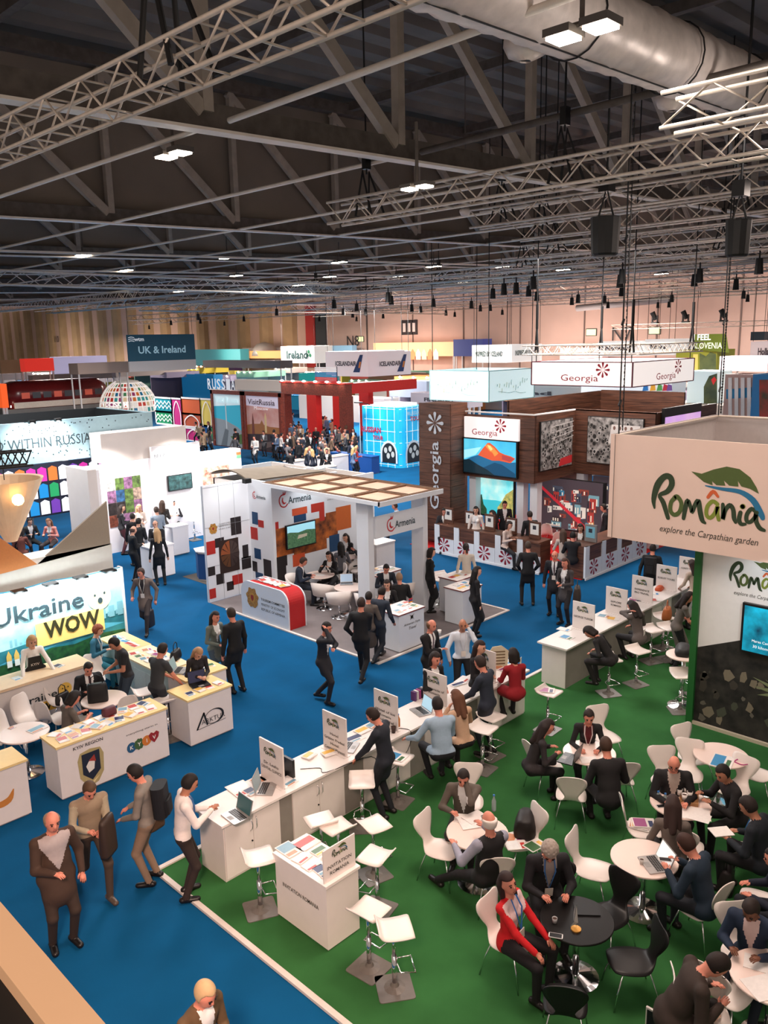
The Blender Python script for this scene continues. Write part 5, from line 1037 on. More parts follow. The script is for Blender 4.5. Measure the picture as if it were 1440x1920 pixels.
# ================================================================ dark-topped ring stand "within Russia", bright white stand behind
rd = thing('ring_fascia', 'pale blue speckled ring fascia reading WORLD WITHIN RUSSIA with a dark inside', 'sign')
SPK = mat('speckled_fascia', (150, 176, 184), .6, noise=.04)
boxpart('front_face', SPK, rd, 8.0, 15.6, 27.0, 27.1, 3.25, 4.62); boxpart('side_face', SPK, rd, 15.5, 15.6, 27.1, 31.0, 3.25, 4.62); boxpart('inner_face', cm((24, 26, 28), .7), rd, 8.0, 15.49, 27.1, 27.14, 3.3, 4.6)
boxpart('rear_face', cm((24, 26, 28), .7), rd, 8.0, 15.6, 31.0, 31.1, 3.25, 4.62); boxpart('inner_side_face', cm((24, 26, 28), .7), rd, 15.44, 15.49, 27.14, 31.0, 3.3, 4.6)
b = MB(); rnd = random.Random(9)
for k in range(150): u, v = rnd.uniform(9.8, 15.5), rnd.uniform(3.3, 4.55); b.box(u, u+.03, 26.99, 27.0, v, v+.035)
b.build('speckles', cm((40, 50, 56)), rd, kind='stuff')
text('WORLD WITHIN RUSSIA', cm((50, 60, 66), pre='print'), frame('Y', 27.0, 11.0, 3.93), w=4.4, h=.33, parent=rd)
for x in (10.9, 11.75): sp = thing('floodlight', 'small black floodlight in front of the speckled fascia, %s one' % ('nearer the frame edge' if x < 11 else 'nearer the lettering RUSSIA'), 'lamp'); boxpart('lamp_head', BLACKP, sp, x, x+.2, 26.35, 26.5, 4.62, 4.72); b = MB(); b.cyl((x+.1, 26.5, 4.67), (x+.1, 27.02, 4.62), .015, n=6); b.build('arm', BLACKP, sp); spot_light('floodlight_beam', (x+.1, 26.3, 4.6), (x+.1, 27, 3.9), 190, 130, (.9, 1, 1), .8)
for x, y in ((15.5, 30.9), (15.5, 27.1), (12.5, 30.9)): boxpart('post', cm((90, 96, 100)), rd, x-.06, x+.03, y-.02, y+.08, 0, 3.25)
# coloured window band inside the ring, seen below the fascia
cb = thing('display_band', 'coloured illuminated shop-window wall under the speckled ring fascia', 'display'); P = []; rnd = random.Random(8)
boxpart('band_panel', cm((40, 44, 60)), cb, 9.0, 15.4, 29.3, 29.4, 1.0, 2.9)
for i in range(16):
    for j in range(3): P.append((E_(rnd.choice(((200, 50, 150), (30, 130, 190), (40, 150, 90), (230, 230, 235), (220, 110, 50), (110, 60, 160))), .7), [(i*.39+.02, j*.6+.05), (i*.39+.35, j*.6+.05), (i*.39+.35, j*.6+.5), (i*.39+.18, j*.6+.58), (i*.39+.02, j*.6+.5)]))
flat('window_print', P, frame('Y', 29.3, 9.05, 1.02), cb)
# bright white stand
bw = thing('stand_wall', 'dazzling white stand wall with a tall name tower and photo panels', 'wall'); DAZ = mat('dazzling_white', (246, 240, 240), .5, noise=.01)
boxpart('wall_panel', DAZ, bw, 12.1, 18.4, 26.0, 26.1, 0, 3.1); boxpart('end_wall', DAZ, bw, 12.1, 12.2, 24.6, 26.0, 0, 3.15); boxpart('tower_panel', DAZ, bw, 14.82, 16.8, 25.9, 26.0, 0, 3.5); boxpart('side_room', DAZ, bw, 12.2, 18.3, 26.1, 26.9, 0, 2.9)
boxpart('roof_box', CREAM, bw, 13.1, 16.4, 26.12, 26.9, 3.1, 4.1); boxpart('roof_box', CREAM, bw, 11.75, 12.05, 24.5, 26.0, 0, 3.2)
boxpart('brick_pier', DAZ, bw, 18.15, 18.4, 25.6, 26.0, 0, 3.1)
text('BELARUS TRAVEL', cm((60, 60, 66), pre='print'), frame('Y', 25.9, 15.75, 3.16), w=1.65, h=.13, parent=bw); text('by visit', cm((190, 180, 184), pre='print'), frame('Y', 25.9, 15.75, 2.75), w=.5, h=.1, parent=bw)
tv = thing('wall_screen', 'small dark wall screen showing a forest river on the dazzling white wall', 'screen'); boxpart('screen_case', BLACKP, tv, 15.35, 16.35, 25.82, 25.88, 1.85, 2.42); boxpart('screen_picture', mat('scr_river', (60, 96, 96), .3, emit=.3, c2=(20, 36, 34), scale=8, noise=.5), tv, 15.38, 16.32, 25.815, 25.82, 1.88, 2.39)
for a0, a1, z0, z1, c, c2 in ((12.45, 12.85, 2.7, 2.95, (216, 90, 50), (90, 150, 110)), (18.18, 18.38, 2.75, 2.98, (216, 90, 50), (90, 150, 110))):
    sq('Y', 25.99 if a0 < 18 else 25.59, a0, a1, z0+.12, z1, c, bw, .01, 'ornament_panel'); sq('Y', 25.99 if a0 < 18 else 25.59, a0, a1, z0, z0+.12, c2, bw, .01, 'ornament_panel')
rnd = random.Random(14)
for i in range(4):
    for j in range(4):
        u = 13.1+i*.32; v = .9+j*.42; c = rnd.choice(((150, 80, 60), (60, 110, 160), (110, 140, 70), (200, 170, 150), (60, 50, 50), (170, 120, 160), (230, 226, 220))); m = mat('photo_%d%d' % (i, j), c, .6, c2=tuple(int(q*.4) for q in c), scale=9, noise=.4); o = sq('Y', 25.99, u, u+.31, v, v+.41, (1, 1, 1), bw, .01, 'photo_tile'); o.data.materials[0] = m
m = mat('town_photo', (216, 190, 170), .6, c2=(150, 70, 50), scale=6, noise=.4); o = sq('Y', 25.99, 16.9, 18.1, 1.3, 2.5, (1, 1, 1), bw, .01, 'photo_tile'); o.data.materials[0] = m; m = mat('town_photo2', (110, 130, 70), .6, c2=(110, 50, 40), scale=7, noise=.4); o = sq('Y', 25.99, 16.9, 18.1, .6, 1.35, (1, 1, 1), bw, .01, 'photo_tile'); o.data.materials[0] = m
for k, (x, y) in enumerate(((12.9, 24.9), (15.8, 24.9), (17.5, 24.9))): spot_light('wall_wash_spot', (x, y, 3.5), (x, 26, 2.0), 330, 125, (1, .97, .97))
counter(16.55, 17.2, 23.2, 23.9, 1.0, 'white lit desk in front of the dazzling white wall, a woman behind it', body=DAZ, top=DAZ, name='reception_desk'); counter(12.3, 13.1, 22.0, 22.6, 1.0, 'white desk half hidden beside the pale sail-shaped panel', body=DAZ, top=DAZ, name='reception_desk'); counter(14.3, 14.9, 24.0, 24.5, 1.0, 'white desk between the talking group and the dazzling wall', body=DAZ, top=DAZ, name='reception_desk')
# ================================================================ blue gridded cube, picture panels, red gate
rt = thing('cube_stand', 'bright blue rounded cube stand with white grid lines reading RUSSIAN TOUR', 'display')
AZ = mat('azure_lit_panel', (20, 150, 206), .4, emit=.35, c2=(40, 176, 222), scale=1.0, noise=.2); PX0, PX1, PY0, PY1 = 33.0, 35.4, 31.0, 34.3
b = MB(); b.rbox(PX0, PX1, PY0, PY1, 0, 3.35, .5, 5); b.build('cube_body', AZ, rt)
b = MB()
for k in range(6): z = .15+k*.62; b.tube([(PX0-.01, PY1-.5, z), (PX0-.01, PY0+.5, z), (PX0+.14, PY0+.14, z), (PX0+.5, PY0-.01, z), (PX1-.5, PY0-.01, z)], .022, 4)
for k in range(6): y = PY1-.1-k*.55; b.cyl((PX0-.012, y, 0), (PX0-.012, y, 3.35), .018, n=4)
for k in range(5): x = PX0+.5+k*.45; b.cyl((x, PY0-.012, 0), (x, PY0-.012, 3.35), .018, n=4)
b.build('grid_lines', cm((220, 240, 246)), rt)
RT = cm((176, 30, 60), .5, pre='print')
text('RUSSIAN', RT, frame('X', PX0, 33.25, 2.05, .06), w=1.55, h=.32, parent=rt, bold=.03); text('TOUR', RT, frame('X', PX0, 32.7, 1.62, .06), w=.8, h=.24, parent=rt, bold=.03); text('RUSSIAN', cm((180, 220, 235)), frame('Y', PY0, 34.1, 3.0, .06), w=1.2, h=.2, parent=rt, bold=.02); text('TOUR', RT, frame('Y', PY0, 34.2, 2.7, .06), w=1.0, h=.26, parent=rt, bold=.03)
for pl, c, a in (('X', PX0, 31.9), ('Y', PY0, 34.0)):
    M4 = frame(pl, c, a, .75, .03); P = [(cm((200, 210, 220), pre='print'), [(.65*math.cos(t), .75*math.sin(t)) for t in np.linspace(0, PI, 14)]+[(-.65, -.5), (.65, -.5)]), (cm((24, 34, 44), pre='print'), [(.52*math.cos(t), .62*math.sin(t)) for t in np.linspace(0, PI, 14)]+[(-.52, -.5), (.52, -.5)])]
    for dx, dy in ((-.25, .2), (.1, .3), (.3, 0), (-.05, -.1)): P.append((cm((190, 196, 196), pre='print'), [(dx+.13*math.cos(t), dy+.17*math.sin(t)) for t in np.linspace(0, 2*PI, 11)[:-1]]))
    flat('portrait_print', P, M4, rt)
spot_light('cube_lamp', (31.8, 33.2, 4.0), (33, 33.2, 2.9), 60, 80); b = MB(); b.box(31.9, 32.2, 33.1, 33.5, 3.6, 3.66); b.cyl((32.2, 33.3, 3.63), (33.1, 33.3, 3.4), .02, n=5); b.build('floodlight', BLACKP, label='dark floodlight arm over the blue gridded cube', cat='lamp')
dk = counter(30.6, 31.2, 30.9, 34.2, .95, 'dark blue counter in front of the gridded blue cube', body=cm((12, 70, 140)), top=cm((12, 80, 150)), name='counter')
boxpart('top_glow', cm((255, 255, 250), .5, emit=1.6, pre='lit'), rt, 33.6, 35.0, 31.6, 33.6, 3.36, 3.5)
# two tall picture panels with ornate red frames
ORN = mat('ornate_red_frame', (150, 62, 44), .6, c2=(96, 40, 30), scale=12, noise=.3)
def picpanel(y1, y0, label, polys, title, tcol):
    r = thing('picture_panel', label, 'picture'); boxpart('panel_board', ORN, r, 33.0, 33.2, y0, y1, 0, 3.85)
    for q in ((y0, y0+.22, 0, 3.85), (y1-.22, y1, 0, 3.85), (y0, y1, 3.6, 3.85)): boxpart('frame_rail', ORN, r, 32.92, 33.0, *q)
    flat('picture_print', polys, frame('X', 33.0, y1-.25, .05), r); text(title, tcol, frame('X', 32.95, (y0+y1)/2, 3.22, .04), w=(y1-y0)*.72, h=.36, parent=r, bold=.01); return r
W = 3.4
picpanel(49.0, 45.35, 'tall picture panel with a turquoise sky above a pale sweeping building', [(cm((60, 180, 206), .5, emit=.2, pre='print'), [(0, 0), (W, 0), (W, 3.55), (0, 3.55)]), (cm((220, 240, 244), .5, emit=.3, pre='print'), [(0, 2.7), (W, 2.9), (W, 3.55), (0, 3.55)]), (cm((168, 176, 180), .5, pre='print'), [(0, .5), (0, 1.9), (1.2, 1.8), (2.6, 1.4), (W, 1.0), (W, 0), (0, 0)]), (cm((120, 128, 132), .5, pre='print'), [(.6, 0), (1.2, 1.2), (1.6, 1.1), (1.3, 0)]), (cm((96, 130, 70), .5, pre='print'), [(1.8, .7), (W, 1.0), (W, .3), (2.4, .2)]), (cm((235, 240, 240), .5, pre='print'), [(1.35, 1.2), (1.45, 1.2), (1.45, 2.9), (1.35, 2.9)])], 'Visit Russia', cm((206, 236, 240), .5, emit=.3, pre='print'))
p2 = picpanel(45.25, 41.3, 'tall picture panel with a pink evening sky over a dark city and river', [(mat('dusk_sky_print', (214, 176, 170), .5, emit=.15, c2=(196, 130, 120), scale=1, noise=.2), [(0, 0), (W, 0), (W, 3.55), (0, 3.55)]), (cm((216, 206, 224), .5, emit=.3, pre='print'), [(0, 2.9), (W, 2.8), (W, 3.55), (0, 3.55)]), (cm((176, 116, 70), .5, pre='print'), [(0, .9), (0, 1.6), (.5, 1.7), (1.4, 1.75), (1.6, 2.0), (1.8, 1.7), (2.4, 1.6), (W, 1.6), (W, .9)]), (cm((130, 70, 60), .5, pre='print'), [(.5, .9), (.55, 1.9), (.65, 2.4), (.75, 1.9), (.8, .9)]), (cm((236, 206, 150), .5, pre='print'), [(1.9, 1.2), (1.9, 2.2), (2.0, 2.5), (2.1, 2.2), (2.1, 1.2)]), (cm((70, 54, 56), .5, pre='print'), [(0, 0), (0, 1.0), (W, 1.2), (W, 0)]), (cm((120, 100, 96), .5, pre='print'), [(.3, .3), (W, .8), (W, .5), (1.0, .0)])], 'VisitRussia', cm((90, 60, 66), .5, pre='print'))
text('Moscow', cm((240, 230, 230), .5, emit=.4), frame('X', 32.95, 43.3, 2.82, .04), w=1.5, h=.22, parent=p2)
b3 = thing('rooftop_letters', 'white upright letters spelling RUSSIA on top of the turquoise picture panel', 'sign'); boxpart('letter_rail', WHITE, b3, 33.0, 33.1, 46.0, 49.2, 3.86, 3.92)
for k, ch in enumerate('RUSSIA'): text(ch, cm((236, 240, 246), .5, emit=.3, pre='lit'), frame('X', 33.0, 48.95-k*.55, 4.28), w=.45, h=.72, parent=b3, name='letter', bold=.02, thick=.12)
rg = thing('red_gate', 'large red gate frame with ornate crossbeam and bright red columns', 'gate'); RED = mat('signal_red', (214, 30, 24), .45, noise=.05)
boxpart('crossbeam', ORN, rg, 37.9, 38.5, 40.6, 47.4, 3.35, 4.15); boxpart('side_beam', RED, rg, 38.5, 45, 40.6, 41.2, 3.5, 4.2); boxpart('top_rail', RED, rg, 37.85, 38.55, 40.5, 47.5, 4.15, 4.25)
for q, m in (((37.9, 38.4, 43.6, 44.6), RED), ((37.9, 38.4, 41.25, 41.9), RED), ((37.85, 38.5, 40.5, 41.2), ORN), ((37.85, 38.5, 47.0, 47.4), ORN), ((43, 43.5, 43.6, 44.6), RED)): boxpart('column', m, rg, *q, 0, 3.35)
for k in range(6): spt = thing('spotlight', 'round white spotlight on the red gate crossbeam, %s from its flag end' % ['first', 'second', 'third', 'fourth', 'fifth', 'sixth'][k], 'lamp'); b = MB(); b.ball((37.7, 41.0+k*1.2, 4.3), .13, 8, (1, 1, .5)); b.build('lamp_glass', LAMPM, spt); b = MB(); b.cyl((37.7, 41.0+k*1.2, 4.32), (38.1, 41.0+k*1.2, 4.25), .03, n=5); b.build('arm', WHITE, spt)
fg = thing('slatted_flag', 'white, blue and red slatted flag standing on the red gate', 'flag')
for k in range(9):
    c = ((226, 230, 236), (20, 110, 170), (190, 30, 50))[k//3]; boxpart('slat', cm(c, .5, emit=.15, pre='lit'), fg, 38.4, 38.46, 42.0, 44.2, 5.25-k*.115-.09, 5.25-k*.115)
for y in (42.0, 44.15): boxpart('upright', cm((60, 50, 60)), fg, 38.46, 38.52, y, y+.06, 4.2, 5.3)
# mosaic dome
dm = thing('mosaic_dome', 'white-ribbed dome with coloured square tiles and a band of white letters', 'display'); CX, CY, R0 = 45.0, 82.6, 2.95
b = MB(); b.lathe([(R0*.93, -1.0), (R0*.93, .6), (R0*.85, 1.6), (R0*.67, 2.6), (R0*.4, 3.25), (.1, 3.4)], (CX, CY, 0), 20); b.build('dome_shell', cm((226, 216, 206), .5, emit=.25, pre='lit'), dm)
prof = [(R0*1.02, -.9), (R0*1.02, 0), (R0*1.0, .6), (R0*.965, 1.15), (R0*.90, 1.7), (R0*.80, 2.2), (R0*.68, 2.65), (R0*.5, 3.05)]; TC = [(196, 60, 50), (30, 110, 150), (70, 130, 90), (214, 190, 150), (206, 110, 50), (150, 60, 110), (230, 226, 220), (60, 150, 150)]
rnd = random.Random(12); n = 36; TM = {}
for i in range(len(prof)-1):
    for k in range(n):
        a0, a1 = 2*PI*(k+.16)/n, 2*PI*(k+.84)/n
        am = (a0+a1)/2
        if -math.cos(am)-math.sin(am)*1.0 < -.5: continue
        (r0, z0), (r1, z1) = prof[i], prof[i+1]; za, zb = z0+(z1-z0)*.16, z0+(z1-z0)*.84; ra, rb = r0+(r1-r0)*.16, r0+(r1-r0)*.84
        c = rnd.choice(TC); b = MB(); b.add([(CX+r*math.cos(a), CY+r*math.sin(a), z) for r, z in ((ra, za), (rb, zb)) for a in (a0, a1)], [(0, 1, 3, 2)]); b.build('tile', cm(c, .4, emit=.25, pre='tile'), dm)
b = MB()
for k in range(n): a = 2*PI*k/n; b.tube([(CX+(r+.03)*math.cos(a), CY+(r+.03)*math.sin(a), z) for r, z in prof], .045, 4)
for r, z in prof: b.tube([(CX+(r+.03)*math.cos(2*PI*k/24), CY+(r+.03)*math.sin(2*PI*k/24), z) for k in range(24)], .06, 4, True)
b.build('white_ribs', cm((244, 238, 232), .5, emit=.45, pre='lit'), dm)
for k, ch in enumerate('MOSCOW'):
    a = PI+.93-k*.16+.05; M4 = Matrix.Translation((CX+(R0*1.08)*math.cos(a), CY+R0*1.08*math.sin(a), .95)) @ Matrix.Rotation(a+PI/2, 4, 'Z') @ Matrix.Rotation(PI/2, 4, 'X'); text(ch, cm((250, 246, 242), .5, emit=.8, pre='lit'), M4, w=.44, h=.5, parent=dm, name='letter', bold=.03, thick=.05)
# coloured openwork wall beside the dome
ow = thing('openwork_wall', 'white openwork wall filled with coloured arches and waves beside the dome', 'display'); 
def cell(y1, y0, z0, z1, c, kind):
    boxpart('colour_cell', cm(c, .5, emit=.12, pre='tile'), ow, 33.5, 33.56, y0, y1, z0, z1); b = MB(); M4 = frame('X', 33.5, (y0+y1)/2, (z0+z1)/2, .03); b.mat(cm((236, 232, 228))); w, h = (y1-y0)/2, (z1-z0)/2
    for p in (((-w, -h), (w, -h)), ((-w, h), (w, h)), ((-w, -h), (-w, h)), ((w, -h), (w, h))): stroke(b, [(*p[0],), (*p[1],)], .12, M4)
    if kind == 'arch': stroke(b, [(-w*.7, -h), (-w*.7, 0), (0, h*.8), (w*.7, 0), (w*.7, -h)], .1, M4)
    if kind == 'wave':
        for dv in (-.3, .3): stroke(b, [(-w+.1+(2*w-.2)*k/8, h*dv+(h*.25 if k % 2 else -h*.25)) for k in range(9)], .08, M4, n=2)
    b.build('white_tracery', None, ow)
cells = [(62, 58.2, 2.1, 3.2, (20, 120, 130), 'wave'), (58.2, 56, 1.1, 3.2, (176, 40, 110), 'arch'), (56, 52, 2.1, 3.3, (190, 84, 40), ''), (62, 58.2, 1.1, 2.1, (30, 130, 80), 'wave'), (56, 52, 1.1, 2.1, (170, 74, 40), 'arch'), (52, 49.6, 1.3, 3.3, (214, 190, 90), 'arch'), (52, 50.6, .1, 1.3, (20, 80, 140), ''), (50.6, 49.3, .1, 1.3, (30, 140, 90), ''), (55.5, 52, -0.0, 1.0, (180, 30, 100), 'arch'), (55.5, 52, -1.2, -.1, (20, 60, 120), '')]
for q in cells[:9]: cell(49.5+(q[0]-49.3)*.62, 49.5+(q[1]-49.3)*.62, max(.02, q[2]*.95), q[3]*.95, q[4], q[5])
# ================================================================ farther stands (each a fascia box on posts or a walled block)
def fascia(px0, px1, pt, pb, X, label, col=(214, 204, 196), emit=0, txt=None, tcol=(60, 60, 66), pl='Y', hung=False, depth=3.0, tw=.6, th=.45, name='fascia_sign', cat='sign', glow=False, group=None):
    """walled fascia measured on the photo at its own real depth"""
    f = PX if pl == 'X' else PY
    A, B = f(px0, pt, X), f(px1, pt, X); C = f((px0+px1)/2, pb, X); Tm = f((px0+px1)/2, pt, X)
    i = 1 if pl == 'X' else 0; a0, a1 = sorted((A[i], B[i])); z1, z0 = Tm[2], C[2]
    r = thing(name, label, cat, group); m = cm(col, .55, emit=emit, pre='lit' if emit else 'paint')
    if pl == 'X':
        boxpart('front_face', m, r, X, X+.12, a0, a1, z0, z1); boxpart('side_face', m, r, X+.12, X+depth, a0, a0+.12, z0, z1); boxpart('far_side_face', m, r, X+.12, X+depth, a1-.12, a1, z0, z1); boxpart('rear_face', m, r, X+depth, X+depth+.1, a0, a1, z0, z1)
        P = ((X+.15, a0+.1), (X+.15, a1-.1), (X+depth-.1, a0+.1), (X+depth-.1, a1-.1))
    else:
        boxpart('front_face', m, r, a0, a1, X, X+.12, z0, z1); boxpart('side_face', m, r, a0, a0+.12, X+.12, X+depth, z0, z1); boxpart('far_side_face', m, r, a1-.12, a1, X+.12, X+depth, z0, z1); boxpart('rear_face', m, r, a0, a1, X+depth, X+depth+.1, z0, z1)
        P = ((a0+.1, X+.15), (a1-.1, X+.15), (a0+.1, X+depth-.1), (a1-.1, X+depth-.1))
    for p in P:
        if hung: b = MB(); b.cyl((*p, z1-.05), (*p, 15.3+(p[0]+4)*.03), .02, n=4); b.build('cable', BLACK, r)
        elif z0 > .3: boxpart('post', WHITE, r, p[0]-.06, p[0]+.06, p[1]-.06, p[1]+.06, 0, z0)
    if txt: text(txt, cm(tcol, .5, pre='print'), frame(pl, X, (a0+a1)/2, (z0+z1)/2, .02+X*.001), w=(a1-a0)*tw, h=(z1-z0)*th, parent=r, bold=.035)
    return r, a0, a1, z0, z1
L_ = (252, 250, 248)
r, *_ = fascia(526, 589, 649, 681, 70, 'lit white hanging sign reading Ireland', L_, .35, 'Ireland', (20, 60, 60), 'X', True, tw=.62, th=.5)
b = MB(); b.mat(cm((40, 130, 90), .5, pre='print')); M4 = frame('X', 70, PX(579, 664, 70)[1], PX(579, 664, 70)[2], .02)
for a in (90, 210, 330): b.add([M4 @ Vector((.32*math.cos(math.radians(a))+.25*math.cos(t), .3*math.sin(math.radians(a))+.25*math.sin(t), 0)) for t in np.linspace(0, 2*PI, 9)[:-1]], [tuple(range(8))])
b.build('clover_mark', None, r)
for k, (p0, p1, pl) in enumerate(((610, 689, 'X'), (689, 770, 'Y'))):
    c = 44.6 if pl == 'X' else PX(689, 660, 44.6)[1]
    r, a0, a1, z0, z1 = fascia(p0, p1, 659, 704, c, 'pale hanging airline sign, %s of its two faces' % ('the one facing the blue cube' if k == 0 else 'the one nearer the far picture wall'), (226, 214, 214), .25, 'ICELANDAIR', (70, 60, 70), pl, True, depth=.4 if 0 else 4.0, tw=.5, th=.2)
    u0 = a0+(a1-a0)*(.2 if pl == 'X' else .8); M4 = frame(pl, c, u0, (z0+z1)/2, .02); s_ = (z1-z0)*.36; flat('tail_fin_mark', [(cm((30, 60, 110), pre='print'), [(-s_, -s_), (.1*s_, -s_), (.7*s_, s_), (.2*s_, s_)]), (cm((210, 130, 60), pre='print'), [(-.1*s_, -.5*s_), (.2*s_, -.5*s_), (.4*s_, .2*s_), (.1*s_, .2*s_)])], M4, r)
r = fascia(236, 363, 626, 672, 95, 'dark teal hanging banner reading UK and Ireland', (22, 66, 84), .1, 'UK & Ireland', (170, 196, 206), 'Y', True, depth=.5, tw=.62, th=.36)[0] if 0 else None
def hangbanner(px0, px1, pt, pb, Y, label, col):
    A, B, C = PY(px0, pt, Y), PY(px1, pt, Y), PY((px0+px1)/2, pb, Y); r = thing('hanging_banner', label, 'banner'); z1, z0 = (A[2]+B[2])/2, C[2]
    boxpart('banner_face', cm(col, .6, emit=.12, pre='lit'), r, A[0], B[0], Y, Y+.1, z0, z1)
    for x in (A[0]+.2, B[0]-.2): b = MB(); b.cyl((x, Y+.05, z1), (x, Y+.05, 15.3+(x+4)*.03), .02, n=4); b.build('cable', BLACK, r)
    return r, A[0], B[0], z0, z1
r, a0, a1, z0, z1 = hangbanner(237, 364, 627, 676, 75, 'dark teal hanging banner reading UK and Ireland, pale strip below', (20, 70, 90))
text('UK & Ireland', cm((150, 186, 200), .5, emit=.3, pre='lit'), frame('Y', 75, (a0+a1)/2, z0+(z1-z0)*.42), w=(a1-a0)*.7, h=(z1-z0)*.28, parent=r, bold=.02); text('wtm', cm((220, 226, 230), .5, emit=.3, pre='lit'), frame('Y', 75, a0+(a1-a0)*.17, z0+(z1-z0)*.82), w=(a1-a0)*.14, h=(z1-z0)*.13, parent=r, bold=.03)
boxpart('pale_strip', cm((190, 186, 186), .5), r, a0, a1, 74.98, 75.1, z0-1.0, z0); b = MB(); b.mat(cm((220, 226, 230), .5, emit=.3, pre='lit')); M4 = frame('Y', 75, a0+(a1-a0)*.06, z0+(z1-z0)*.82, .02); s_ = .3
for q in (-.18, 0, .18): stroke(b, [(-.3, q), (0, q+.06), (.3, q)], .07, M4)
b.build('globe_mark', None, r)
for k, (p0, p1, c) in enumerate(((885, 950, 56), (960, 1012, None))):
    if k == 0: r = fascia(p0, p1, 647, 680, c, 'lit white hanging sign with INSPIRED BY ICELAND, front face', L_, .35, 'INSPIRED BY ICELAND', (50, 70, 60), 'X', True, depth=5, tw=.8, th=.3); cy = r[1]
    else: fascia(p0, p1, 645, 677, cy-.8, 'lit white hanging sign with INSPIRED BY ICELAND, receding face', L_, .35, 'INSPIRED BY ICELAND', (50, 70, 60), 'Y', True, depth=.4, tw=.8, th=.3)
fascia(1122, 1195, 640, 668, 62, 'lit white hanging sign reading Norway, wider one', L_, .3, 'Norway', (60, 40, 50), 'X', True, depth=4, tw=.6, th=.4); fascia(1210, 1266, 636, 666, 62, 'lit white hanging sign reading Norway, narrower one', L_, .3, 'Norway', (60, 40, 50), 'X', True, depth=4, tw=.6, th=.4)
sl = thing('hanging_banner', 'olive green banner reading I FEEL SLOVENIA', 'banner'); M4 = frame('X', 57.6, PX(1298, 645, 57.6)[1], PX(1298, 645, 57.6)[2]); sc = 60/1549*1.42*1.0
A = [(0, 0), (60, 0), (67, -31), (0, -24)]; k_ = (PX(1298, 645, 60)[1]-PX(1355, 645, 60)[1])/57
flat('banner_face', [(cm((104, 118, 36), .5, emit=.12, pre='lit'), [(u*k_, (v+16)*.0414) for u, v in A])], M4, sl); text('I FEEL', cm((240, 240, 235), .5, emit=.6, pre='lit'), M4 @ Matrix.Translation((3*k_, .46, .08)), w=31*k_, h=.42, parent=sl, align='l', bold=.03); text('SLOVENIA', cm((236, 240, 210), .5, emit=.6, pre='lit'), M4 @ Matrix.Translation((3*k_, -.12, .08)), w=52*k_, h=.42, parent=sl, align='l', bold=.01)
boxpart('backing', cm((80, 90, 40)), sl, 57.65, 57.8, PX(1355, 645, 57.6)[1], PX(1298, 645, 57.6)[1], PX(1298, 645, 57.6)[2]-.3, PX(1298, 645, 57.6)[2]+.6)
b = MB(); b.cyl((57.7, PX(1300, 630, 57.6)[1]-.3, 9.5), (57.7, PX(1300, 630, 57.6)[1]-.3, 16), .02, n=4); b.build('cable', BLACK, sl)
fascia(1408, 1470, 640, 678, 60, 'pale banner reading Holland at the frame edge', (214, 196, 196), .1, 'Holland', (70, 56, 60), 'X', True, tw=.5, th=.36)
fascia(1408, 1434, 622, 638, 66, 'small dark screen above the Holland banner', (50, 60, 70), .1, None, (0, 0, 0), 'X', True)
gr = fascia(1268, 1345, 656, 697, 58, 'olive green stand block with a pale forest picture', (150, 150, 50), .12, None, (0, 0, 0), 'X', False, depth=3)
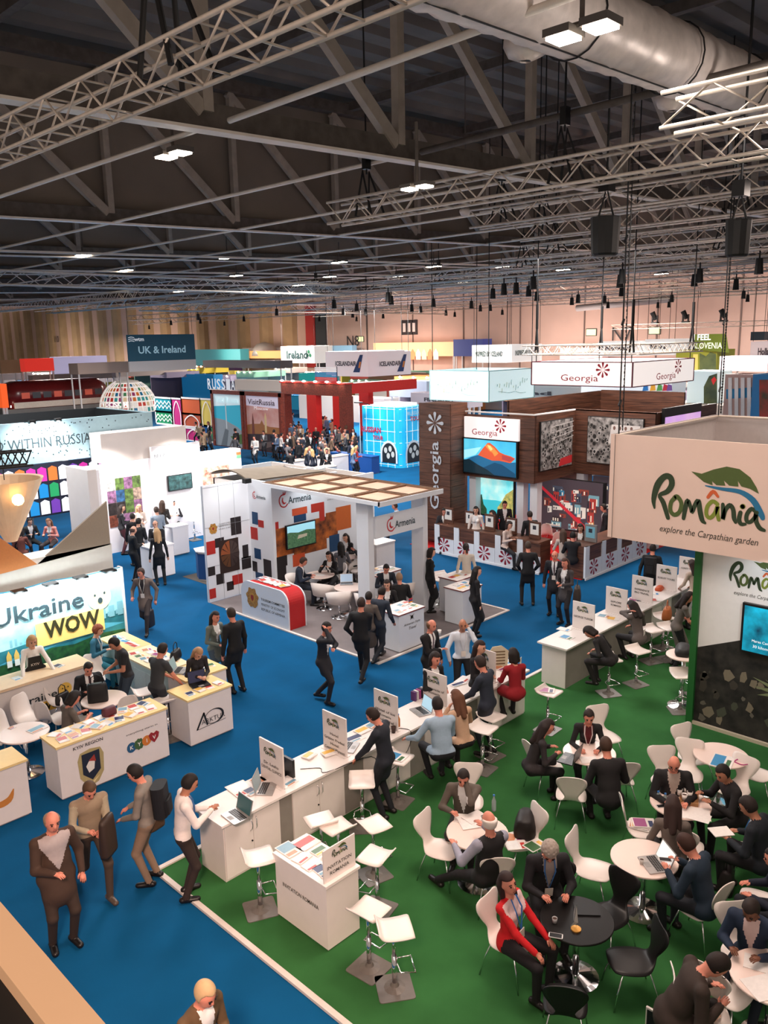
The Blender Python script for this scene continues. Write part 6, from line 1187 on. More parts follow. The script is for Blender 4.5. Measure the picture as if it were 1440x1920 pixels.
spec = [ # px0 px1 ptop pbot plane coord label col emit
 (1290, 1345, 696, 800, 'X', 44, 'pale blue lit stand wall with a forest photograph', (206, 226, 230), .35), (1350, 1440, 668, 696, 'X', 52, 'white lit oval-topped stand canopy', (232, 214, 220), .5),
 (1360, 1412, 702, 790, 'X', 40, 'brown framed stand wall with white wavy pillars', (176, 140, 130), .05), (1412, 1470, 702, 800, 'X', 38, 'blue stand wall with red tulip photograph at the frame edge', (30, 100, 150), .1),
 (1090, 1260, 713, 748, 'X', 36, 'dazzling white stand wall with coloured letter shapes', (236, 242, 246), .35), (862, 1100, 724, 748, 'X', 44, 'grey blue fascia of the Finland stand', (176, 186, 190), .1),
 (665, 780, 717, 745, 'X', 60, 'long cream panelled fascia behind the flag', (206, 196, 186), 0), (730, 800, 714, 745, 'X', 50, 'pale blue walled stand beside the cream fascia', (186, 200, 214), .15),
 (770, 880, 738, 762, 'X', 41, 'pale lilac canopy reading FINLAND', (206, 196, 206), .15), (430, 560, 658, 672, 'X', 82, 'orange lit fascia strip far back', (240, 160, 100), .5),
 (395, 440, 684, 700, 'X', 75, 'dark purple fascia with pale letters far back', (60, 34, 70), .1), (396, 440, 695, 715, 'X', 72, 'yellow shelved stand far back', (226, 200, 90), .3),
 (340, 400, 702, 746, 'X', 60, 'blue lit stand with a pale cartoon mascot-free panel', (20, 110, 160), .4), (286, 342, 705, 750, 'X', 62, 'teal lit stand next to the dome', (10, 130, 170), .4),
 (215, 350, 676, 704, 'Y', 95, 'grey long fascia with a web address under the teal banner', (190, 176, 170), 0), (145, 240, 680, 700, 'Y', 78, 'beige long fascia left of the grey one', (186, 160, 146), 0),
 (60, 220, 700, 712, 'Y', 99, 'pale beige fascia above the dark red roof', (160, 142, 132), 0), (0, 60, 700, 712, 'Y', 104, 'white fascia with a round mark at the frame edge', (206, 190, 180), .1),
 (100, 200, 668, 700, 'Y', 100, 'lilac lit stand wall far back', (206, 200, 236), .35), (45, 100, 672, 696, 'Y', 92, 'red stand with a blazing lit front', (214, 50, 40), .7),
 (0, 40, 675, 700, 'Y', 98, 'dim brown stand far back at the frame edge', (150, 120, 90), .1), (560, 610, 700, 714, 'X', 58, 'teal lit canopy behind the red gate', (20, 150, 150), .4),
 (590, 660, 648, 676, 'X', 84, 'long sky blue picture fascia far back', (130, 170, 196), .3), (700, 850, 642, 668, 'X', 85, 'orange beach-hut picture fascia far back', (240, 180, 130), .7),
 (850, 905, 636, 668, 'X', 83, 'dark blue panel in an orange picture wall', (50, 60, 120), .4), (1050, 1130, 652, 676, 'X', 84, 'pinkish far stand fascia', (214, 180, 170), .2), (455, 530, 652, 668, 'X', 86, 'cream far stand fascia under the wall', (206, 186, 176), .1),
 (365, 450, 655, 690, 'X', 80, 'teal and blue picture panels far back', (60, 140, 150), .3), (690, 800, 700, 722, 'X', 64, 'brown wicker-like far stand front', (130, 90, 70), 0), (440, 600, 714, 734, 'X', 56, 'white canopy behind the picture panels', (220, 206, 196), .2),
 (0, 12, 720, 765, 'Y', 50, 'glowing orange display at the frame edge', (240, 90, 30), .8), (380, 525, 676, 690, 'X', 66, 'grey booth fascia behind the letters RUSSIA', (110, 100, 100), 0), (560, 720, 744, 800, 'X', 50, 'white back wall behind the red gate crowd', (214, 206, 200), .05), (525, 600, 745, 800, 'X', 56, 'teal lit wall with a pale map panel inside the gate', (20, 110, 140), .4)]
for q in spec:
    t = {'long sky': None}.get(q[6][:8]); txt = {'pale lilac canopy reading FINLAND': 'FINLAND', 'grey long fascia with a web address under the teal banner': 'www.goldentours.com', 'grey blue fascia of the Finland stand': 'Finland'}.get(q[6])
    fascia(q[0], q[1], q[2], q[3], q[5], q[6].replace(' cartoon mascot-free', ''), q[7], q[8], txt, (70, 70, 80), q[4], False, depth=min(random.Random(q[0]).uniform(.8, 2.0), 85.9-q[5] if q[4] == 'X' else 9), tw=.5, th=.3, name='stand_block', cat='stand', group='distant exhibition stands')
# orange beach huts and letter shapes as flat print
M4 = frame('X', 85, PX(700, 660, 85)[1], PX(700, 666, 85)[2], .05); P = []
for k in range(9): u = 3+k*1.05; P.append((cm(((250, 200, 150), (226, 120, 70), (250, 226, 190))[k % 3], .5, emit=.8, pre='lit'), [(u, -.6), (u+.85, -.6), (u+.85, .3), (u+.42, .85), (u, .3)]))
flat('beach_hut_print', P, M4, tag(empty('hut_picture', label='row of glowing beach hut pictures far back', cat='picture')))
def pxprint(name, X, polys, par):
    b = MB()
    for k, (m, pts) in enumerate(polys):
        b.mat(m); q = [PX(x, y, X) for x, y in pts]; b.add([(X-.03-.012*k, v[1], v[2]) for v in q], [tuple(range(len(q)))])
    b.build(name, None, par)
def bl_(s_): return next(o for o in bpy.data.objects if (o.get('label') or '').startswith(s_))
TRE = mat('far_forest_print', (110, 120, 70), .6, c2=(60, 76, 56), scale=1.2, noise=.4)
pxprint('forest_print', 44, [(TRE, [(1320, 800), (1320, 725), (1330, 705), (1345, 700), (1345, 800)]), (cm((200, 40, 40), .5, emit=.3, pre='lit'), [(1334, 712), (1340, 706), (1344, 712), (1338, 722)])], bl_('pale blue lit'))
pxprint('pillar_print', 40, [(cm((30, 110, 150), pre='print'), [(1362, 730), (1410, 726), (1410, 745), (1362, 748)])]+[(cm((226, 216, 210), pre='print'), [(1366+k*12, 790), (1366+k*12, 708), (1373+k*12, 708), (1373+k*12, 790)]) for k in range(4)], bl_('brown framed'))
pxprint('tulip_print', 38, [(mat('tulip_print', (176, 50, 44), .6, c2=(60, 60, 40), scale=2, noise=.4), [(1424, 800), (1424, 712), (1445, 712), (1445, 800)])], bl_('blue stand wall with red'))
pxprint('forest_print', 58, [(TRE, [(1312, 697), (1312, 662), (1324, 668), (1332, 660), (1343, 664), (1343, 697)]), (cm((226, 206, 110), .5, emit=.2, pre='lit'), [(1300, 664), (1309, 664), (1309, 697), (1300, 697)])], bl_('olive green stand'))
pxprint('letter_print', 36, [(cm(c, .5, emit=.2, pre='lit'), [(x, 733), (x+11, 732), (x+10, 722), (x+3, 720)]) for x, c in ((1205, (40, 120, 190)), (1219, (240, 170, 50)), (1232, (90, 160, 80)), (1243, (200, 50, 70)), (1251, (120, 80, 150)))], bl_('dazzling white stand wall with col'))
# dark red bus-shaped stand
bs = thing('red_vehicle_stand', 'long dark red rounded display shaped like a coach with windows', 'display'); RB = mat('oxblood_lacquer', (110, 30, 30), .25, noise=.1); b = MB()
A, B = PY(18, 745, 85), PY(205, 725, 85); pts = [(85.0, .9), (85.0, 2.6), (85.3, 3.25), (86, 3.6), (87.6, 3.6), (88.0, 2.6), (88.0, .9)]
n = len(pts); vs = []; xs = [A[0], A[0]+.35, A[0]+1.2, B[0]-1.0, B[0]]; scs = [(.55, .75), (.85, .92), (1, 1), (1, 1), (.6, .8)]
for x, (sa, sb) in zip(xs, scs): vs += [(x, 86.5+(p[0]-86.5)*sa, .9+(p[1]-.9)*sb) for p in pts]
b.add(vs, [(i*n+k, (i+1)*n+k, (i+1)*n+(k+1) % n, i*n+(k+1) % n) for i in range(4) for k in range(n)]+[tuple(range(n)), tuple(range(5*n-1, 4*n-1, -1))]); b.build('coach_body', RB, bs, True)
for k in range(8): x = A[0]+1.2+k*(B[0]-A[0]-1.8)/8; boxpart('window', cm((60, 60, 64) if k % 3 else (206, 90, 70), .3, emit=.25, pre='lit'), bs, x, x+(B[0]-A[0])/13, 84.97, 85.02, 1.9, 2.5)
boxpart('silver_skirt', ALU, bs, A[0]+.4, B[0]-.5, 84.96, 85.1, .95, 1.55); boxpart('platform', GREYP, bs, A[0]-.5, B[0]+.5, 84.5, 88.5, 0, .9)
boxpart('lamp_glass', LAMPM, bs, A[0]-.02, A[0]+.03, 84.9, 84.97, 1.1, 1.3)
# white-domed far roof
b = MB(); c0 = PX(496, 655, 84); b.lathe([(2.2, 0), (2.0, 1.0), (1.3, 1.8), (.1, 2.2)], (c0[0], c0[1], c0[2]-1), 20); b.build('silver_dome', mat('dome_silver', (190, 180, 176), .3, .3), None, True, label='silvery half dome hanging near the far wall', cat='dome')
# middle ground white roofs between the white stand and the pergola
mid = [('low roof with a beige fabric top and a curved edge behind the pergola', 16.3, 19.6, 22.0, 24.4, 2.2, 2.4), ('open white walled room with pale top edges behind the fabric roof', 19.9, 21.4, 21.6, 24.2, 1.9, 2.15), ('pale walled enclosure with a turquoise print inside', 19.2, 21.4, 24.9, 27.6, 1.9, 2.1)]
for k, (lab, x0, x1, y0, y1, z0, z1) in enumerate(mid):
    r = thing('stand_block', lab, 'stand'); 
    boxpart('front_wall', DAZ if k else CREAM, r, x0, x1, y0, y0+.08, 0 if k != 1 else .02, z1-.02); boxpart('side_wall', CREAM, r, x0, x0+.08, y0+.08, y1, 0, z1-.02); boxpart('far_side_wall', CREAM, r, x1-.08, x1, y0+.08, y1, 0, z1-.02); boxpart('rear_wall', mat('pale_wall', (206, 214, 220)), r, x0, x1, y1-.08, y1, 0, z1-.02)
    boxpart('inner_print', cm((40, 150, 176)), r, x0+.5, x1-.8, y1-.1, y1-.085, .8, 1.9)
    if k == 0:
        b = MB(); nn = 10; vs = []
        for i in range(nn+1):
            t = i/nn; vs += [(x0-.2, y0+(y1-y0)*t, z1+.15+.25*math.sin(PI*t)), (x1-.9*math.sin(PI*t), y0+(y1-y0)*t, z1+.05+.1*math.sin(PI*t))]
        b.add(vs, [(2*i, 2*i+1, 2*i+3, 2*i+2) for i in range(nn)]); b.add([(v[0], v[1], v[2]-.04) for v in vs], [(2*i, 2*i+2, 2*i+3, 2*i+1) for i in range(nn)]); b.build('fabric_roof', mat('beige_canvas', (150, 134, 116), .85, noise=.08, scale=3, bump=.2), r, True)
# ---- marks on the far wall
wm = lambda px, py, w, h, s: text(s, cm((50, 44, 44), .6), frame('X', 86.8, PX(px, py, 87)[1], PX(px, py, 87)[2], .05), w=w, h=h, parent=bpy.data.objects['wall_back'], name='bay_number')
wm(1168, 626, 2.4, 1.5, 'N7'); wm(664, 639, 2.6, 1.5, 'N8'); wm(106, 636, 3.2, 1.4, 'N10')
for k, (px, py) in enumerate(((1105, 623), (1224, 620), (672, 636), (545, 640), (144, 636))): c = PX(px, py, 86.5); r = thing('exit_sign', 'small lit pale green exit sign on the far wall, ' + ['next to N7', 'between N7 and the olive banner', 'next to N8', 'above the white Ireland sign', 'under the far brown ribs'][k], 'sign'); boxpart('sign_case', cm((60, 60, 60)), r, 86.9, 87, c[1]-.7, c[1]+.7, c[2]-.42, c[2]+.42); boxpart('sign_glass', cm((226, 230, 170), .5, emit=.8, pre='lit'), r, 86.86, 86.9, c[1]-.62, c[1]+.62, c[2]-.34, c[2]+.34)
c = PX(768, 614, 87); r = thing('pictogram_sign', 'dark framed washroom pictogram sign high on the far wall', 'sign'); boxpart('sign_case', cm((50, 42, 42)), r, 86.9, 87, c[1]-1.5, c[1]+1.5, c[2]-1.0, c[2]+1.0); 
for k in (-1, 0, 1): boxpart('pictogram', cm((230, 210, 200)), r, 86.86, 86.9, c[1]+k*.9-.25, c[1]+k*.9+.25, c[2]-.6, c[2]+.6)
c = PX(592, 620, 86.9); r = thing('entrance_portal', 'tall red panel with a dark door on the far wall', 'panel'); boxpart('panel_board', cm((176, 40, 36)), r, 86.7, 86.95, c[1], c[1]+2.2, 3, 13); boxpart('dark_door', cm((50, 56, 60)), r, 86.8, 86.95, c[1]-2.4, c[1], 3, 11)
# ---- random far clutter: small lit blocks that fill the aisles far back (each its own stand)
rnd = random.Random(33); CL = [(214, 200, 190), (190, 176, 168), (226, 220, 216), (60, 110, 150), (150, 60, 50), (230, 150, 90), (90, 130, 110), (120, 110, 130), (200, 180, 60)]; CN = ['beige', 'stone grey', 'white', 'blue', 'brick red', 'orange', 'sage green', 'mauve', 'mustard']
n = 0
def proj(x, y): v = np.array([x, y, -5.0]); return 720+FPX*(CR @ v)/(CF @ v)
BLK = []
for k in range(2500):
    X, Y = rnd.uniform(40, 84), rnd.uniform(12, 150); w, d = rnd.uniform(3, 5.4), rnd.uniform(3, 4.8)
    if X < 54 and Y < 66 and Y > 24: continue
    if (Y/X) > 3.4 or (Y/X) < .28: continue
    if abs(X-45) < 8 and abs(Y-82) < 8: continue
    if n >= 135: break
    if any(X < q[0]+5.6 and q[0] < X+5.6 and Y < q[1]+5 and q[1] < Y+5 for q in BLK): continue
    pp = proj(X, Y)
    if 235 < pp < 675 and X*X+Y*Y < 11500 or pp < 250 and X*X+Y*Y < 12500: continue
    if X > 76: continue
    BLK.append((X, Y))
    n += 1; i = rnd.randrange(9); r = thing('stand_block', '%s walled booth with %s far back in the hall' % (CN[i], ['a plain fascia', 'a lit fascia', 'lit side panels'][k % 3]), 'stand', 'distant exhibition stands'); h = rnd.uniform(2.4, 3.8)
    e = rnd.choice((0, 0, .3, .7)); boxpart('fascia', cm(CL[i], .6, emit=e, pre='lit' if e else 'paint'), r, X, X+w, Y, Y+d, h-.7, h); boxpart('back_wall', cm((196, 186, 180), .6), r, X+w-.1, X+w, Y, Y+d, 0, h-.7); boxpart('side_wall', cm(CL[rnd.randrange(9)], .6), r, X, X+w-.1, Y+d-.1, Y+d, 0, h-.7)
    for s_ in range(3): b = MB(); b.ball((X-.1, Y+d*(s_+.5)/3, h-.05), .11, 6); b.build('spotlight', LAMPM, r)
# ================================================================ roof: deck, main trusses, secondary beams
SL = .03
ORD0 = 'first second third fourth fifth sixth seventh eighth ninth tenth eleventh twelfth thirteenth fourteenth fifteenth sixteenth'.split()
CURT = mat('smoke_curtain_cloth', (128, 116, 104), .9, noise=.12, scale=.5)
DECK = mat('roof_deck', (110, 102, 94), .8, noise=.2, scale=.6)
b = MB(); vs = []; fs = []; n = 0
NR = 170
for i in range(NR+1):
    y = -16+i*1.3
    for (dy, dz) in ((0, 0), (.45, 0), (.6, .22), (1.15, .22)): 
        vs += [(-4, y+dy, 15.3+dz), (88, y+dy, 15.3+dz+92*SL)]; n += 1
for i in range(n-1): fs.append((2*i, 2*i+1, 2*i+3, 2*i+2))
b.add(vs, fs); b.build('ceiling', DECK, kind='structure')
def roofz(x, z20): return z20+(x-20)*SL
def beam(b, p, q, w, h):
    """straight rectangular member between two points (w across, h deep)"""
    p, q = Vector(p), Vector(q); d = (q-p); L = d.length; d.normalize(); up = Vector((0, 0, 1)) if abs(d[2]) < .95 else Vector((0, 1, 0)); s = d.cross(up).normalized(); u = s.cross(d)
    b.add([p+s*a*w/2+u*c*h/2+d*t*L for t in (0, 1) for a, c in ((-1, -1), (1, -1), (1, 1), (-1, 1))], [(0, 3, 2, 1), (4, 5, 6, 7), (0, 1, 5, 4), (1, 2, 6, 5), (2, 3, 7, 6), (3, 0, 4, 7)])
RW = mat('pale_flange_steel', (240, 228, 214), .5, noise=.06, scale=4)
for k, (Y, z) in enumerate(((.5, 10.9), (12.7, 10.9), (25.1, 10.95), (37.2, 11.0), (49.4, 11.1), (61.6, 11.2), (74, 11.3), (92, 11.4), (112, 11.5))):
    r = thing('roof_truss', 'dark steel roof truss with a pale bottom flange, %s row from the photographer' % ['first', 'second', 'third', 'fourth', 'fifth', 'sixth', 'seventh', 'eighth', 'ninth'][k], 'truss', 'main roof trusses')
    b = MB(); beam(b, (-3, Y, roofz(-3, z)), (86, Y, roofz(86, z)), .3, .05); b.build('bottom_flange', RW, r); b = MB(); beam(b, (-3, Y, roofz(-3, z+.24)), (86, Y, roofz(86, z+.24)), .06, .42); b.build('bottom_web', DARKST, r)
    b = MB(); beam(b, (-3, Y, roofz(-3, z+4.7)), (86, Y, roofz(86, z+4.7)), .4, .4); b.build('top_chord', DARKST, r)
    if k > 1: b = MB(); beam(b, (-3, Y+.25, roofz(-3, z+2.5)), (86, Y+.25, roofz(86, z+2.5)), .03, 4.2); b.build('smoke_curtain', CURT, r)
    for i in range(18):
        x0, x1 = -.9+i*4.8-4.8, -.9+i*4.8
        b = MB(); beam(b, (x0, Y, roofz(x0, z+4.5)), (x1, Y, roofz(x1, z+.3)), .18, .26); b.build('diagonal', STEEL, r); b = MB(); beam(b, (x1+.1, Y, roofz(x1, z+.3)), (x1+.1, Y, roofz(x1, z+4.5)), .2, .2); b.build('vertical', STEEL, r)
for k, (Y, z) in enumerate(((33.2, 10.8), (43.2, 10.85), (56, 10.9), (68, 11.0), (82, 11.1))):
    b = MB(); beam(b, (-3, Y, roofz(-3, z)), (86, Y, roofz(86, z)), .2, .08); b.build('roof_beam', RW, label='thin pale roof beam running away between the deep trusses, %s one' % ['nearest', 'second', 'third', 'fourth', 'farthest'][k], cat='beam')
# purlins above and thin tie bars across at bottom level
for k in range(12):
    x = 3+k*7; b = MB(); beam(b, (x, -10, roofz(x, 15.75)), (x, 200, roofz(x, 15.75)), .25, .3); b.build('purlin', DARKST, label='dark roof purlin under the ribbed deck, %s from the camera' % ORD0[k], cat='beam', group='dark purlins under the deck')
for k in range(16):
    x = 8.85+k*4.8; z = roofz(x, 10.98); y1_ = 60 if k < 8 else 120; b = MB(); b.cyl((x, 12.7, z), (x, y1_, z), .045, n=6); b.build('tie_bar', RW, label='thin pale tie bar joining the truss bottoms, %s from the camera' % (ORD0[k]), cat='beam', group='thin pale tie bars')
for p, q, rr, m, lab in ((PX(430, 226, 8.85), PX(1050, 1, 8.85), .05, RW, 'long pale tube crossing behind the near truss up to the duct'), (PX(790, 285, 13.65), PX(1440, 119, 13.65), .065, DARKST, 'long dark tube crossing below the duct end')):
    d = (q-p).normalized(); b = MB(); b.cyl(p, q+d*4, rr, n=10); b.build('roof_pipe', m, None, True, label=lab, cat='pipe')
# silver ventilation duct
FOIL = mat('duct_foil', (222, 208, 200), .4, .25, noise=.12, scale=5, bump=.5)
dc = thing('ventilation_duct', 'big crumpled silver foil ventilation duct with dark straps', 'duct'); N = 60; m = 18; rnd = random.Random(6)
DY = 6.5
for S_ in ((Vector((6.0, DY, 10.96)), Vector((16.3, DY, 11.29))), (Vector((16.4, DY-.5, 11.3)), Vector((24, DY-.5, 11.4)))):
    P0, P1 = S_; vs = []
    for i in range(N+1):
        t = i/N; c = P0.lerp(P1, t); R_ = .5+.018*rnd.uniform(-1, 1)
        for k in range(m):
            a = 2*PI*k/m; rr = R_+rnd.uniform(-.014, .014); vs.append((c[0]+rnd.uniform(-.02, .02), c[1]+rr*math.cos(a), c[2]+rr*math.sin(a)))
    b = MB(); b.add(vs, [(i*m+k, i*m+(k+1) % m, (i+1)*m+(k+1) % m, (i+1)*m+k) for i in range(N) for k in range(m)]+[tuple(range(m-1, -1, -1)), tuple(N*m+k for k in range(m))]); b.build('duct_tube', FOIL, dc, True)
    for t in (.12, .42, .7, .95): c = P0.lerp(P1, t); b = MB(); b.tube([(c[0], c[1]+.52*math.cos(2*PI*k/18), c[2]+.52*math.sin(2*PI*k/18)) for k in range(18)], .015, 4, True); b.build('strap', BLACK, dc)
    b = MB(); b.cyl(P0+Vector((0, -.1, -.5)), P1+Vector((0, -.1, -.5)), .012, n=4); b.build('seam', BLACK, dc)
for px, py in ((985, 74), (1262, 176)):
    c = PY(px, py, 7.0); b = MB(); n_ = 14; vs = []
    for r_, h_ in ((.2, .25), (.27, .1), (.3, -.05), (.24, -.2), (.08, -.27)):
        for k in range(n_): a = 2*PI*k/n_; q = r_*rnd.uniform(.9, 1.1); vs.append((c[0]+q*math.cos(a), c[1]+q*math.sin(a), c[2]+h_))
    b.add(vs, [(i*n_+k, i*n_+(k+1) % n_, (i+1)*n_+(k+1) % n_, (i+1)*n_+k) for i in range(4) for k in range(n_)]+[tuple(range(4*n_+n_-1, 4*n_-1, -1))]); b.build('outlet_hood', FOIL, dc, True)
# ---------------------------------------------------------------- ceiling lamps: pairs of square floodlights
def lamp(p, size, label, power=0, single=False):
    r = thing('ceiling_lamp', label, 'lamp', 'paired ceiling lamps'); 
    for s_ in ((-1, 1) if not single else (0,)):
        x, y = p[0], p[1]+s_*size*.75; b = MB(); b.box(x-size*.55, x+size*.55, y-size*.55, y+size*.55, p[2]+.01, p[2]+size*.3); b.build('lamp_housing', mat('lamp_housing', (90, 84, 80), .5), r)
        b = MB(); b.box(x-size*.46, x+size*.46, y-size*.46, y+size*.46, p[2]-.02, p[2]+.01); b.build('lamp_glass', LAMPM, r)
    b = MB(); b.cyl((p[0], p[1], p[2]+size*.3), (p[0], p[1], p[2]+1.0), .03, n=5); b.build('bracket', DARKST, r)
    b = MB(); b.cyl((p[0], p[1]-size*.75, p[2]+size*.32), (p[0], p[1]+size*.75, p[2]+size*.32), .03, n=5); b.build('crossbar', DARKST, r)
    if power: area_light('lamp_light', (p[0], p[1], p[2]-.06), power, size*2, LAMPC)
LP = [((1091, 62), 10.15, .30, 110), ((325, 291), 10.4, .32, 90), ((782, 352), 9.42, .22, 60), ((156, 478), 11.0, .36, 0), ((426, 484), 11.0, .36, 0), ((237, 507), 11.0, .36, 0), ((636, 492), 11, .36, 0), ((443, 517), 11, .36, 0), ((335, 547), 11.2, .4, 0), ((618, 519), 11, .36, 0), ((743, 518), 11, .36, 0), ((813, 500), 11, .36, 0), ((940, 500), 11, .36, 0), ((1056, 506), 11, .36, 0), ((1240, 514), 11, .36, 0), ((1262, 539), 11.2, .4, 0), ((1380, 524), 11, .4, 0), ((560, 535), 11.2, .4, 0), ((870, 530), 11.2, .4, 0)]
ORD = ['first', 'second', 'third', 'fourth', 'fifth', 'sixth', 'seventh', 'eighth', 'ninth', 'tenth', 'eleventh', 'twelfth', 'thirteenth', 'fourteenth', 'fifteenth', 'sixteenth', 'seventeenth', 'eighteenth', 'nineteenth']
for k, ((px, py), z, s_, pw) in enumerate(LP): lamp(G(px, py, z), s_, ['bright pair of square lamps right under the silver duct', 'pair of lamps shining alone below the second roof truss', 'pair of lamps on the end of the middle lighting truss'][k] if k < 3 else 'small far pair of ceiling lamps, %s farther back in the roof' % ORD[k], pw)
for q in ((9.6, 4.7, 9.9), (13.5, 5.0, 10.0)):
    l = bpy.data.lights.new('duct_fill', 'POINT'); l.energy = 55; l.color = (1, .9, .84); l.shadow_soft_size = .2; o = bpy.data.objects.new('duct_fill', l); COL.objects.link(o); o.location = q  # added point lamps to brighten the duct, with no fixtures of their own
# high bay box near the camera and white globe sensor lamp
c = PX(872, 397, 20); gl = thing('dome_lamp', 'white dome lamp on a bracket below the middle truss', 'lamp'); b = MB(); b.lathe([(.03, .1), (.16, .06), (.17, 0), (.12, -.1), (.02, -.13)], tuple(c), 14); b.build('dome', mat('pale_dome', (216, 206, 200), .4), gl, True); b = MB(); b.cyl((c[0], c[1], c[2]+.1), (c[0], c[1], 15.5), .015, n=5); b.build('rod', DARKST, gl)
# ================================================================ lighting trusses (aluminium box trusses)
CH = {}
def box_truss(p, q, size, label, detail=True, step=None, group='aluminium lighting trusses', m=ALU, tri=False, r_ch=None):
    """p,q: ends of the lower edge line (x,y,z); size: side of the square section"""
    r = thing('lighting_truss', label, 'truss', group); p, q = Vector(p), Vector(q); d = (q-p); L = d.length; d.normalize(); s = Vector((-d[1], d[0], 0)).normalized(); u = Vector((0, 0, 1)); rc = r_ch or size*.07
    O = [(0, 0), (1, 0), (1, 1), (0, 1)] if not tri else [(0, 0), (1, 0), (.5, .87)]; step = step or size*1.0; n = max(2, int(L/step))
    for a, c in O:
        b = MB(); o = s*a*size+u*c*size; b.cyl(p+o, q+o, rc, n=8 if detail else 5); b.build('chord', m, r, True)
    pairs = list(zip(O, O[1:]+O[:1])); stuff = MB(); seg = L/n
    if detail:
        for pi, (A, B) in enumerate(pairs):
            oa, ob = s*A[0]*size+u*A[1]*size, s*B[0]*size+u*B[1]*size
            b1 = MB(); b1.cyl(oa, ob+d*seg, rc*.5, n=5); me = b1.mesh('brace', m, True); b2 = MB(); b2.cyl(oa, ob, rc*.5, n=5); me2 = b2.mesh('rung', m, True); b3 = MB(); b3.cyl(oa+d*seg, ob, rc*.5, n=5); me3 = b3.mesh('brace', m, True)
            for i in range(n):
                if pi in (0, 2): link('rung', me2, r, p+d*seg*i)
                else: link('brace', me if i % 2 == 0 else me3, r, p+d*seg*i)
    else:
        for A, B in pairs:
            oa, ob = s*A[0]*size+u*A[1]*size, s*B[0]*size+u*B[1]*size
            for i in range(n):
                if i % 2 == 0: stuff.cyl(p+oa+d*seg*i, p+ob+d*seg*(i+1), rc*.5, n=3, cap=False)
                else: stuff.cyl(p+ob+d*seg*i, p+oa+d*seg*(i+1), rc*.5, n=3, cap=False)
        stuff.build('bracing', m, r, kind='stuff')
    return r
def sling(x, y, z, zt, label, size=.4):
    zt = 15.3+(x+4)*.03
    r = thing('truss_sling', label, 'sling', 'black slings and hoists on the trusses'); b = MB()
    b.tube([(x-.02, y-.25, z), (x, y, z+.9), (x, y+.25, z), (x+size, y+.25, z-.02), (x+size*.5, y, z+.9), (x+size, y-.25, z)], .028, 5); b.build('strap', BLACK, r); b = MB(); b.cyl((x+size*.3, y, z+.85), (x+size*.3, y, zt), .02, n=5); b.build('chain', BLACK, r); b = MB(); b.box(x+size*.3-.08, x+size*.3+.08, y-.06, y+.06, z+.95, z+1.25); b.build('hoist', BLACKP, r)
    return r
# T1 big near truss, upper part of the view
box_truss((4.12, -1.0, 9.0), (4.12, 22.0, 9.0), .30, 'large near aluminium truss sweeping across the top of the view', True, .36)
box_truss((13.4, -2.0, 9.55), (13.4, 14.3, 9.55), .44, 'long aluminium truss over the middle of the hall with a lamp pair at its end', True, .46)
box_truss((9.0, -3.0, 9.1), (9.0, 4.36, 9.1), .34, 'short near truss below the silver duct at the frame edge', True, .5)
sp = [(17.8, -2, 13.8, 9.75), (20.6, -4, 14.5, 9.7), (24.6, -4, 17.0, 9.6), (28.5, -4, 21, 9.6), (31.0, 4, 30, 9.6), (35, 0, 44, 9.7), (40, 10, 64, 9.7), (45, 0, 50, 9.7), (50, 20, 90, 9.8), (56, 0, 60, 9.9), (62, 10, 110, 9.9), (70, 0, 80, 10.0), (30, 34, 66, 9.6), (24, 40, 70, 9.5)]
for k, (x, y0, y1, z) in enumerate(sp): box_truss((x, y0, z), (x, y1, z), .42 if x < 30 else .5, 'aluminium lighting truss parallel to the middle one, %s behind it' % ORD[k], x < 25, .5 if x < 30 else .9)
box_truss((6.0, 32, 9.3), (30, 32, 9.3), .5, 'aluminium truss running away over the ring fascia', False, .7); box_truss((30, 52, 9.3), (62, 52, 9.3), .6, 'aluminium truss running away over the red gate', False, .9)
box_truss((14.6, 13.2, 9.1), (14.6, 30, 9.1), .4, 'lower aluminium truss above the welcome desk area', False, .5) if 0 else None
# slings on trusses
for k, (x, y, z) in enumerate(((9.0, 2.5, 9.2), (3.85, 6.2, 9.1), (3.85, 12.0, 9.1), (13.4, 13.6, 9.7), (13.4, 8.6, 9.7), (17.8, 13.2, 9.9), (20.6, 13.8, 9.9), (17.8, 6.0, 9.9), (24.6, 16, 9.8), (28.5, 12, 9.8), (20.6, 8.3, 9.9), (24.6, 8, 9.8), (28.5, 20, 9.8), (35, 40, 9.9), (35, 30, 9.9), (40, 50, 9.9))):
    sling(x, y, z, roofz(x, 11.4), 'black sling and hoist on a lighting truss, %s nearest the camera' % ORD[k])
# big black hoist motor hanging in front, with a chain down to the banner
for (px, py, X, w, h, lab) in ((1135, 436, 13.8, .26, .40, 'black chain bag hanging on a hook below the second truss'), (1384, 440, 13.9, .2, .34, 'black chain bag near the frame edge below a chain hoist')):
    c = PX(px, py, X); r = thing('chain_bag', lab, 'hoist'); b = MB(); b.lathe([(w*.75, -h), (w*.9, -h*.9), (w, h*.6), (w*1.02, h*.65)], tuple(c), 12); b.build('bag', BLACK, r); b = MB(); b.tube([(c[0], c[1]-w*.6, c[2]+h*.6), (c[0], c[1], c[2]+h*1.9), (c[0], c[1]+w*.6, c[2]+h*.6)], .02, 5); b.build('strap', BLACK, r)
    b = MB(); b.box(c[0]-.12, c[0]+.12, c[1]-.1, c[1]+.1, c[2]+h*1.7, c[2]+h*2.4); b.build('hoist', BLACKP, r); b = MB(); b.cyl((c[0], c[1], c[2]+h*2.3), (c[0], c[1], 15.5), .02, n=5); b.build('chain', BLACK, r)
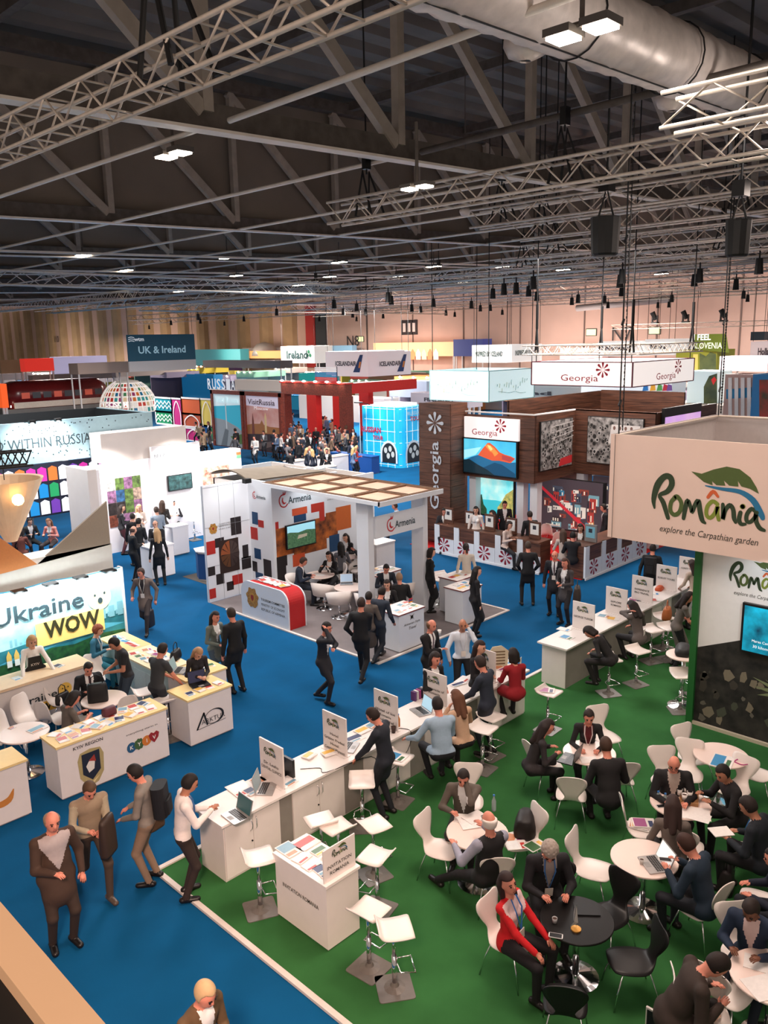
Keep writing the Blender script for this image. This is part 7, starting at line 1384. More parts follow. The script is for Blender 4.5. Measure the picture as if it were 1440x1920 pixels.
# truss rectangle above the hanging light box
for k, (p, q) in enumerate((((22.6, 11.9, 6.44), (22.6, 15.4, 6.44)), ((22.6, 11.7, 6.44), (26.9, 11.7, 6.44)), ((26.6, 11.9, 6.44), (26.6, 15.4, 6.44)), ((22.6, 15.5, 6.44), (26.9, 15.5, 6.44)))): box_truss(p, q, .28, 'side of the square truss rig over the petal-emblem light box, %s' % ['facing the camera', 'facing the green stand', 'far side', 'facing the blue cube'][k], False, .3)
for k, (x, y) in enumerate(((22.7, 15.3), (22.7, 12.0), (26.7, 12.0), (26.7, 15.3))): r = thing('rig_chain', 'chain and sling holding a corner of the square truss rig, %s corner' % ['blue-cube side near', 'green-stand side near', 'green-stand side far', 'blue-cube side far'][k], 'chain'); b = MB(); b.cyl((x, y, 7.3), (x, y, 15.5), .018, n=5); b.build('chain', BLACK, r); b = MB(); b.tube([(x-.15, y-.15, 6.5), (x, y, 7.3), (x+.15, y+.15, 6.5)], .035, 5); b.build('sling', BLACK, r); b = MB(); b.cyl((x, y, 7.25), (x, y, 8.0), .045, n=6); b.build('hook_block', BLACK, r)
# small spot heads hanging under trusses
nsp = 0; rnd = random.Random(77)
SPOTME = None
for ti, (x, y0, y1, z) in enumerate(sp[3:12]):
    for i in range(7):
        y = y0+(y1-y0)*(i+rnd.random())/7; r = thing('stage_light', 'black stage light under the %s far lighting truss, %s one along it' % (ORD0[ti], ORD0[i]), 'lamp', 'black stage lights under the far trusses'); r.location = (x, y, z); 
        if SPOTME is None:
            b = MB(); b.cyl((0, 0, -.25), (.0, 0, -.75), .11, .15, n=8); b.cyl((0, 0, .1), (0, 0, -.3), .03, n=4); SPOTME = b.mesh('lamp_head', BLACK)
        link('lamp_head', SPOTME, r)
# truss rig near the olive banner with moving heads, and dark speakers
TZ = 7.55
box_truss((75, 22, TZ), (75, 41.7, TZ), .42, 'thin truss in front of the far wall above the olive banner', False, .9)
for k, y in enumerate((25.5, 31, 34.5, 37.5)):
    r = thing('moving_head', 'dark moving-head light standing on the thin far truss, %s along it' % ORD[k], 'lamp'); b = MB(); b.box(75.0, 75.5, y-.3, y+.3, TZ+.45, TZ+.6); b.build('base', BLACK, r); b = MB(); b.cyl((75.2, y-.1, TZ+.8), (75.0, y+.2, TZ+1.5), .2, .25, n=8); b.build('lamp_head', BLACK, r); b = MB(); b.box(75.1, 75.3, y-.3, y-.2, TZ+.6, TZ+1.2); b.box(75.1, 75.3, y+.2, y+.3, TZ+.6, TZ+1.2); b.build('yoke', BLACK, r)
# long fluorescent duct by the far wall
b = MB(); p, q = PX(1082, 578, 80), PX(1262, 560, 80); b.cyl(p, q, .35, n=10); b.build('wall_duct', mat('pale_duct', (170, 160, 156), .5), None, True, label='pale horizontal duct hanging before the far wall', cat='duct')
# thin chain hanging down in front of the walnut stand and another at the far banner side
for k, (px, X, zb, lab) in enumerate(((1156, 13.75, 5.3, 'long dark chain down to the near corner of the cream banner'), (1372, 17.9, 5.3, 'long dark chain down to the far corner of the cream banner'))):
    c = PX(px, 600, X); r = thing('hoist_chain', lab, 'chain'); b = MB(); L = 11.2-zb
    for i in range(int(L/.06)): z = zb+i*.06; b.box(c[0]-.012, c[0]+.012, 7.38-(.0), 7.38+.018 if i % 2 else 7.38+.01, z, z+.045) if k == 0 else b.box(c[0]-.014, c[0]+.014, 7.30, 7.325, z, z+.045)
    b.cyl((c[0], 7.385 if k == 0 else 7.31, zb), (c[0], 7.385 if k == 0 else 7.31, 11.2), .008, n=4); b.build('chain', BLACK, r)
# near window ledge of the gallery the photo was taken from
wg = thing('gallery_rail', 'cream painted gallery rail close to the camera with a dark gap behind', 'rail')
RAILM = mat('cream_rail_paint', (232, 190, 150), .6, noise=.03, scale=3)
def ledge(z, pxs, th, m, nm):
    a, b_, c, d = [G(*q, z) for q in pxs]; u = (b_-a).normalized(); a = a-u*.4; b_ = b_+u*.4; d = d-u*.4; c = c+u*.4
    b = MB(); b.add([tuple(v) for v in (a, b_, c, d)]+[(v[0], v[1], v[2]-th) for v in (a, b_, c, d)], [(3, 2, 1, 0), (4, 5, 6, 7), (0, 1, 5, 4), (1, 2, 6, 5), (2, 3, 7, 6), (3, 0, 4, 7)]); b.build(nm, m, wg)
ledge(6.35, ((0, 1690), (200, 1922), (88, 1922), (0, 1812)), .05, RAILM, 'rail_top'); ledge(6.33, ((0, 1812), (88, 1922), (-120, 2100), (-300, 1900)), .03, mat('dark_gap', (22, 18, 16), .8, noise=.2), 'dark_sill')
area_light('gallery_lamp', (-.6, .2, 8.3), 9, .6, (1, .78, .6))
# ================================================================ seats, tables and small things on the green carpet
GP = 'people on the green carpet'; RN = .0135
def table(px, py, label, proto=TABLE, group='round tables'):
    w = G(px, py, .75); return place(proto, (w[0], w[1], 0), 0, label, group)
def stool(px, py, face, label): w = G(px, py, .75); return seat('stool', w, heading(w, face), label)
# bar stools (pixel of the seat)
stool(602, 1540, 200, 'white bar stool pushed against the long counter behind the invitation sign'); stool(634, 1552, 215, 'white bar stool with a tall back lip, just behind the INVITATION sign'); stool(483, 1607, 100, 'white bar stool between the long counter and the invitation desk')
stool(678, 1464, 0, 'white bar stool beside the legs of the man in the navy suit'); stool(699, 1547, 120, 'white bar stool standing between the navy-suited man and the invitation desk'); stool(706, 1606, 240, 'white bar stool at the far end of the invitation desk')
stool(690, 1708, 140, 'white bar stool near the invitation desk, the pair nearer the desk'); stool(738, 1742, 100, 'white bar stool at the carpet front, outer one of the near pair')
o = stool(745, 1421, 60, 'white bar stool carrying a turquoise folder'); stool(905, 1365, 60, 'white bar stool behind the man in pale blue, nearer to us'); stool(920, 1342, 50, 'white bar stool beside the man in the dark blue suit')
stool(1028, 1297, 60, 'white bar stool carrying a magazine near the red-coated woman'); stool(1195, 1219, 45, 'empty white bar stool in the aisle before the far counter'); stool(1222, 1180, 40, 'white bar stool beside the grey-jacketed woman'); stool(1143, 1235, 30, 'white bar stool behind the bent-over writing woman'); stool(1253, 1176, 40, 'white bar stool under the orange-brown bag'); stool(1245, 1157, 40, 'white bar stool against the far counter by the drawers'); stool(1278, 1264, 20, 'white bar stool beside the high table by the green post'); stool(1310, 1238, 300, 'white bar stool half hidden by the green post')
leaflet(*G(744, 1419, .765), .2, .22, .30, 1, 'turquoise folder lying on a bar stool', name='folder', cat='folder'); leaflet(*G(1025, 1294, .765), .5, .21, .28, 5, 'magazine lying on a bar stool near the red coat', name='magazine', cat='magazine')
ht = make_table(.33, 1.05, mat('white_tabletop', (236, 214, 204)), 'high_table'); w = G(1283, 1227, 1.05); ht.location = (w[0], w[1], 0); tag(ht, 'white high table beside the green post with a black jacket on it', None, 'round tables')
bag(w[0]+.05, w[1]+.05, 1.051, .4, 'black jacket heaped on the high table by the green post', (18, 18, 20), .5, .3, .14, 'folded_jacket', False)['category'] = 'jacket'
bag(*G(1250, 1160, .78), .3, 'orange-brown leather bag on a bar stool at the far counter', (176, 100, 52), .36, .2, .26, 'leather_bag')
# round tables
table(1105, 1410, 'white round table with a dark laptop between two women and a man'); table(895, 1560, 'white round table with papers between the grey-jacketed and the old man'); table(1352, 1415, 'white round table with a bright magazine and pink ribbon')
table(1276, 1505, 'white round table with paper cups in a carton tray'); table(1208, 1608, 'white round table with an open silver laptop and a glass'); table(1448, 1830, 'white round table at the frame edge with papers between two men')
tb = table(1082, 1722, 'black round table with a small white flag', TABLEB)
# chairs around
def ch(px, py, face, label, kind='chair', z=.45): w = G(px, py, z); return seat(kind, w, heading(w, face), label)
ch(1071, 1490, 180, 'empty white cafe chair seen from behind below the woman-and-laptop table'); ch(1160, 1462, 200, 'white cafe chair of the man in black at the laptop table'); ch(1022, 1435, 120, 'white cafe chair of the long-haired woman at the laptop table'); ch(1135, 1380, 30, 'white cafe chair of the smiling woman')
ch(1112, 1628, 72, 'empty white cafe chair with its back to the curly-haired man'); ch(828, 1590, 60, 'empty white cafe chair at the side of the papers table'); ch(975, 1575, 300, 'white cafe chair holding a dark coat and brochures'); ch(878, 1500, 0, 'white cafe chair of the man in the grey jacket'); ch(925, 1640, 190, 'white cafe chair of the old man in the waistcoat')
ch(1300, 1418, 45, 'empty white cafe chair by the green post side of the magazine table'); ch(1420, 1450, 260, 'white cafe chair on the outer side of the magazine table'); ch(1250, 1465, 20, 'white cafe chair behind the bald man with glasses'); ch(1375, 1478, 330, 'white cafe chair of the dark-haired man reaching over the cup table')
ch(1205, 1553, 100, 'white cafe chair stacked with magazines'); ch(1285, 1590, 170, 'white cafe chair of the long-haired woman at the cup table'); ch(1415, 1600, 260, 'white cafe chair of the man with the open notebook'); ch(1310, 1700, 240, 'white cafe chair of the man in the navy jacket with a phone'); ch(1290, 1450, 0, 'white cafe chair under the bald man with glasses')
ch(1430, 1690, 270, 'white cafe chair at the frame edge behind the notebook man'); ch(1395, 1790, 30, 'white cafe chair of the dark man in a blue jacket'); ch(1318, 1905, 100, 'white cafe chair with a cream scarf on it at the bottom edge'); ch(1362, 1860, 150, 'white cafe chair of the leaning man in the dark coat')
ch(955, 1760, 60, 'white cafe chair of the woman in the red jacket')
ch(1140, 1715, 325, 'black chair behind the black round table, back towards the laptop table', 'black'); ch(1185, 1800, 290, 'empty black chair with its seat turned to the black table', 'black'); ch(1060, 1880, 180, 'black chair at the bottom of the view by the black table', 'black'); ch(1025, 1690, 330, 'black chair of the curly grey-haired man', 'black')
# things on the tables
def at(px, py, z): return G(px, py, z)
w = at(1066, 1424, .751); laptop(w[0], w[1], w[2], heading(w, 70), 'dark laptop open on the table of the two women', True, (40, 46, 60), opn=100); w = at(1083, 1428, .752); leaflet(w[0]+.15, w[1]-.1, w[2], .8, .19, .25, 6, 'black tablet lying on the laptop table', False, name='tablet', cat='tablet')
w = at(1224, 1622, .751); laptop(w[0], w[1], w[2], heading(w, 118)+0, 'silver laptop open on the round table in front of the navy-jacketed man', False, (226, 226, 222), opn=112); cup(*at(1203, 1620, .751), 'small glass of coffee beside the silver laptop', (200, 196, 190), .07, .03)
for k, (px, py) in enumerate(((1274, 1490), (1286, 1487), (1283, 1500), (1293, 1495))): cup(*at(px, py, .78), 'white paper cup in the carton tray, %s' % ['nearest the bald man', 'farthest from us', 'nearest the camera', 'nearest the reaching man'][k], h=.09)
w = at(1292, 1500, .751); ct = empty('cup_carrier', tuple(w), .4, 'brown carton tray holding white cups', 'tray'); boxpart('tray_base', cm((150, 108, 70)), ct, -.15, .15, -.12, .12, .001, .012)
for q in ((-.15, .15, -.12, -.112, .012, .05), (-.15, .15, .112, .12, .012, .05), (-.15, -.142, -.112, .112, .012, .05), (.142, .15, -.112, .112, .012, .05)): boxpart('tray_side', cm((160, 116, 76)), ct, *q)
leaflet(*at(1300, 1525, .751), .5, .30, .42, 0, 'printed sheets spread on the cup table', False, .003, 'paper_sheet', 'paper'); leaflet(*at(1310, 1532, .756), .2, .21, .29, 7, 'loose top sheet on the cup table', False, .002, 'paper_sheet', 'paper'); phone(*at(1241, 1512, .751), .9, 'black phone on the cup table'); bottle(*at(1234, 1498, .751), 'clear small glass on the cup table near the bald man', h=.10); bottle(*at(1247, 1503, .751), 'clear tumbler on the cup table next to the phone', h=.11)
leaflet(*at(1354, 1428, .751), .2, .42, .30, 1, 'large bright magazine on the empty round table', name='magazine', cat='magazine'); b = MB(); c = at(1390, 1430, .765); b.tube([(c[0]+.06*math.cos(t)+.02*math.sin(3*t), c[1]+.09*math.sin(t), c[2]+.012*math.sin(2*t)) for t in np.linspace(0, 2*PI, 14)[:-1]], .008, 5, True); b.build('ribbon', cm((176, 50, 120)), label='pink looped ribbon hanging over the edge of the magazine table', cat='ribbon')
for k, (dx, c) in enumerate(((0, 5), (.012, 8), (.03, 3), (.045, 5))): w = at(1198, 1548, .47); leaflet(w[0]+dx, w[1]-dx, .465+k*.013, .3+k*.12, .22, .30, c, '%s magazine on the white chair, %s of the stack' % (COLN[c], ['bottom', 'second', 'third', 'topmost'][k]), thick=.012, name='magazine', cat='magazine')
bag(*at(985, 1560, .47), .5, 'dark coat bundled on a white cafe chair', (26, 20, 20), .42, .3, .26, 'folded_coat', False)['category'] = 'coat'
for k, (px, py, c) in enumerate(((962, 1572, 8), (968, 1585, 7), (1003, 1585, 4))): leaflet(*at(px, py, .47+k*.01), .4+k*.5, .2, .28, c, '%s booklet on the chair with the dark coat' % COLN[c], name='booklet', cat='booklet')
for k, (px, py) in enumerate(((873, 1535), (884, 1545), (890, 1532))): leaflet(*at(px, py, .751+k*.006), .6+k*.4, .21, .30, 0, 'white paper sheet on the grey-jacketed man\'s table, %s' % ['nearest him', 'half under his hand', 'farthest from the camera'][k], False, .003, 'paper_sheet', 'paper', 'papers on the table')
bottle(*at(926, 1520, .751), 'clear water bottle behind the old man\'s head', h=.22)
phone(*at(1042, 1755, .741), .5, 'white-rimmed phone on the black table'); fl = empty('table_flag', tuple(at(1080, 1743, .741)), .3, 'small white flag on a round gold foot on the black table', 'flag'); b = MB(); b.lathe([(.055, .001), (.055, .014), (.01, .02)], n=16); b.build('foot', mat('brass_foot', (206, 150, 70), .35, .5), fl); b = MB(); b.cyl((0, 0, .015), (0, 0, .30), .004, n=6); b.build('pole', CHROME, fl)
b = MB(); b.add([(0, .0, .30), (0, -.02, .09), (-.13, .03, .12), (-.10, .0, .17), (.0, .012, .3), (0, .03, .09), (.09, .05, .14)], [(0, 1, 2, 3), (4, 6, 5)]); b.build('cloth', cm((210, 206, 200)), fl)
w = at(1100, 1706, .741); leaflet(w[0], w[1], w[2], .7, .2, .27, 0, 'black tablet under the curly-haired man\'s hand', False, .012, 'tablet', 'tablet').data.materials[0] = BLACKP; cup(*at(1040, 1730, .741), 'small clear glass on the black table', (170, 170, 170), .06, .03)
leaflet(*at(1425, 1808, .751), .3, .22, .30, 0, 'white sheets on the frame-edge table', False, .004, 'paper_sheet', 'paper'); leaflet(*at(1440, 1850, .751), 1.0, .30, .42, 7, 'pale poster sheet on the frame-edge table', False, .004, 'paper_sheet', 'paper')
# bottom edge brochure rack
br = empty('brochure_rack', tuple(G(1238, 1952, 0)), heading(G(1238, 1952, 0), -20), 'white frame rack with colourful covers cut by the bottom edge', 'rack'); boxpart('rack_board', WHITE, br, -.16, .16, -.012, .012, 0, .32)
for k in range(3): boxpart('cover', cm(((30, 100, 110), (230, 226, 220), (24, 26, 34))[k]), br, -.145+k*.1, -.055+k*.1, .012, .018, .02, .30)
b = MB(); b.cyl(G(1232, 1920, .05), G(1257, 1895, .05), .02, n=8); b.build('edge_rod', TRIM, label='short pale rod lying on the green carpet at the bottom edge', cat='rod')
# things on the long counter
w = G(441, 1532, .886); laptop(w[0], w[1], w[2], heading(w, 300)+PI, 'grey laptop with a dark green screen before the white-shirted man', False, (44, 70, 70), opn=105)
w = G(500, 1480, .886); laptop(w[0], w[1], w[2], heading(w, 255), 'silver laptop seen from its side next to the DENTAL sign', False, (120, 130, 130), opn=100); r = thing('monitor', 'black monitor lying open on the counter behind the DENTAL sign', 'screen'); w = G(545, 1455, .886); boxpart('monitor_case', BLACKP, r, w[0]-.02, w[0]+.02, 8.55, 8.95, .888, 1.16); boxpart('foot', BLACKP, r, w[0]-.08, w[0]+.06, 8.68, 8.82, .886, .90)
w = G(655, 1402, .886); laptop(w[0], w[1], w[2], heading(w, 250), 'small laptop under the hands of the man in the navy suit', False, (150, 150, 150), opn=100)
w = G(788, 1335, .886); laptop(w[0], w[1], w[2], heading(w, 300)+PI*1.0, 'silver laptop with a pale blue screen before the man in pale blue', False, (160, 196, 214), opn=105)
for k, (px, py, c, w_, l_, lab) in enumerate(((487, 1466, 8, .22, .28, 'brown-covered brochure beside the silver laptop'), (452, 1480, 7, .3, .4, 'open white leaflet near the grey laptop'), (470, 1484, 6, .15, .2, 'navy card by the grey laptop'), (546, 1468, 9, .22, .1, 'blue-grey papers under the DENTAL sign foot'), (580, 1418, 3, .2, .16, 'golden boxed souvenirs, nearer stack'), (617, 1413, 3, .22, .16, 'golden boxed souvenirs, farther stack'), (665, 1385, 6, .3, .2, 'navy brochures fan by the navy-suited man'), (680, 1370, 3, .25, .18, 'amber brochure by the navy-suited man'), (700, 1360, 9, .2, .2, 'blue brochure behind the navy-suited man'), (868, 1275, 7, .35, .2, 'white leaflets under the fifth sign'), (860, 1283, 6, .3, .12, 'black lanyard heap on white leaflets'), (936, 1252, 8, .2, .3, 'tan papers by the red-coated woman'), (950, 1240, 0, .2, .3, 'white papers by the red-coated woman'))): leaflet(*G(px, py, .886+.006*(k % 3)), .1*(k % 5)-.2, w_, l_, c, lab, thick=.02 if 'boxed' in lab else .006)
for k, (px, py, c, lab) in enumerate(((747, 1362, (200, 120, 50), 'amber juice bottle beside the ice hotel sign'), (731, 1365, (200, 200, 200), 'clear bottle beside the ice hotel sign'),)): bottle(*G(px, py, .886), lab, c)
cup(*G(738, 1374, .886), 'dark paper cup beside the juice bottle', (60, 40, 36), .11); rk = thing('leaflet_holder', 'purple-topped leaflet holder rack beside the fourth sign', 'rack'); w = G(783, 1310, .886)
for k in range(5): boxpart('leaflet_slot', cm(((90, 50, 100), (200, 196, 200), (150, 60, 120), (60, 50, 70), (210, 206, 210))[k]), rk, w[0]-.12+k*.06, w[0]-.08+k*.06, w[1]-.05, w[1]+.05, .888, 1.05)
hs = thing('wooden_display', 'carved pale wooden house-shaped display on the far end of the long counter', 'display'); w = G(935, 1250, .886); M4 = Matrix.Translation((w[0], w[1], .888)) @ Matrix.Rotation(-.7, 4, 'Z'); b = MB(); Mx = Matrix(((1, 0, 0, 0), (0, 0, 1, 0), (0, 1, 0, 0), (0, 0, 0, 1))); b.prism([(-.16, 0), (.16, 0), (.2, .3), (.05, .42), (-.12, .4), (-.2, .28)], -.01, .01, M4 @ Mx); b.build('display_board', cm((196, 186, 160)), hs)
for k in range(5): b = MB(); b.box(-.12, .12, -.016, -.01, .05+k*.06, .075+k*.06, M4); b.build('slot', cm((110, 90, 66)), hs)
for k, (px, py, a) in enumerate(((976, 1246, .3), (1208, 1192, .2))): r = empty('card_holder', tuple(G(px, py, .898 if k else .886)), a, 'small acrylic card stand on the %s counter' % ('long' if k == 0 else 'far'), 'stand'); b = MB(); b.box(-.05, .05, -.003, .003, .002, .14); b.build('card', WHITE, r)
b = MB(); w0 = [G(563, 1442, .89), G(600, 1440, .89), G(612, 1448, .89)]; q = [tuple(v) for v in w0]+[(8.05, 8.29, .80), (8.2, 8.27, .5), (8.5, 8.27, .42), (8.85, 8.27, .6), (8.95, 8.28, .86), (8.9, 8.45, .892), (8.7, 8.6, .892)]; b.tube(smoothpts(q, 4), .006, 5); b.build('power_cable', BLACKP, label='dark cable looping down the front of the long counter', cat='cable')
for k, (px, py, c, lab) in enumerate(((1063, 1195, 1, 'blue picture brochure by the bent-over woman'), (1058, 1180, 0, 'small framed card on the far counter'), (1133, 1155, 9, 'blue-grey booklet under the second far sign'), (1150, 1160, 3, 'tan paper by the grey-jacketed woman'), (1190, 1125, 5, 'magenta folder on the far counter'), (1225, 1113, 0, 'white papers on the far counter by the orange pouch'), (1228, 1125, 2, 'red-printed paper on the far counter'))): leaflet(*G(px, py, .897), .1*k, .2, .28, c, lab)
bag(*G(1236, 1106, .896), .2, 'orange pouch lying on the far counter', (196, 84, 44), .28, .18, .09, 'pouch', False); 
# stand of the panorama wall: tables and seats
w = G(45, 1373, .75); t = place(TABLE, (w[0], w[1], 0), 0, 'white round table near the frame edge beside the info desk', 'round tables'); leaflet(*G(22, 1365, .751), .3, .1, .1, 8, 'small brown box on the round table near the frame edge'); leaflet(*G(70, 1367, .751), .2, .3, .2, 9, 'grey brochure on the round table near the frame edge')
w2 = G(195, 1310, .75); place(TABLE, (w2[0], w2[1], 0), 0, 'white round table holding the black rucksack', 'round tables'); o = bag(w2[0]-.12, w2[1]-.02, .751, -.5, 'black rucksack standing on the round table', (20, 20, 22), .36, .2, .34, 'rucksack')
for k, (px, py, f, lab) in enumerate(((105, 1345, 130, 'white shell chair between the two round tables, nearer the info desk'), (60, 1345, 40, 'white shell chair behind the frame-edge table'), (122, 1310, 60, 'white shell chair with a dark handbag beside the info desk'), (175, 1270, 0, 'white shell chair of the suited man at the rucksack table'), (230, 1335, 200, 'white shell chair seen from behind beside the KYIV REGION counter'), (150, 1345, 90, 'white shell chair of the short-haired woman with a phone'), (12, 1380, 30, 'white shell chair at the frame edge'))): w = G(px, py, .44); seat('eames', w, heading(w, f), lab)
bag(*G(118, 1318, .46), .3, 'dark handbag on the white shell chair', (30, 24, 24), .3, .12, .2)
for k, (px, py, f, lab) in enumerate(((268, 1302, 100, 'white bar stool in front of the pale blue drawers'), (312, 1318, 200, 'white bar stool behind the ringed-logo counter'))): w = G(px, py, .7); seat('stool', w, heading(w, f), lab)
bag(*G(205, 1340, .925), .1, 'dark patterned pouch on the KYIV REGION counter', (90, 40, 50), .24, .16, .14, 'pouch', False); bag(*G(330, 1235, .905), .6, 'black tote on the counter behind the blonde woman', (22, 22, 24), .32, .16, .18, 'tote_bag')
w = G(375, 1285, .905); laptop(w[0], w[1], w[2], heading(w, 200)+0, 'black laptop facing the blonde woman on the ringed-logo counter', True, (40, 40, 60), opn=105); w = G(338, 1258, .905); laptop(w[0], w[1], w[2], heading(w, 250), 'grey laptop on the yellow-topped counter by the man in the grey tee', False, (120, 140, 140), opn=105)
# pomegranate stand: tub chairs and tables
for k, (px, py, lab) in enumerate(((600, 1077, 'white round table of the suited pair on the grey carpet'), (650, 1042, 'white round table farther back on the grey carpet'), (655, 1100, 'white round table with a silver laptop in the middle of the grey carpet'))): w = G(px, py, .75); place(TABLE, (w[0], w[1], 0), 0, lab, 'round tables')
for k, (px, py, f, lab) in enumerate(((560, 1100, 60, 'white tub chair of the navy-suited man on the grey carpet'), (608, 1110, 150, 'empty white tub chair left of the laptop table'), (636, 1125, 185, 'empty white tub chair in front, seen from behind'), (628, 1080, 330, 'white tub chair of the woman sharing food'), (640, 1065, 20, 'white tub chair farther back beside the first table'), (672, 1070, 300, 'white tub chair under the man by the pillar'), (690, 1090, 270, 'white tub chair behind the near pillar'), (632, 1035, 100, 'white tub chair of the long-haired woman at the far table'), (755, 1110, 200, 'white tub chair of the man seen from behind by the travel desk'), (718, 1095, 20, 'white tub chair of the suited man between the pillars'), (690, 1130, 150, 'white tub chair behind the standing grey-coated man'))): w = G(px, py, .47); seat('tub', w, heading(w, f), lab)
w = G(650, 1095, .751); laptop(w[0], w[1], w[2], heading(w, 180), 'silver laptop on the middle table of the grey carpet', False, (150, 170, 190)); leaflet(*G(600, 1078, .751), .4, .2, .28, 0, 'white papers on the suited pair\'s table', False, .003, 'paper_sheet', 'paper')
for k, (px, py, lab) in enumerate(((824, 1085, 'white bar stool by the corner desk with a red edge'), (363, 975, 'white bar stool before the dazzling white wall'), (829, 1078, 'white bar stool in the gap past the far pillar'))): w = G(px, py, .75); seat('stool', w, heading(w, 30), lab)
# walnut stand furniture behind the desks
for k, (px, py, f, lab) in enumerate(((1030, 1000, 160, 'white armless chair inside the walnut stand, nearest the counter gap'), (1018, 985, 90, 'white armless chair behind the columns'), (1072, 985, 250, 'white armless chair by the staircase wall'), (1045, 1015, 190, 'white armless chair beside the counter end'))): w = G(px, py, .46); seat('eames', w, heading(w, f), lab)
w = G(1045, 980, .75); place(TABLE, (w[0], w[1], 0), 0, 'white round table inside the walnut stand', 'round tables'); bottle(w[0], w[1], .751, 'glass bottle on the walnut stand table', (190, 200, 196), .25)

# ================================================================ people (pixel of the head top)
# -- panorama stand
person(60, 1193, 12, STAND(outfit='shirt', fem=1, fat=1.15, hands=[(-.3, .42, .97), (.3, .42, .97)], head=(12, 0), lean=8), 'blonde woman in a white blouse and black KYIV apron behind the info desk', (238, 232, 226), (30, 30, 34), 'bob', (190, 150, 104), res=RN, H=1.66)
ap = bpy.data.objects['person']; b = MB(); M0 = Matrix.Rotation(math.radians(-8), 4, 'X'); b.add([Vector((x, y, z)) for x, y, z in ((-.12, .175, 1.28), (.12, .175, 1.28), (.14, .17, 1.1), (.2, .15, 1.04), (.2, .17, .72), (-.2, .17, .72), (-.2, .15, 1.04), (-.14, .17, 1.1))]+[Vector((x, y-.02, z)) for x, y, z in ((-.12, .175, 1.28), (.12, .175, 1.28), (.14, .17, 1.1), (.2, .15, 1.04), (.2, .17, .72), (-.2, .17, .72), (-.2, .15, 1.04), (-.14, .17, 1.1))], [tuple(range(8)), tuple(range(15, 7, -1))]+[(i, 8+i, 8+(i+1) % 8, (i+1) % 8) for i in range(8)]); ao = b.build('apron', cm((26, 26, 28), pre='cloth'), ap); ao.location = (0, .03, 0)
text('KYIV', cm((220, 216, 210), pre='print'), Matrix(((-1, 0, 0, 0), (0, 0, 1, .17), (0, 1, 0, 1.12), (0, 0, 0, 1))), w=.16, h=.05, parent=ao)
person(186, 1172, 70, SIT(.55, .3, .9, outfit='shirt', fem=1, fat=1.1), 'red-haired seated woman in a patterned teal dress by the backdrop', (40, 96, 120), (36, 110, 130), 'curly', (120, 56, 30), lanyard=(230, 230, 230), H=1.68, res=RN)
person(206, 1199, 285, STAND(outfit='tee', lean=10, head=(28, 0), hands=[(-.08, .34, 1.06), (.1, .32, 1.06)]), 'tattooed man in a black tee and jeans standing at the pale blue drawers', (34, 34, 38), (50, 62, 76), 'short', (24, 18, 16), 'tan', res=RN)
person(166, 1245, 10, SIT(.45, .32, .82, outfit='suit', tie=1, head=(22, 0)), 'seated man in a black suit and tie at the rucksack table', (24, 24, 28), (30, 30, 34), 'short', (30, 22, 18), 'pink', res=RN)
person(147, 1297, 115, SIT(.45, .34, .82, outfit='tee', fem=1, head=(35, 0), lean=10), 'short-haired seated woman in a grey-brown top looking at a phone', (98, 90, 84), (40, 40, 44), 'bob', (28, 20, 18), 'pink', res=RN)
person(309, 1206, 130, STAND(outfit='tee', lean=12, head=(20, 0), hands=[(-.12, .40, .96), (.2, .38, .92)]), 'man in a dark grey tee reaching over the yellow-topped counter', (54, 56, 60), (40, 42, 50), 'short', (34, 24, 20), 'pink', res=RN)
person(375, 1219, 20, STAND(outfit='shirt', fem=1, lean=14, head=(30, 0), hands=[(-.06, .34, 1.08), (.1, .32, 1.1)]), 'long-haired blonde woman in a striped dark top behind the black laptop', (38, 36, 40), (30, 30, 34), 'long', (170, 130, 96), 'fair', res=RN, H=1.62)
p = person(262, 1066, 340, WALK(outfit='jacket', head=(10, -20), hands=[(-.28, .05, .86), (.24, .22, .98)]), 'man in a grey-brown blazer with a lanyard walking with a dark tote', (110, 96, 90), (58, 50, 50), 'short', (60, 44, 38), 'pink', lanyard=(200, 196, 190), res=RN, shirt=(40, 36, 40))
w = G(283, 1165, .25); bag(w[0], w[1], .12, heading(w, 60), 'dark long-handled tote bag hanging beside the walking man', (36, 34, 40), .3, .1, .42, 'tote_bag')
person(405, 1147, 40, FOLD(outfit='jacket', fem=1, hands=[(-.04, .26, 1.08), (.12, .25, 1.06)]), 'smiling woman in a grey-green blazer and jeans talking to a man in black', (104, 112, 106), (70, 84, 96), 'long', (36, 26, 24), 'pink', H=1.70, res=RN)
person(431, 1139, 215, STAND(outfit='suit'), 'tall man in a black suit seen from behind, facing the grey-green blazer', (24, 24, 26), (22, 22, 24), 'short', (50, 38, 32), 'pink', H=1.82, res=RN)
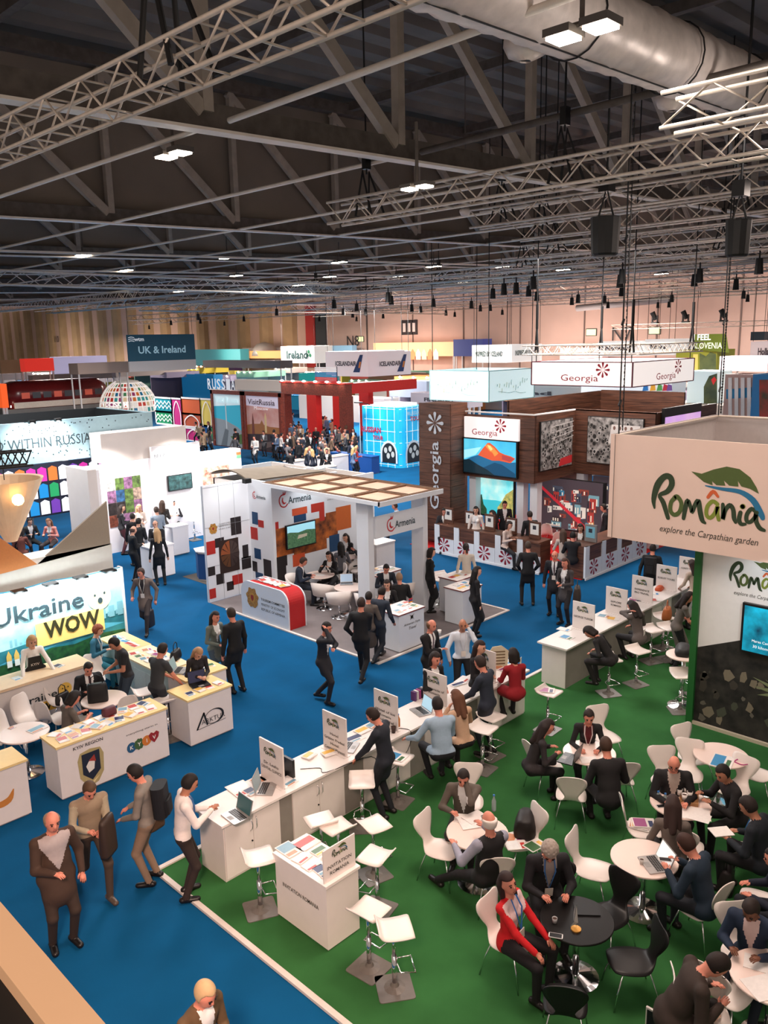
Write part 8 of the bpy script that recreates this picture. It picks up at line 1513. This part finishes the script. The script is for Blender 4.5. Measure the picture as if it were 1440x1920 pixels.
# -- visitors in the foreground aisle
person(97, 1523, 15, STAND(outfit='jacket', fat=1.25, open=2.2, hands=[(-.25, .1, .9), (.1, .30, 1.12)]), 'large bald man in a dark brown blazer over a grey shirt in the near aisle', (66, 48, 38), (56, 42, 34), 'ring', (130, 110, 90), 'pink', shirt=(170, 160, 160), H=1.84, res=RN)
person(170, 1472, 15, WALK(outfit='vest', head=(30, 0), hands=[(-.05, .30, 1.04), (.12, .30, 1.08)]), 'young man in a beige waistcoat and sneakers looking at his phone', (150, 132, 110), (70, 56, 46), 'short', (80, 58, 40), 'pink', shirt=(176, 164, 140), shoe=(80, 66, 56), res=RN, bag=None)
bag(*G(205, 1600, .75), .6, 'dark brown coat carried over the arm of the waistcoated man', (56, 42, 34), .3, .13, .5, 'carried_coat', False)['category'] = 'coat'
person(243, 1436, 250, STAND(outfit='shirt', head=(30, 0), hands=[(-.12, .28, 1.0), (.14, .28, 1.02)]), 'dark-haired man in grey with a backpack looking down in the near aisle', (128, 120, 112), (140, 116, 96), 'short', (26, 20, 18), 'pink', res=RN, bag='backpack')
bag(*G(292, 1552, .75), .2, 'brown jacket hanging from the arm of the backpack man', (84, 62, 44), .26, .14, .4, 'carried_jacket', False)['category'] = 'jacket'
person(363, 1452, 95, STAND(outfit='shirt', head=(22, 0), lean=6, hands=[(-.10, .34, 1.14), (.08, .36, 1.2)]), 'man in a white shirt and dark trousers holding a phone at the counter end', (232, 222, 218), (52, 40, 36), 'short', (24, 18, 16), 'tan', res=RN, lanyard=(60, 100, 150))
person(392, 1848, 40, FOLD(outfit='jacket', head=(25, 0)), 'grey-haired man in a brown blazer cut by the bottom edge of the aisle', (96, 74, 50), (60, 50, 44), 'short', (190, 160, 120), 'pink', res=RN)
# -- dazzling white stand
for k, a in enumerate(((230, 946, 100, FOLD(outfit='jacket', fem=1), 'woman in a black jacket and burgundy trousers before the photo tiles', (30, 30, 34), (84, 40, 46), 'long', (40, 28, 24)), (261, 946, 20, FOLD(outfit='shirt', fem=1), 'blonde woman in a cream blouse by the dazzling wall', (236, 220, 206), (200, 190, 184), 'long', (206, 170, 120)), (292, 950, 200, FOLD(outfit='shirt'), 'man in a grey-blue checked shirt seen from behind at the white desk', (150, 162, 176), (40, 44, 56), 'short', (70, 56, 48)), (304, 938, 170, FOLD(outfit='coat', fem=1), 'woman in a long dark patterned coat at the white desk', (56, 52, 50), (40, 36, 36), 'long', (60, 40, 28)), (325, 938, 0, SIT(.6, .3, .95, outfit='jacket', fem=1, head=(5, 0)), 'smiling dark-haired woman seated behind the white lit desk', (36, 34, 38), (30, 30, 34), 'long', (24, 18, 18)), (260, 971, 150, FOLD(outfit='suit'), 'dark-haired man in a black suit in the middle of the aisle group', (26, 28, 32), (28, 28, 32), 'short', (30, 24, 22)), (251, 986, 110, FOLD(outfit='suit', tie=1), 'bald man in a black suit at the near side of the aisle group', (22, 24, 28), (22, 22, 26), 'ring', (90, 70, 60)), (290, 976, 340, FOLD(outfit='coat'), 'bald man in a dark coat facing the long-haired blonde', (34, 34, 38), (30, 30, 34), 'ring', (120, 100, 90)), (293, 990, 190, STAND(outfit='jacket', fem=1), 'woman in black with long straight blonde hair seen from behind', (22, 22, 26), (22, 22, 24), 'long', (176, 140, 100)), (247, 962, 200, STAND(outfit='suit'), 'person in black half hidden by the sail-shaped panel edge', (20, 20, 24), (20, 20, 22), 'short', (40, 30, 26)), (56, 972, 20, SIT(.5, .3, .85, outfit='jacket'), 'man in a dark jacket seated beyond the orange sail panel', (36, 36, 38), (34, 34, 36), 'short', (40, 30, 24)), (89, 973, 330, SIT(.5, .3, .85, outfit='jacket', fem=1), 'woman in a salmon pink jacket seated beyond the orange sail panel', (206, 130, 120), (60, 50, 50), 'long', (120, 80, 56)), (28, 966, 90, STAND(outfit='suit'), 'dark-clad person at the frame edge beyond the orange sail panel', (26, 26, 30), (26, 26, 30), 'short', (30, 24, 20)), (36, 990, 180, SIT(.45, .3, .8, outfit='shirt', fem=1), 'seated person in brown by the orange sail panel edge', (110, 60, 50), (40, 40, 40), 'bob', (40, 24, 20)))):
    person(a[0], a[1], a[2], a[3], a[4], a[5], a[6], a[7], a[8])
# -- pomegranate stand
for a in ((573, 1046, 80, SIT(.47, .34, .80, outfit='suit', head=(25, 0)), 'navy-suited man seated at the first round table of the grey carpet', (30, 40, 58), (30, 36, 48), 'short', (60, 40, 30), 'pink'), (615, 1035, 330, SIT(.47, .34, .95, outfit='jacket', fem=1), 'long-haired woman in black eating at the first round table', (26, 24, 28), (26, 24, 28), 'long', (34, 22, 20), 'fair'), (638, 1016, 190, SIT(.47, .34, .8, outfit='shirt', fem=1), 'woman with very long dark hair in a grey top, back to us under the pergola', (104, 104, 110), (30, 30, 34), 'long', (24, 18, 18), 'fair'), (646, 1001, 330, SIT(.47, .34, .85, outfit='jacket', fem=1), 'woman in black facing the long-haired woman under the pergola', (26, 24, 28), (24, 24, 26), 'long', (30, 20, 18), 'fair'), (675, 1006, 280, SIT(.47, .34, .95, outfit='suit', head=(5, 0)), 'dark-suited man talking with raised hand beside the near pillar', (28, 30, 38), (24, 24, 28), 'short', (24, 18, 16), 'pink'),
          (725, 1060, 10, SIT(.47, .34, .8, outfit='suit', head=(25, 0)), 'dark-suited man seated between the pillars looking down', (28, 36, 48), (26, 28, 34), 'short', (24, 18, 16), 'pink'), (748, 1074, 190, SIT(.47, .34, .8, outfit='suit'), 'older man in black seen from behind by the travel desk', (26, 26, 28), (26, 26, 28), 'short', (150, 120, 96), 'pink'), (725, 1088, 350, SIT(.47, .34, .8, outfit='jacket', fem=1), 'woman with long dark hair seated behind the standing men', (30, 28, 30), (26, 26, 28), 'long', (40, 26, 22), 'fair'),
          (678, 1120, 165, WALK(outfit='jacket', hands=[(-.2, .1, .9), (-.02, .3, 1.1)]), 'striding man in black seen from behind at the carpet edge', (22, 22, 26), (24, 24, 28), 'short', (50, 34, 28), 'pink'), (692, 1109, 160, WALK(outfit='coat', feet=[(-.08, -.28, .14), (.08, .3, .1)]), 'man in a grey-brown coat walking beside the man in black', (96, 86, 80), (34, 36, 42), 'short', (34, 26, 22), 'pink'), (718, 1100, 150, WALK(outfit='jacket', lean=14), 'man in a dark denim jacket leaning to the travel desk', (36, 44, 58), (34, 38, 46), 'short', (34, 24, 20), 'pink'),
          (615, 1167, 60, WALK(outfit='suit', hands=[(-.1, .2, 1.12), (.12, .17, 1.56)], elbow=EDN, feet=[(-.09, -.2, .13), (.09, .14, .09)]), 'man in a dark suit with a phone at his ear walking on the blue carpet', (34, 34, 40), (34, 34, 40), 'short', (26, 20, 18), 'pink'), (638, 925, 200, STAND(outfit='suit', lean=10), 'man in a grey suit seen from behind at the desk with the rabbit logo', (92, 96, 104), (70, 74, 80), 'short', (50, 40, 36), 'pink'), (738, 943, 280, SIT(.6, .32, .95, outfit='shirt'), 'man in a pale blue shirt seated behind the hanging sign board', (190, 206, 220), (50, 54, 64), 'short', (60, 40, 30), 'pink'),
          (811, 1162, 50, STAND(outfit='coat', tie=1, hands=[(-.26, .1, .85), (.02, .32, 1.18)]), 'man in a long black coat holding a white coffee cup', (26, 24, 26), (26, 24, 26), 'ring', (110, 76, 50), 'pink'), (868, 1161, 10, STAND(outfit='shirt', hands=[(-.10, .17, 1.55), (.26, .1, .9)], elbow=EDN), 'bald man in a white shirt with a phone at his ear and a lanyard', (206, 212, 222), (26, 26, 30), 'bald', (40, 30, 26), 'tan'),
          (818, 1224, 40, FOLD(outfit='jacket', fem=1), 'dark-haired woman in black standing behind the fourth sign', (26, 24, 26), (24, 24, 26), 'bob', (34, 22, 20), 'pink'), (903, 1202, 60, FOLD(outfit='jacket', fem=1), 'woman with long dark hair in black just behind the fifth sign', (28, 26, 30), (24, 24, 26), 'long', (44, 24, 20), 'fair'),
          (897, 1062, 110, STAND(outfit='coat', fem=1), 'woman in a long black coat with long black hair on the blue carpet', (22, 20, 24), (20, 20, 22), 'long', (22, 16, 16), 'fair'), (990, 1015, 185, STAND(outfit='suit', hands=[(-.2, .14, .95), (.2, .14, .95)], feet=[(-.15, 0, .09), (.15, 0, .09)]), 'balding man in a black suit seen from behind before the walnut counter', (22, 22, 26), (22, 22, 24), 'short', (60, 44, 36), 'pink'), (1040, 1033, 350, STAND(outfit='suit', tie=1), 'bald man in a dark suit talking beside the woman with a lanyard', (26, 26, 32), (24, 24, 28), 'ring', (90, 70, 60), 'pink'), (1058, 1047, 330, FOLD(outfit='jacket', fem=1), 'smiling woman in a dark grey coat with a lanyard and big floral bag', (66, 62, 64), (34, 32, 36), 'long', (70, 46, 36), 'pink'),
          (1225, 1020, 170, WALK(outfit='jacket'), 'person in black with a dark backpack walking behind the cream banner', (24, 24, 28), (24, 24, 28), 'short', (30, 22, 20), 'pink'), (833, 953, 0, SIT(.6, .3, .95, outfit='suit'), 'dark-haired person behind the grey notice stand at the tower', (40, 40, 46), (30, 30, 34), 'short', (24, 18, 16), 'pink'), (892, 950, 350, STAND(outfit='jacket', fem=1), 'curly dark-haired woman in a cream jacket behind the walnut counter', (226, 214, 206), (40, 36, 40), 'long', (24, 18, 18), 'fair'), (921, 957, 270, SIT(.6, .3, .95, outfit='jacket', fem=1), 'woman in black seated behind the round-logo board', (26, 24, 28), (24, 24, 26), 'long', (40, 28, 24), 'fair'), (947, 940, 10, STAND(outfit='jacket', head=(15, 0)), 'man in a black jumper behind the walnut counter', (28, 28, 32), (26, 26, 30), 'short', (34, 24, 20), 'pink'), (957, 978, 60, SIT(.6, .3, .95, outfit='shirt', fem=1), 'woman in a beige jumper seated behind the square-logo board', (210, 190, 180), (40, 40, 44), 'bob', (40, 26, 22), 'fair'), (993, 958, 200, STAND(outfit='suit'), 'dark-suited person in profile between the white columns', (24, 24, 28), (22, 22, 26), 'short', (40, 30, 26), 'pink'),
          (1055, 992, 190, SIT(.5, .3, .9, outfit='jacket', fem=1), 'woman in beige seated with her back to us at the side counter', (196, 180, 170), (60, 50, 50), 'long', (70, 50, 40), 'fair'), (1074, 997, 180, SIT(.5, .3, .9, outfit='jacket'), 'man in black seated with his back to us at the side counter', (26, 26, 30), (26, 26, 30), 'short', (24, 18, 16), 'pink'), (1088, 983, 350, SIT(.6, .3, .95, outfit='jacket', fem=1), 'woman in brown seated behind the side counter', (86, 66, 60), (40, 34, 34), 'bob', (40, 26, 22), 'fair'), (1130, 945, 280, STAND(outfit='suit', tie=1), 'man in a black suit at the wall beside the cream banner edge', (26, 26, 30), (26, 26, 30), 'short', (40, 30, 26), 'pink'), (873, 1018, 190, STAND(outfit='shirt', fem=1, lean=8), 'long-haired person in a beige shirt seen from behind at the corner desk', (200, 190, 178), (50, 50, 54), 'pony', (40, 28, 24), 'pink'), (811, 1027, 110, STAND(outfit='coat', fem=1), 'woman in a black coat at the desk past the far pillar', (22, 22, 24), (22, 22, 24), 'bob', (30, 20, 18), 'fair'),
          (1126, 748, 20, SIT(.45, .3, .8, outfit='jacket', fem=1), 'blonde woman up on the walnut gallery', (60, 54, 56), (40, 40, 40), 'long', (190, 150, 100), 'fair'), (1150, 753, 340, SIT(.45, .3, .8, outfit='jacket'), 'second person up on the walnut gallery', (70, 64, 62), (40, 40, 40), 'short', (150, 110, 80), 'fair')):
    person(a[0], a[1], a[2], a[3], a[4], a[5], a[6], a[7], a[8], a[9], zfloor=2.5 if 'gallery' in a[4] else 0, H=1.66 if 'grey-brown coat' in a[4] else 1.84 if 'striding' in a[4] else 1.75, lanyard=(200, 200, 206) if 'lanyard' in a[4] else None, bag='backpack' if 'dark backpack' in a[4] else None)
cup(*G(824, 1190, 1.16), 'white coffee cup in the hand of the man in the long black coat', lid=(230, 226, 220)); w = G(1082, 1115, .6); bag(w[0], w[1], .45, .5, 'big dark floral bag at the side of the smiling woman', (60, 50, 44), .42, .2, .36)
# -- green stand, counters
person(690, 1329, 245, DESK(.93, .40, outfit='suit', lean=10), 'man in a navy suit standing over the long counter', (30, 34, 44), (26, 28, 36), 'short', (36, 24, 20), 'pink', res=RN, H=1.78)
person(818, 1306, 200, STOOL(.74, .42, .93, outfit='shirt', lean=14, hands=[(-.42, .36, .95), (.12, .42, .95)], fat=1.1), 'man in a pale blue shirt seated on a bar stool at the counter', (150, 172, 192), (28, 28, 34), 'short', (34, 24, 22), 'pink', res=RN, H=1.80)
person(852, 1293, 215, STOOL(.74, .36, 1.0, outfit='shirt', fem=1, hands=[(-.12, .26, 1.3), (.1, .38, .98)], elbow=EDN), 'woman in a beige jumper with long brown hair on a bar stool', (196, 160, 132), (34, 30, 34), 'long', (96, 60, 40), 'fair', res=RN)
person(895, 1230, 240, DESK(.97, .38, outfit='suit', lean=8, head=(18, 0)), 'man in a dark blue suit standing at the counter seen from behind', (40, 46, 60), (32, 34, 42), 'short', (46, 32, 28), 'pink', res=RN, H=1.80)
person(961, 1215, 205, STOOL(.74, .38, .95, outfit='coat', fem=1, lean=6), 'dark-haired woman in a long red coat on a bar stool', (150, 28, 38), (36, 34, 38), 'bob', (28, 20, 18), 'pink', res=RN, H=1.72)
person(1095, 1179, 250, STOOL(.74, .36, .93, outfit='shirt', fem=1, lean=38, head=(30, 0)), 'woman in black bent low over the far counter writing', (24, 22, 24), (34, 30, 32), 'bob', (30, 20, 18), 'pink', res=RN)
person(1180, 1127, 220, STOOL(.74, .34, .98, outfit='jacket', fem=1, lean=16, head=(30, 0), hands=[(-.1, .18, 1.38), (.1, .36, .98)], elbow=EDN), 'woman in a grey jacket on a bar stool, head resting on her hand', (92, 84, 82), (26, 24, 28), 'long', (30, 22, 20), 'pink', res=RN)
person(1295, 1050, 215, DESK(.98, .34, outfit='shirt', fem=1, lean=6), 'woman in a beige jacket and black skirt at the far end sign', (206, 186, 172), (30, 28, 32), 'long', (44, 26, 22), 'fair', res=RN)
person(1298, 1111, 110, STAND(outfit='dress', fem=1, lean=14, head=(20, 0), hands=[(-.2, .3, 1.0), (.16, .36, .92)]), 'woman in a grey short-sleeved dress leaning by the green post', (108, 100, 94), (30, 30, 34), 'long', (34, 22, 20), 'pink', res=RN)
# -- tables
person(1034, 1350, 110, SIT(.46, .36, .78, outfit='shirt', fem=1, glasses=1, lean=20), 'long-haired woman with glasses in a dark top beside the dark laptop', (44, 38, 40), (30, 28, 30), 'long', (36, 24, 22), 'pink', res=RN)
person(1105, 1334, 5, SIT(.46, .36, .78, outfit='jacket', fem=1, head=(16, 0)), 'smiling woman in a black jacket with a white lanyard', (26, 24, 26), (30, 28, 30), 'pony', (40, 28, 24), 'pink', shirt=(96, 30, 36), lanyard=(220, 206, 206), res=RN)
person(1134, 1381, 200, SIT(.46, .36, .78, outfit='suit', lean=16, fat=1.1), 'man in a black suit seen from behind at the laptop table', (28, 26, 28), (26, 24, 26), 'short', (64, 42, 30), 'pink', res=RN, H=1.82)
person(868, 1448, 355, SIT(.46, .34, .80, outfit='jacket', head=(20, 0), hands=[(-.04, .2, 1.16), (.14, .36, .82)], elbow=EDN), 'man in a grey tweed jacket with his hand at his mouth', (92, 82, 74), (40, 36, 36), 'short', (34, 24, 20), 'pink', res=RN)
person(916, 1521, 215, SIT(.46, .30, .84, outfit='vest', fat=1.25, lean=-4, feet=[(-.25, .75, .10), (.05, .72, .35)], hands=[(-.28, .3, .84), (.18, .36, .92)]), 'old man with a white fringe and black waistcoat leaning back with crossed legs', (30, 28, 30), (26, 24, 28), 'ring', (226, 216, 208), 'pink', shirt=(150, 150, 166), res=RN, H=1.82)
person(1033, 1591, 15, SIT(.46, .42, .78, outfit='jacket', lean=14, head=(30, -10), fat=1.1), 'curly grey-haired man in a black jacket with a blue lanyard', (28, 26, 30), (26, 24, 28), 'curly', (160, 146, 136), 'pink', shirt=(150, 140, 136), lanyard=(60, 110, 170), res=RN, H=1.84)
person(948, 1638, 60, SIT(.46, .38, .66, outfit='jacket', fem=1, open=2.5, head=(-2, -20), tilt=12, lean=-2), 'smiling woman in a bright red jacket with a blue lanyard', (206, 26, 34), (28, 24, 28), 'long', (44, 26, 24), 'pink', shirt=(226, 196, 196), lanyard=(50, 110, 180), res=.0125, H=1.76)
person(1265, 1421, 10, SIT(.46, .36, .78, outfit='suit', head=(18, -10), glasses=1, fat=1.1), 'bald man with glasses in a black suit at the cup table', (26, 24, 26), (24, 22, 24), 'bald', (40, 30, 26), 'pink', shirt=(186, 170, 160), res=RN, H=1.80)
person(1349, 1437, 300, SIT(.46, .44, .84, outfit='jacket', lean=18, head=(12, 20)), 'dark-haired man in black reaching towards the cups', (26, 24, 26), (24, 22, 24), 'short', (24, 18, 16), 'tan', shirt=(40, 30, 34), res=RN, H=1.80)
person(1262, 1490, 185, SIT(.46, .34, .78, outfit='shirt', fem=1, lean=10), 'woman with very long dark hair in a grey jumper at the cup table', (98, 88, 82), (34, 30, 32), 'long', (50, 32, 28), 'pink', res=RN, H=1.76)
person(1392, 1494, 250, SIT(.46, .34, .74, outfit='suit', head=(26, 10), lean=12), 'man in a dark navy suit writing in an open notebook', (22, 28, 36), (24, 22, 26), 'short', (34, 24, 22), 'tan', lanyard=(50, 110, 170), res=RN, H=1.84)
leaflet(*G(1352, 1560, .8), .9, .2, .26, 3, 'open cream notebook in the navy-suited man\'s hands', False, .01, 'notebook', 'notebook')
person(1274, 1564, 245, SIT(.46, .38, .84, outfit='suit', head=(30, 0), lean=16), 'short-haired man in a teal navy jacket using a phone over the silver laptop', (26, 42, 58), (24, 26, 34), 'short', (56, 32, 24), 'pink', res=RN, H=1.84)
phone(*G(1247, 1612, .88), .6, 'lit phone held over the silver laptop')
person(1405, 1697, 350, SIT(.46, .34, .80, outfit='suit', head=(26, -5), lean=12), 'dark-skinned man in a navy suit and patterned shirt holding a phone', (26, 40, 62), (24, 30, 44), 'short', (36, 24, 20), 'brown', shirt=(206, 180, 176), res=RN, H=1.80)
person(1368, 1800, 110, SIT(.46, .38, .78, outfit='coat', head=(35, 0), lean=28, fat=1.15, glasses=1), 'man in a dark brown coat with sunglasses leaning over the frame-edge table', (54, 42, 36), (34, 28, 28), 'short', (36, 24, 20), 'pink', res=RN, H=1.84)
person(1446, 1590, 280, SIT(.46, .34, .78, outfit='suit'), 'person in dark blue at the frame edge, only a shoulder in view', (24, 30, 46), (24, 26, 34), 'short', (30, 22, 20), 'pink', res=.018)
bag(*G(1360, 1668, .02), .3, 'dark bag standing on the carpet behind the navy-jacketed man', (34, 26, 28), .34, .2, .34)
b = MB(); w = G(1312, 1893, .48); b.lathe([(.05, 0), (.17, .01), (.2, .03), (.12, .06), (.02, .07)], (w[0], w[1], .47), 9); b.build('cream_scarf', cm((206, 170, 150)), label='crumpled cream scarf on the bottom-edge chair', cat='scarf')
# -- crowd in the red gate stand and in the far aisles: a few bodies, individually coloured and placed
PROT = []
for P in (FOLD(outfit='suit'), STAND(outfit='suit'), FOLD(outfit='shirt'), STAND(outfit='jacket', fem=1), FOLD(outfit='jacket', fem=1), SIT(outfit='shirt'), WALK(outfit='jacket')):
    b_, hcn, Rh, tp, _ = body_mesh(P, .03); me = b_.mesh('body', [None]*8, True)
    PROT.append((me, Matrix.Translation(Vector(hcn)) @ Matrix(Rh.tolist()).to_4x4(), tp[2], P.get('fem', 0)))
CC = [((24, 24, 28), 'black'), ((40, 44, 58), 'navy'), ((86, 84, 88), 'grey'), ((216, 206, 200), 'white'), ((150, 40, 44), 'red'), ((120, 96, 80), 'brown'), ((90, 110, 140), 'blue'), ((190, 160, 130), 'beige')]
HS = [('short', (30, 22, 20), 'dark-haired'), ('ring', (120, 100, 90), 'balding'), ('long', (40, 28, 24), 'long-haired'), ('long', (190, 150, 100), 'blonde long-haired'), ('bob', (80, 50, 34), 'brown-haired')]
def extra(x, y, where, rnd, z=0, group='crowd'):
    me, Mh, tz, fem = PROT[rnd.randrange(7)]; c, cn = rnd.choice(CC[:3]+CC); hs = HS[rnd.choice((2, 3, 4) if fem else (0, 0, 1))]
    fz = rnd.uniform(0, 2*PI)
    r = empty('person', (x, y, z), fz, '%s person in %s %s %s' % (hs[2], cn, ['facing us', 'turned aside', 'turned away'][int(abs((fz-.8+PI) % (2*PI)-PI)/PI*2.99)] if 0 else ['seen from the front', 'seen from one side', 'seen from behind'][int(abs((fz+.8) % (2*PI)-PI)/PI*2.99)], where), 'person', group); o = bpy.data.objects.new('body', me); COL.objects.link(o); o.parent = r
    ms = [mat('skin_pink', SKINS['pink']), cm(c, .8, pre='cloth'), cm((30, 30, 36), .8, pre='cloth'), cm((22, 18, 18), .4, pre='leather'), cm((225, 225, 225), .7, pre='cloth'), cm((60, 30, 40), .6, pre='cloth'), mat('eye_dark', (30, 20, 18), .3), mat('lips', (150, 80, 72), .5)]
    for k in range(8): o.material_slots[k].link = 'OBJECT'; o.material_slots[k].material = ms[k]
    h = bpy.data.objects.new('hair', hair_mesh(hs[0])); COL.objects.link(h); h.parent = r; h.matrix_local = Mh
    if not h.data.materials: h.data.materials.append(None)
    h.material_slots[0].link = 'OBJECT'; h.material_slots[0].material = cm(hs[1], .7, pre='hair'); s_ = rnd.uniform(.93, 1.04); r.scale = (s_, s_, s_)
rnd = random.Random(5)
def crowd(n, px0, px1, py0, py1, where, group):
    """stand people at floor points seen in a patch of the photo"""
    pts = []
    for k in range(n*6):
        w = G(rnd.uniform(px0, px1), rnd.uniform(py0, py1), 0)
        if all((w-q).length > .55 for q in pts): pts.append(w); extra(w[0], w[1], where, rnd, 0, group)
        if len(pts) >= n: break
crowd(46, 528, 668, 838, 905, 'in the red gate crowd', 'crowd inside the red gate stand'); crowd(14, 525, 650, 805, 838, 'deep inside the red gate', 'crowd far inside the red gate stand'); crowd(8, 440, 525, 855, 880, 'below the evening city panel', 'people below the evening city panel')
crowd(7, 372, 400, 830, 862, 'by the turquoise picture panel', 'people beside the turquoise picture panel'); crowd(6, 330, 372, 800, 815, 'by the coloured openwork wall', 'people by the openwork wall'); crowd(4, 90, 130, 880, 905, 'under the speckled ring fascia', 'people under the ring fascia'); crowd(5, 1050, 1130, 760, 775, 'on a far aisle', 'people in a far aisle')
for (px, py) in ((545, 868), (585, 862), (625, 858), (600, 880), (560, 885)):
    w = G(px, py, .9); counter(w[0], w[0]+1.1, w[1], w[1]+.6, .95, 'small white meeting counter inside the red gate stand, %s' % {545: 'nearest the evening city panel', 585: 'in its middle', 625: 'by the ornate column', 600: 'in front of the red columns', 560: 'nearest the camera'}[px], top=cm((240, 214, 190)), name='meeting_counter', group='meeting counters of the red gate stand')
# seats rested, protos unused are none
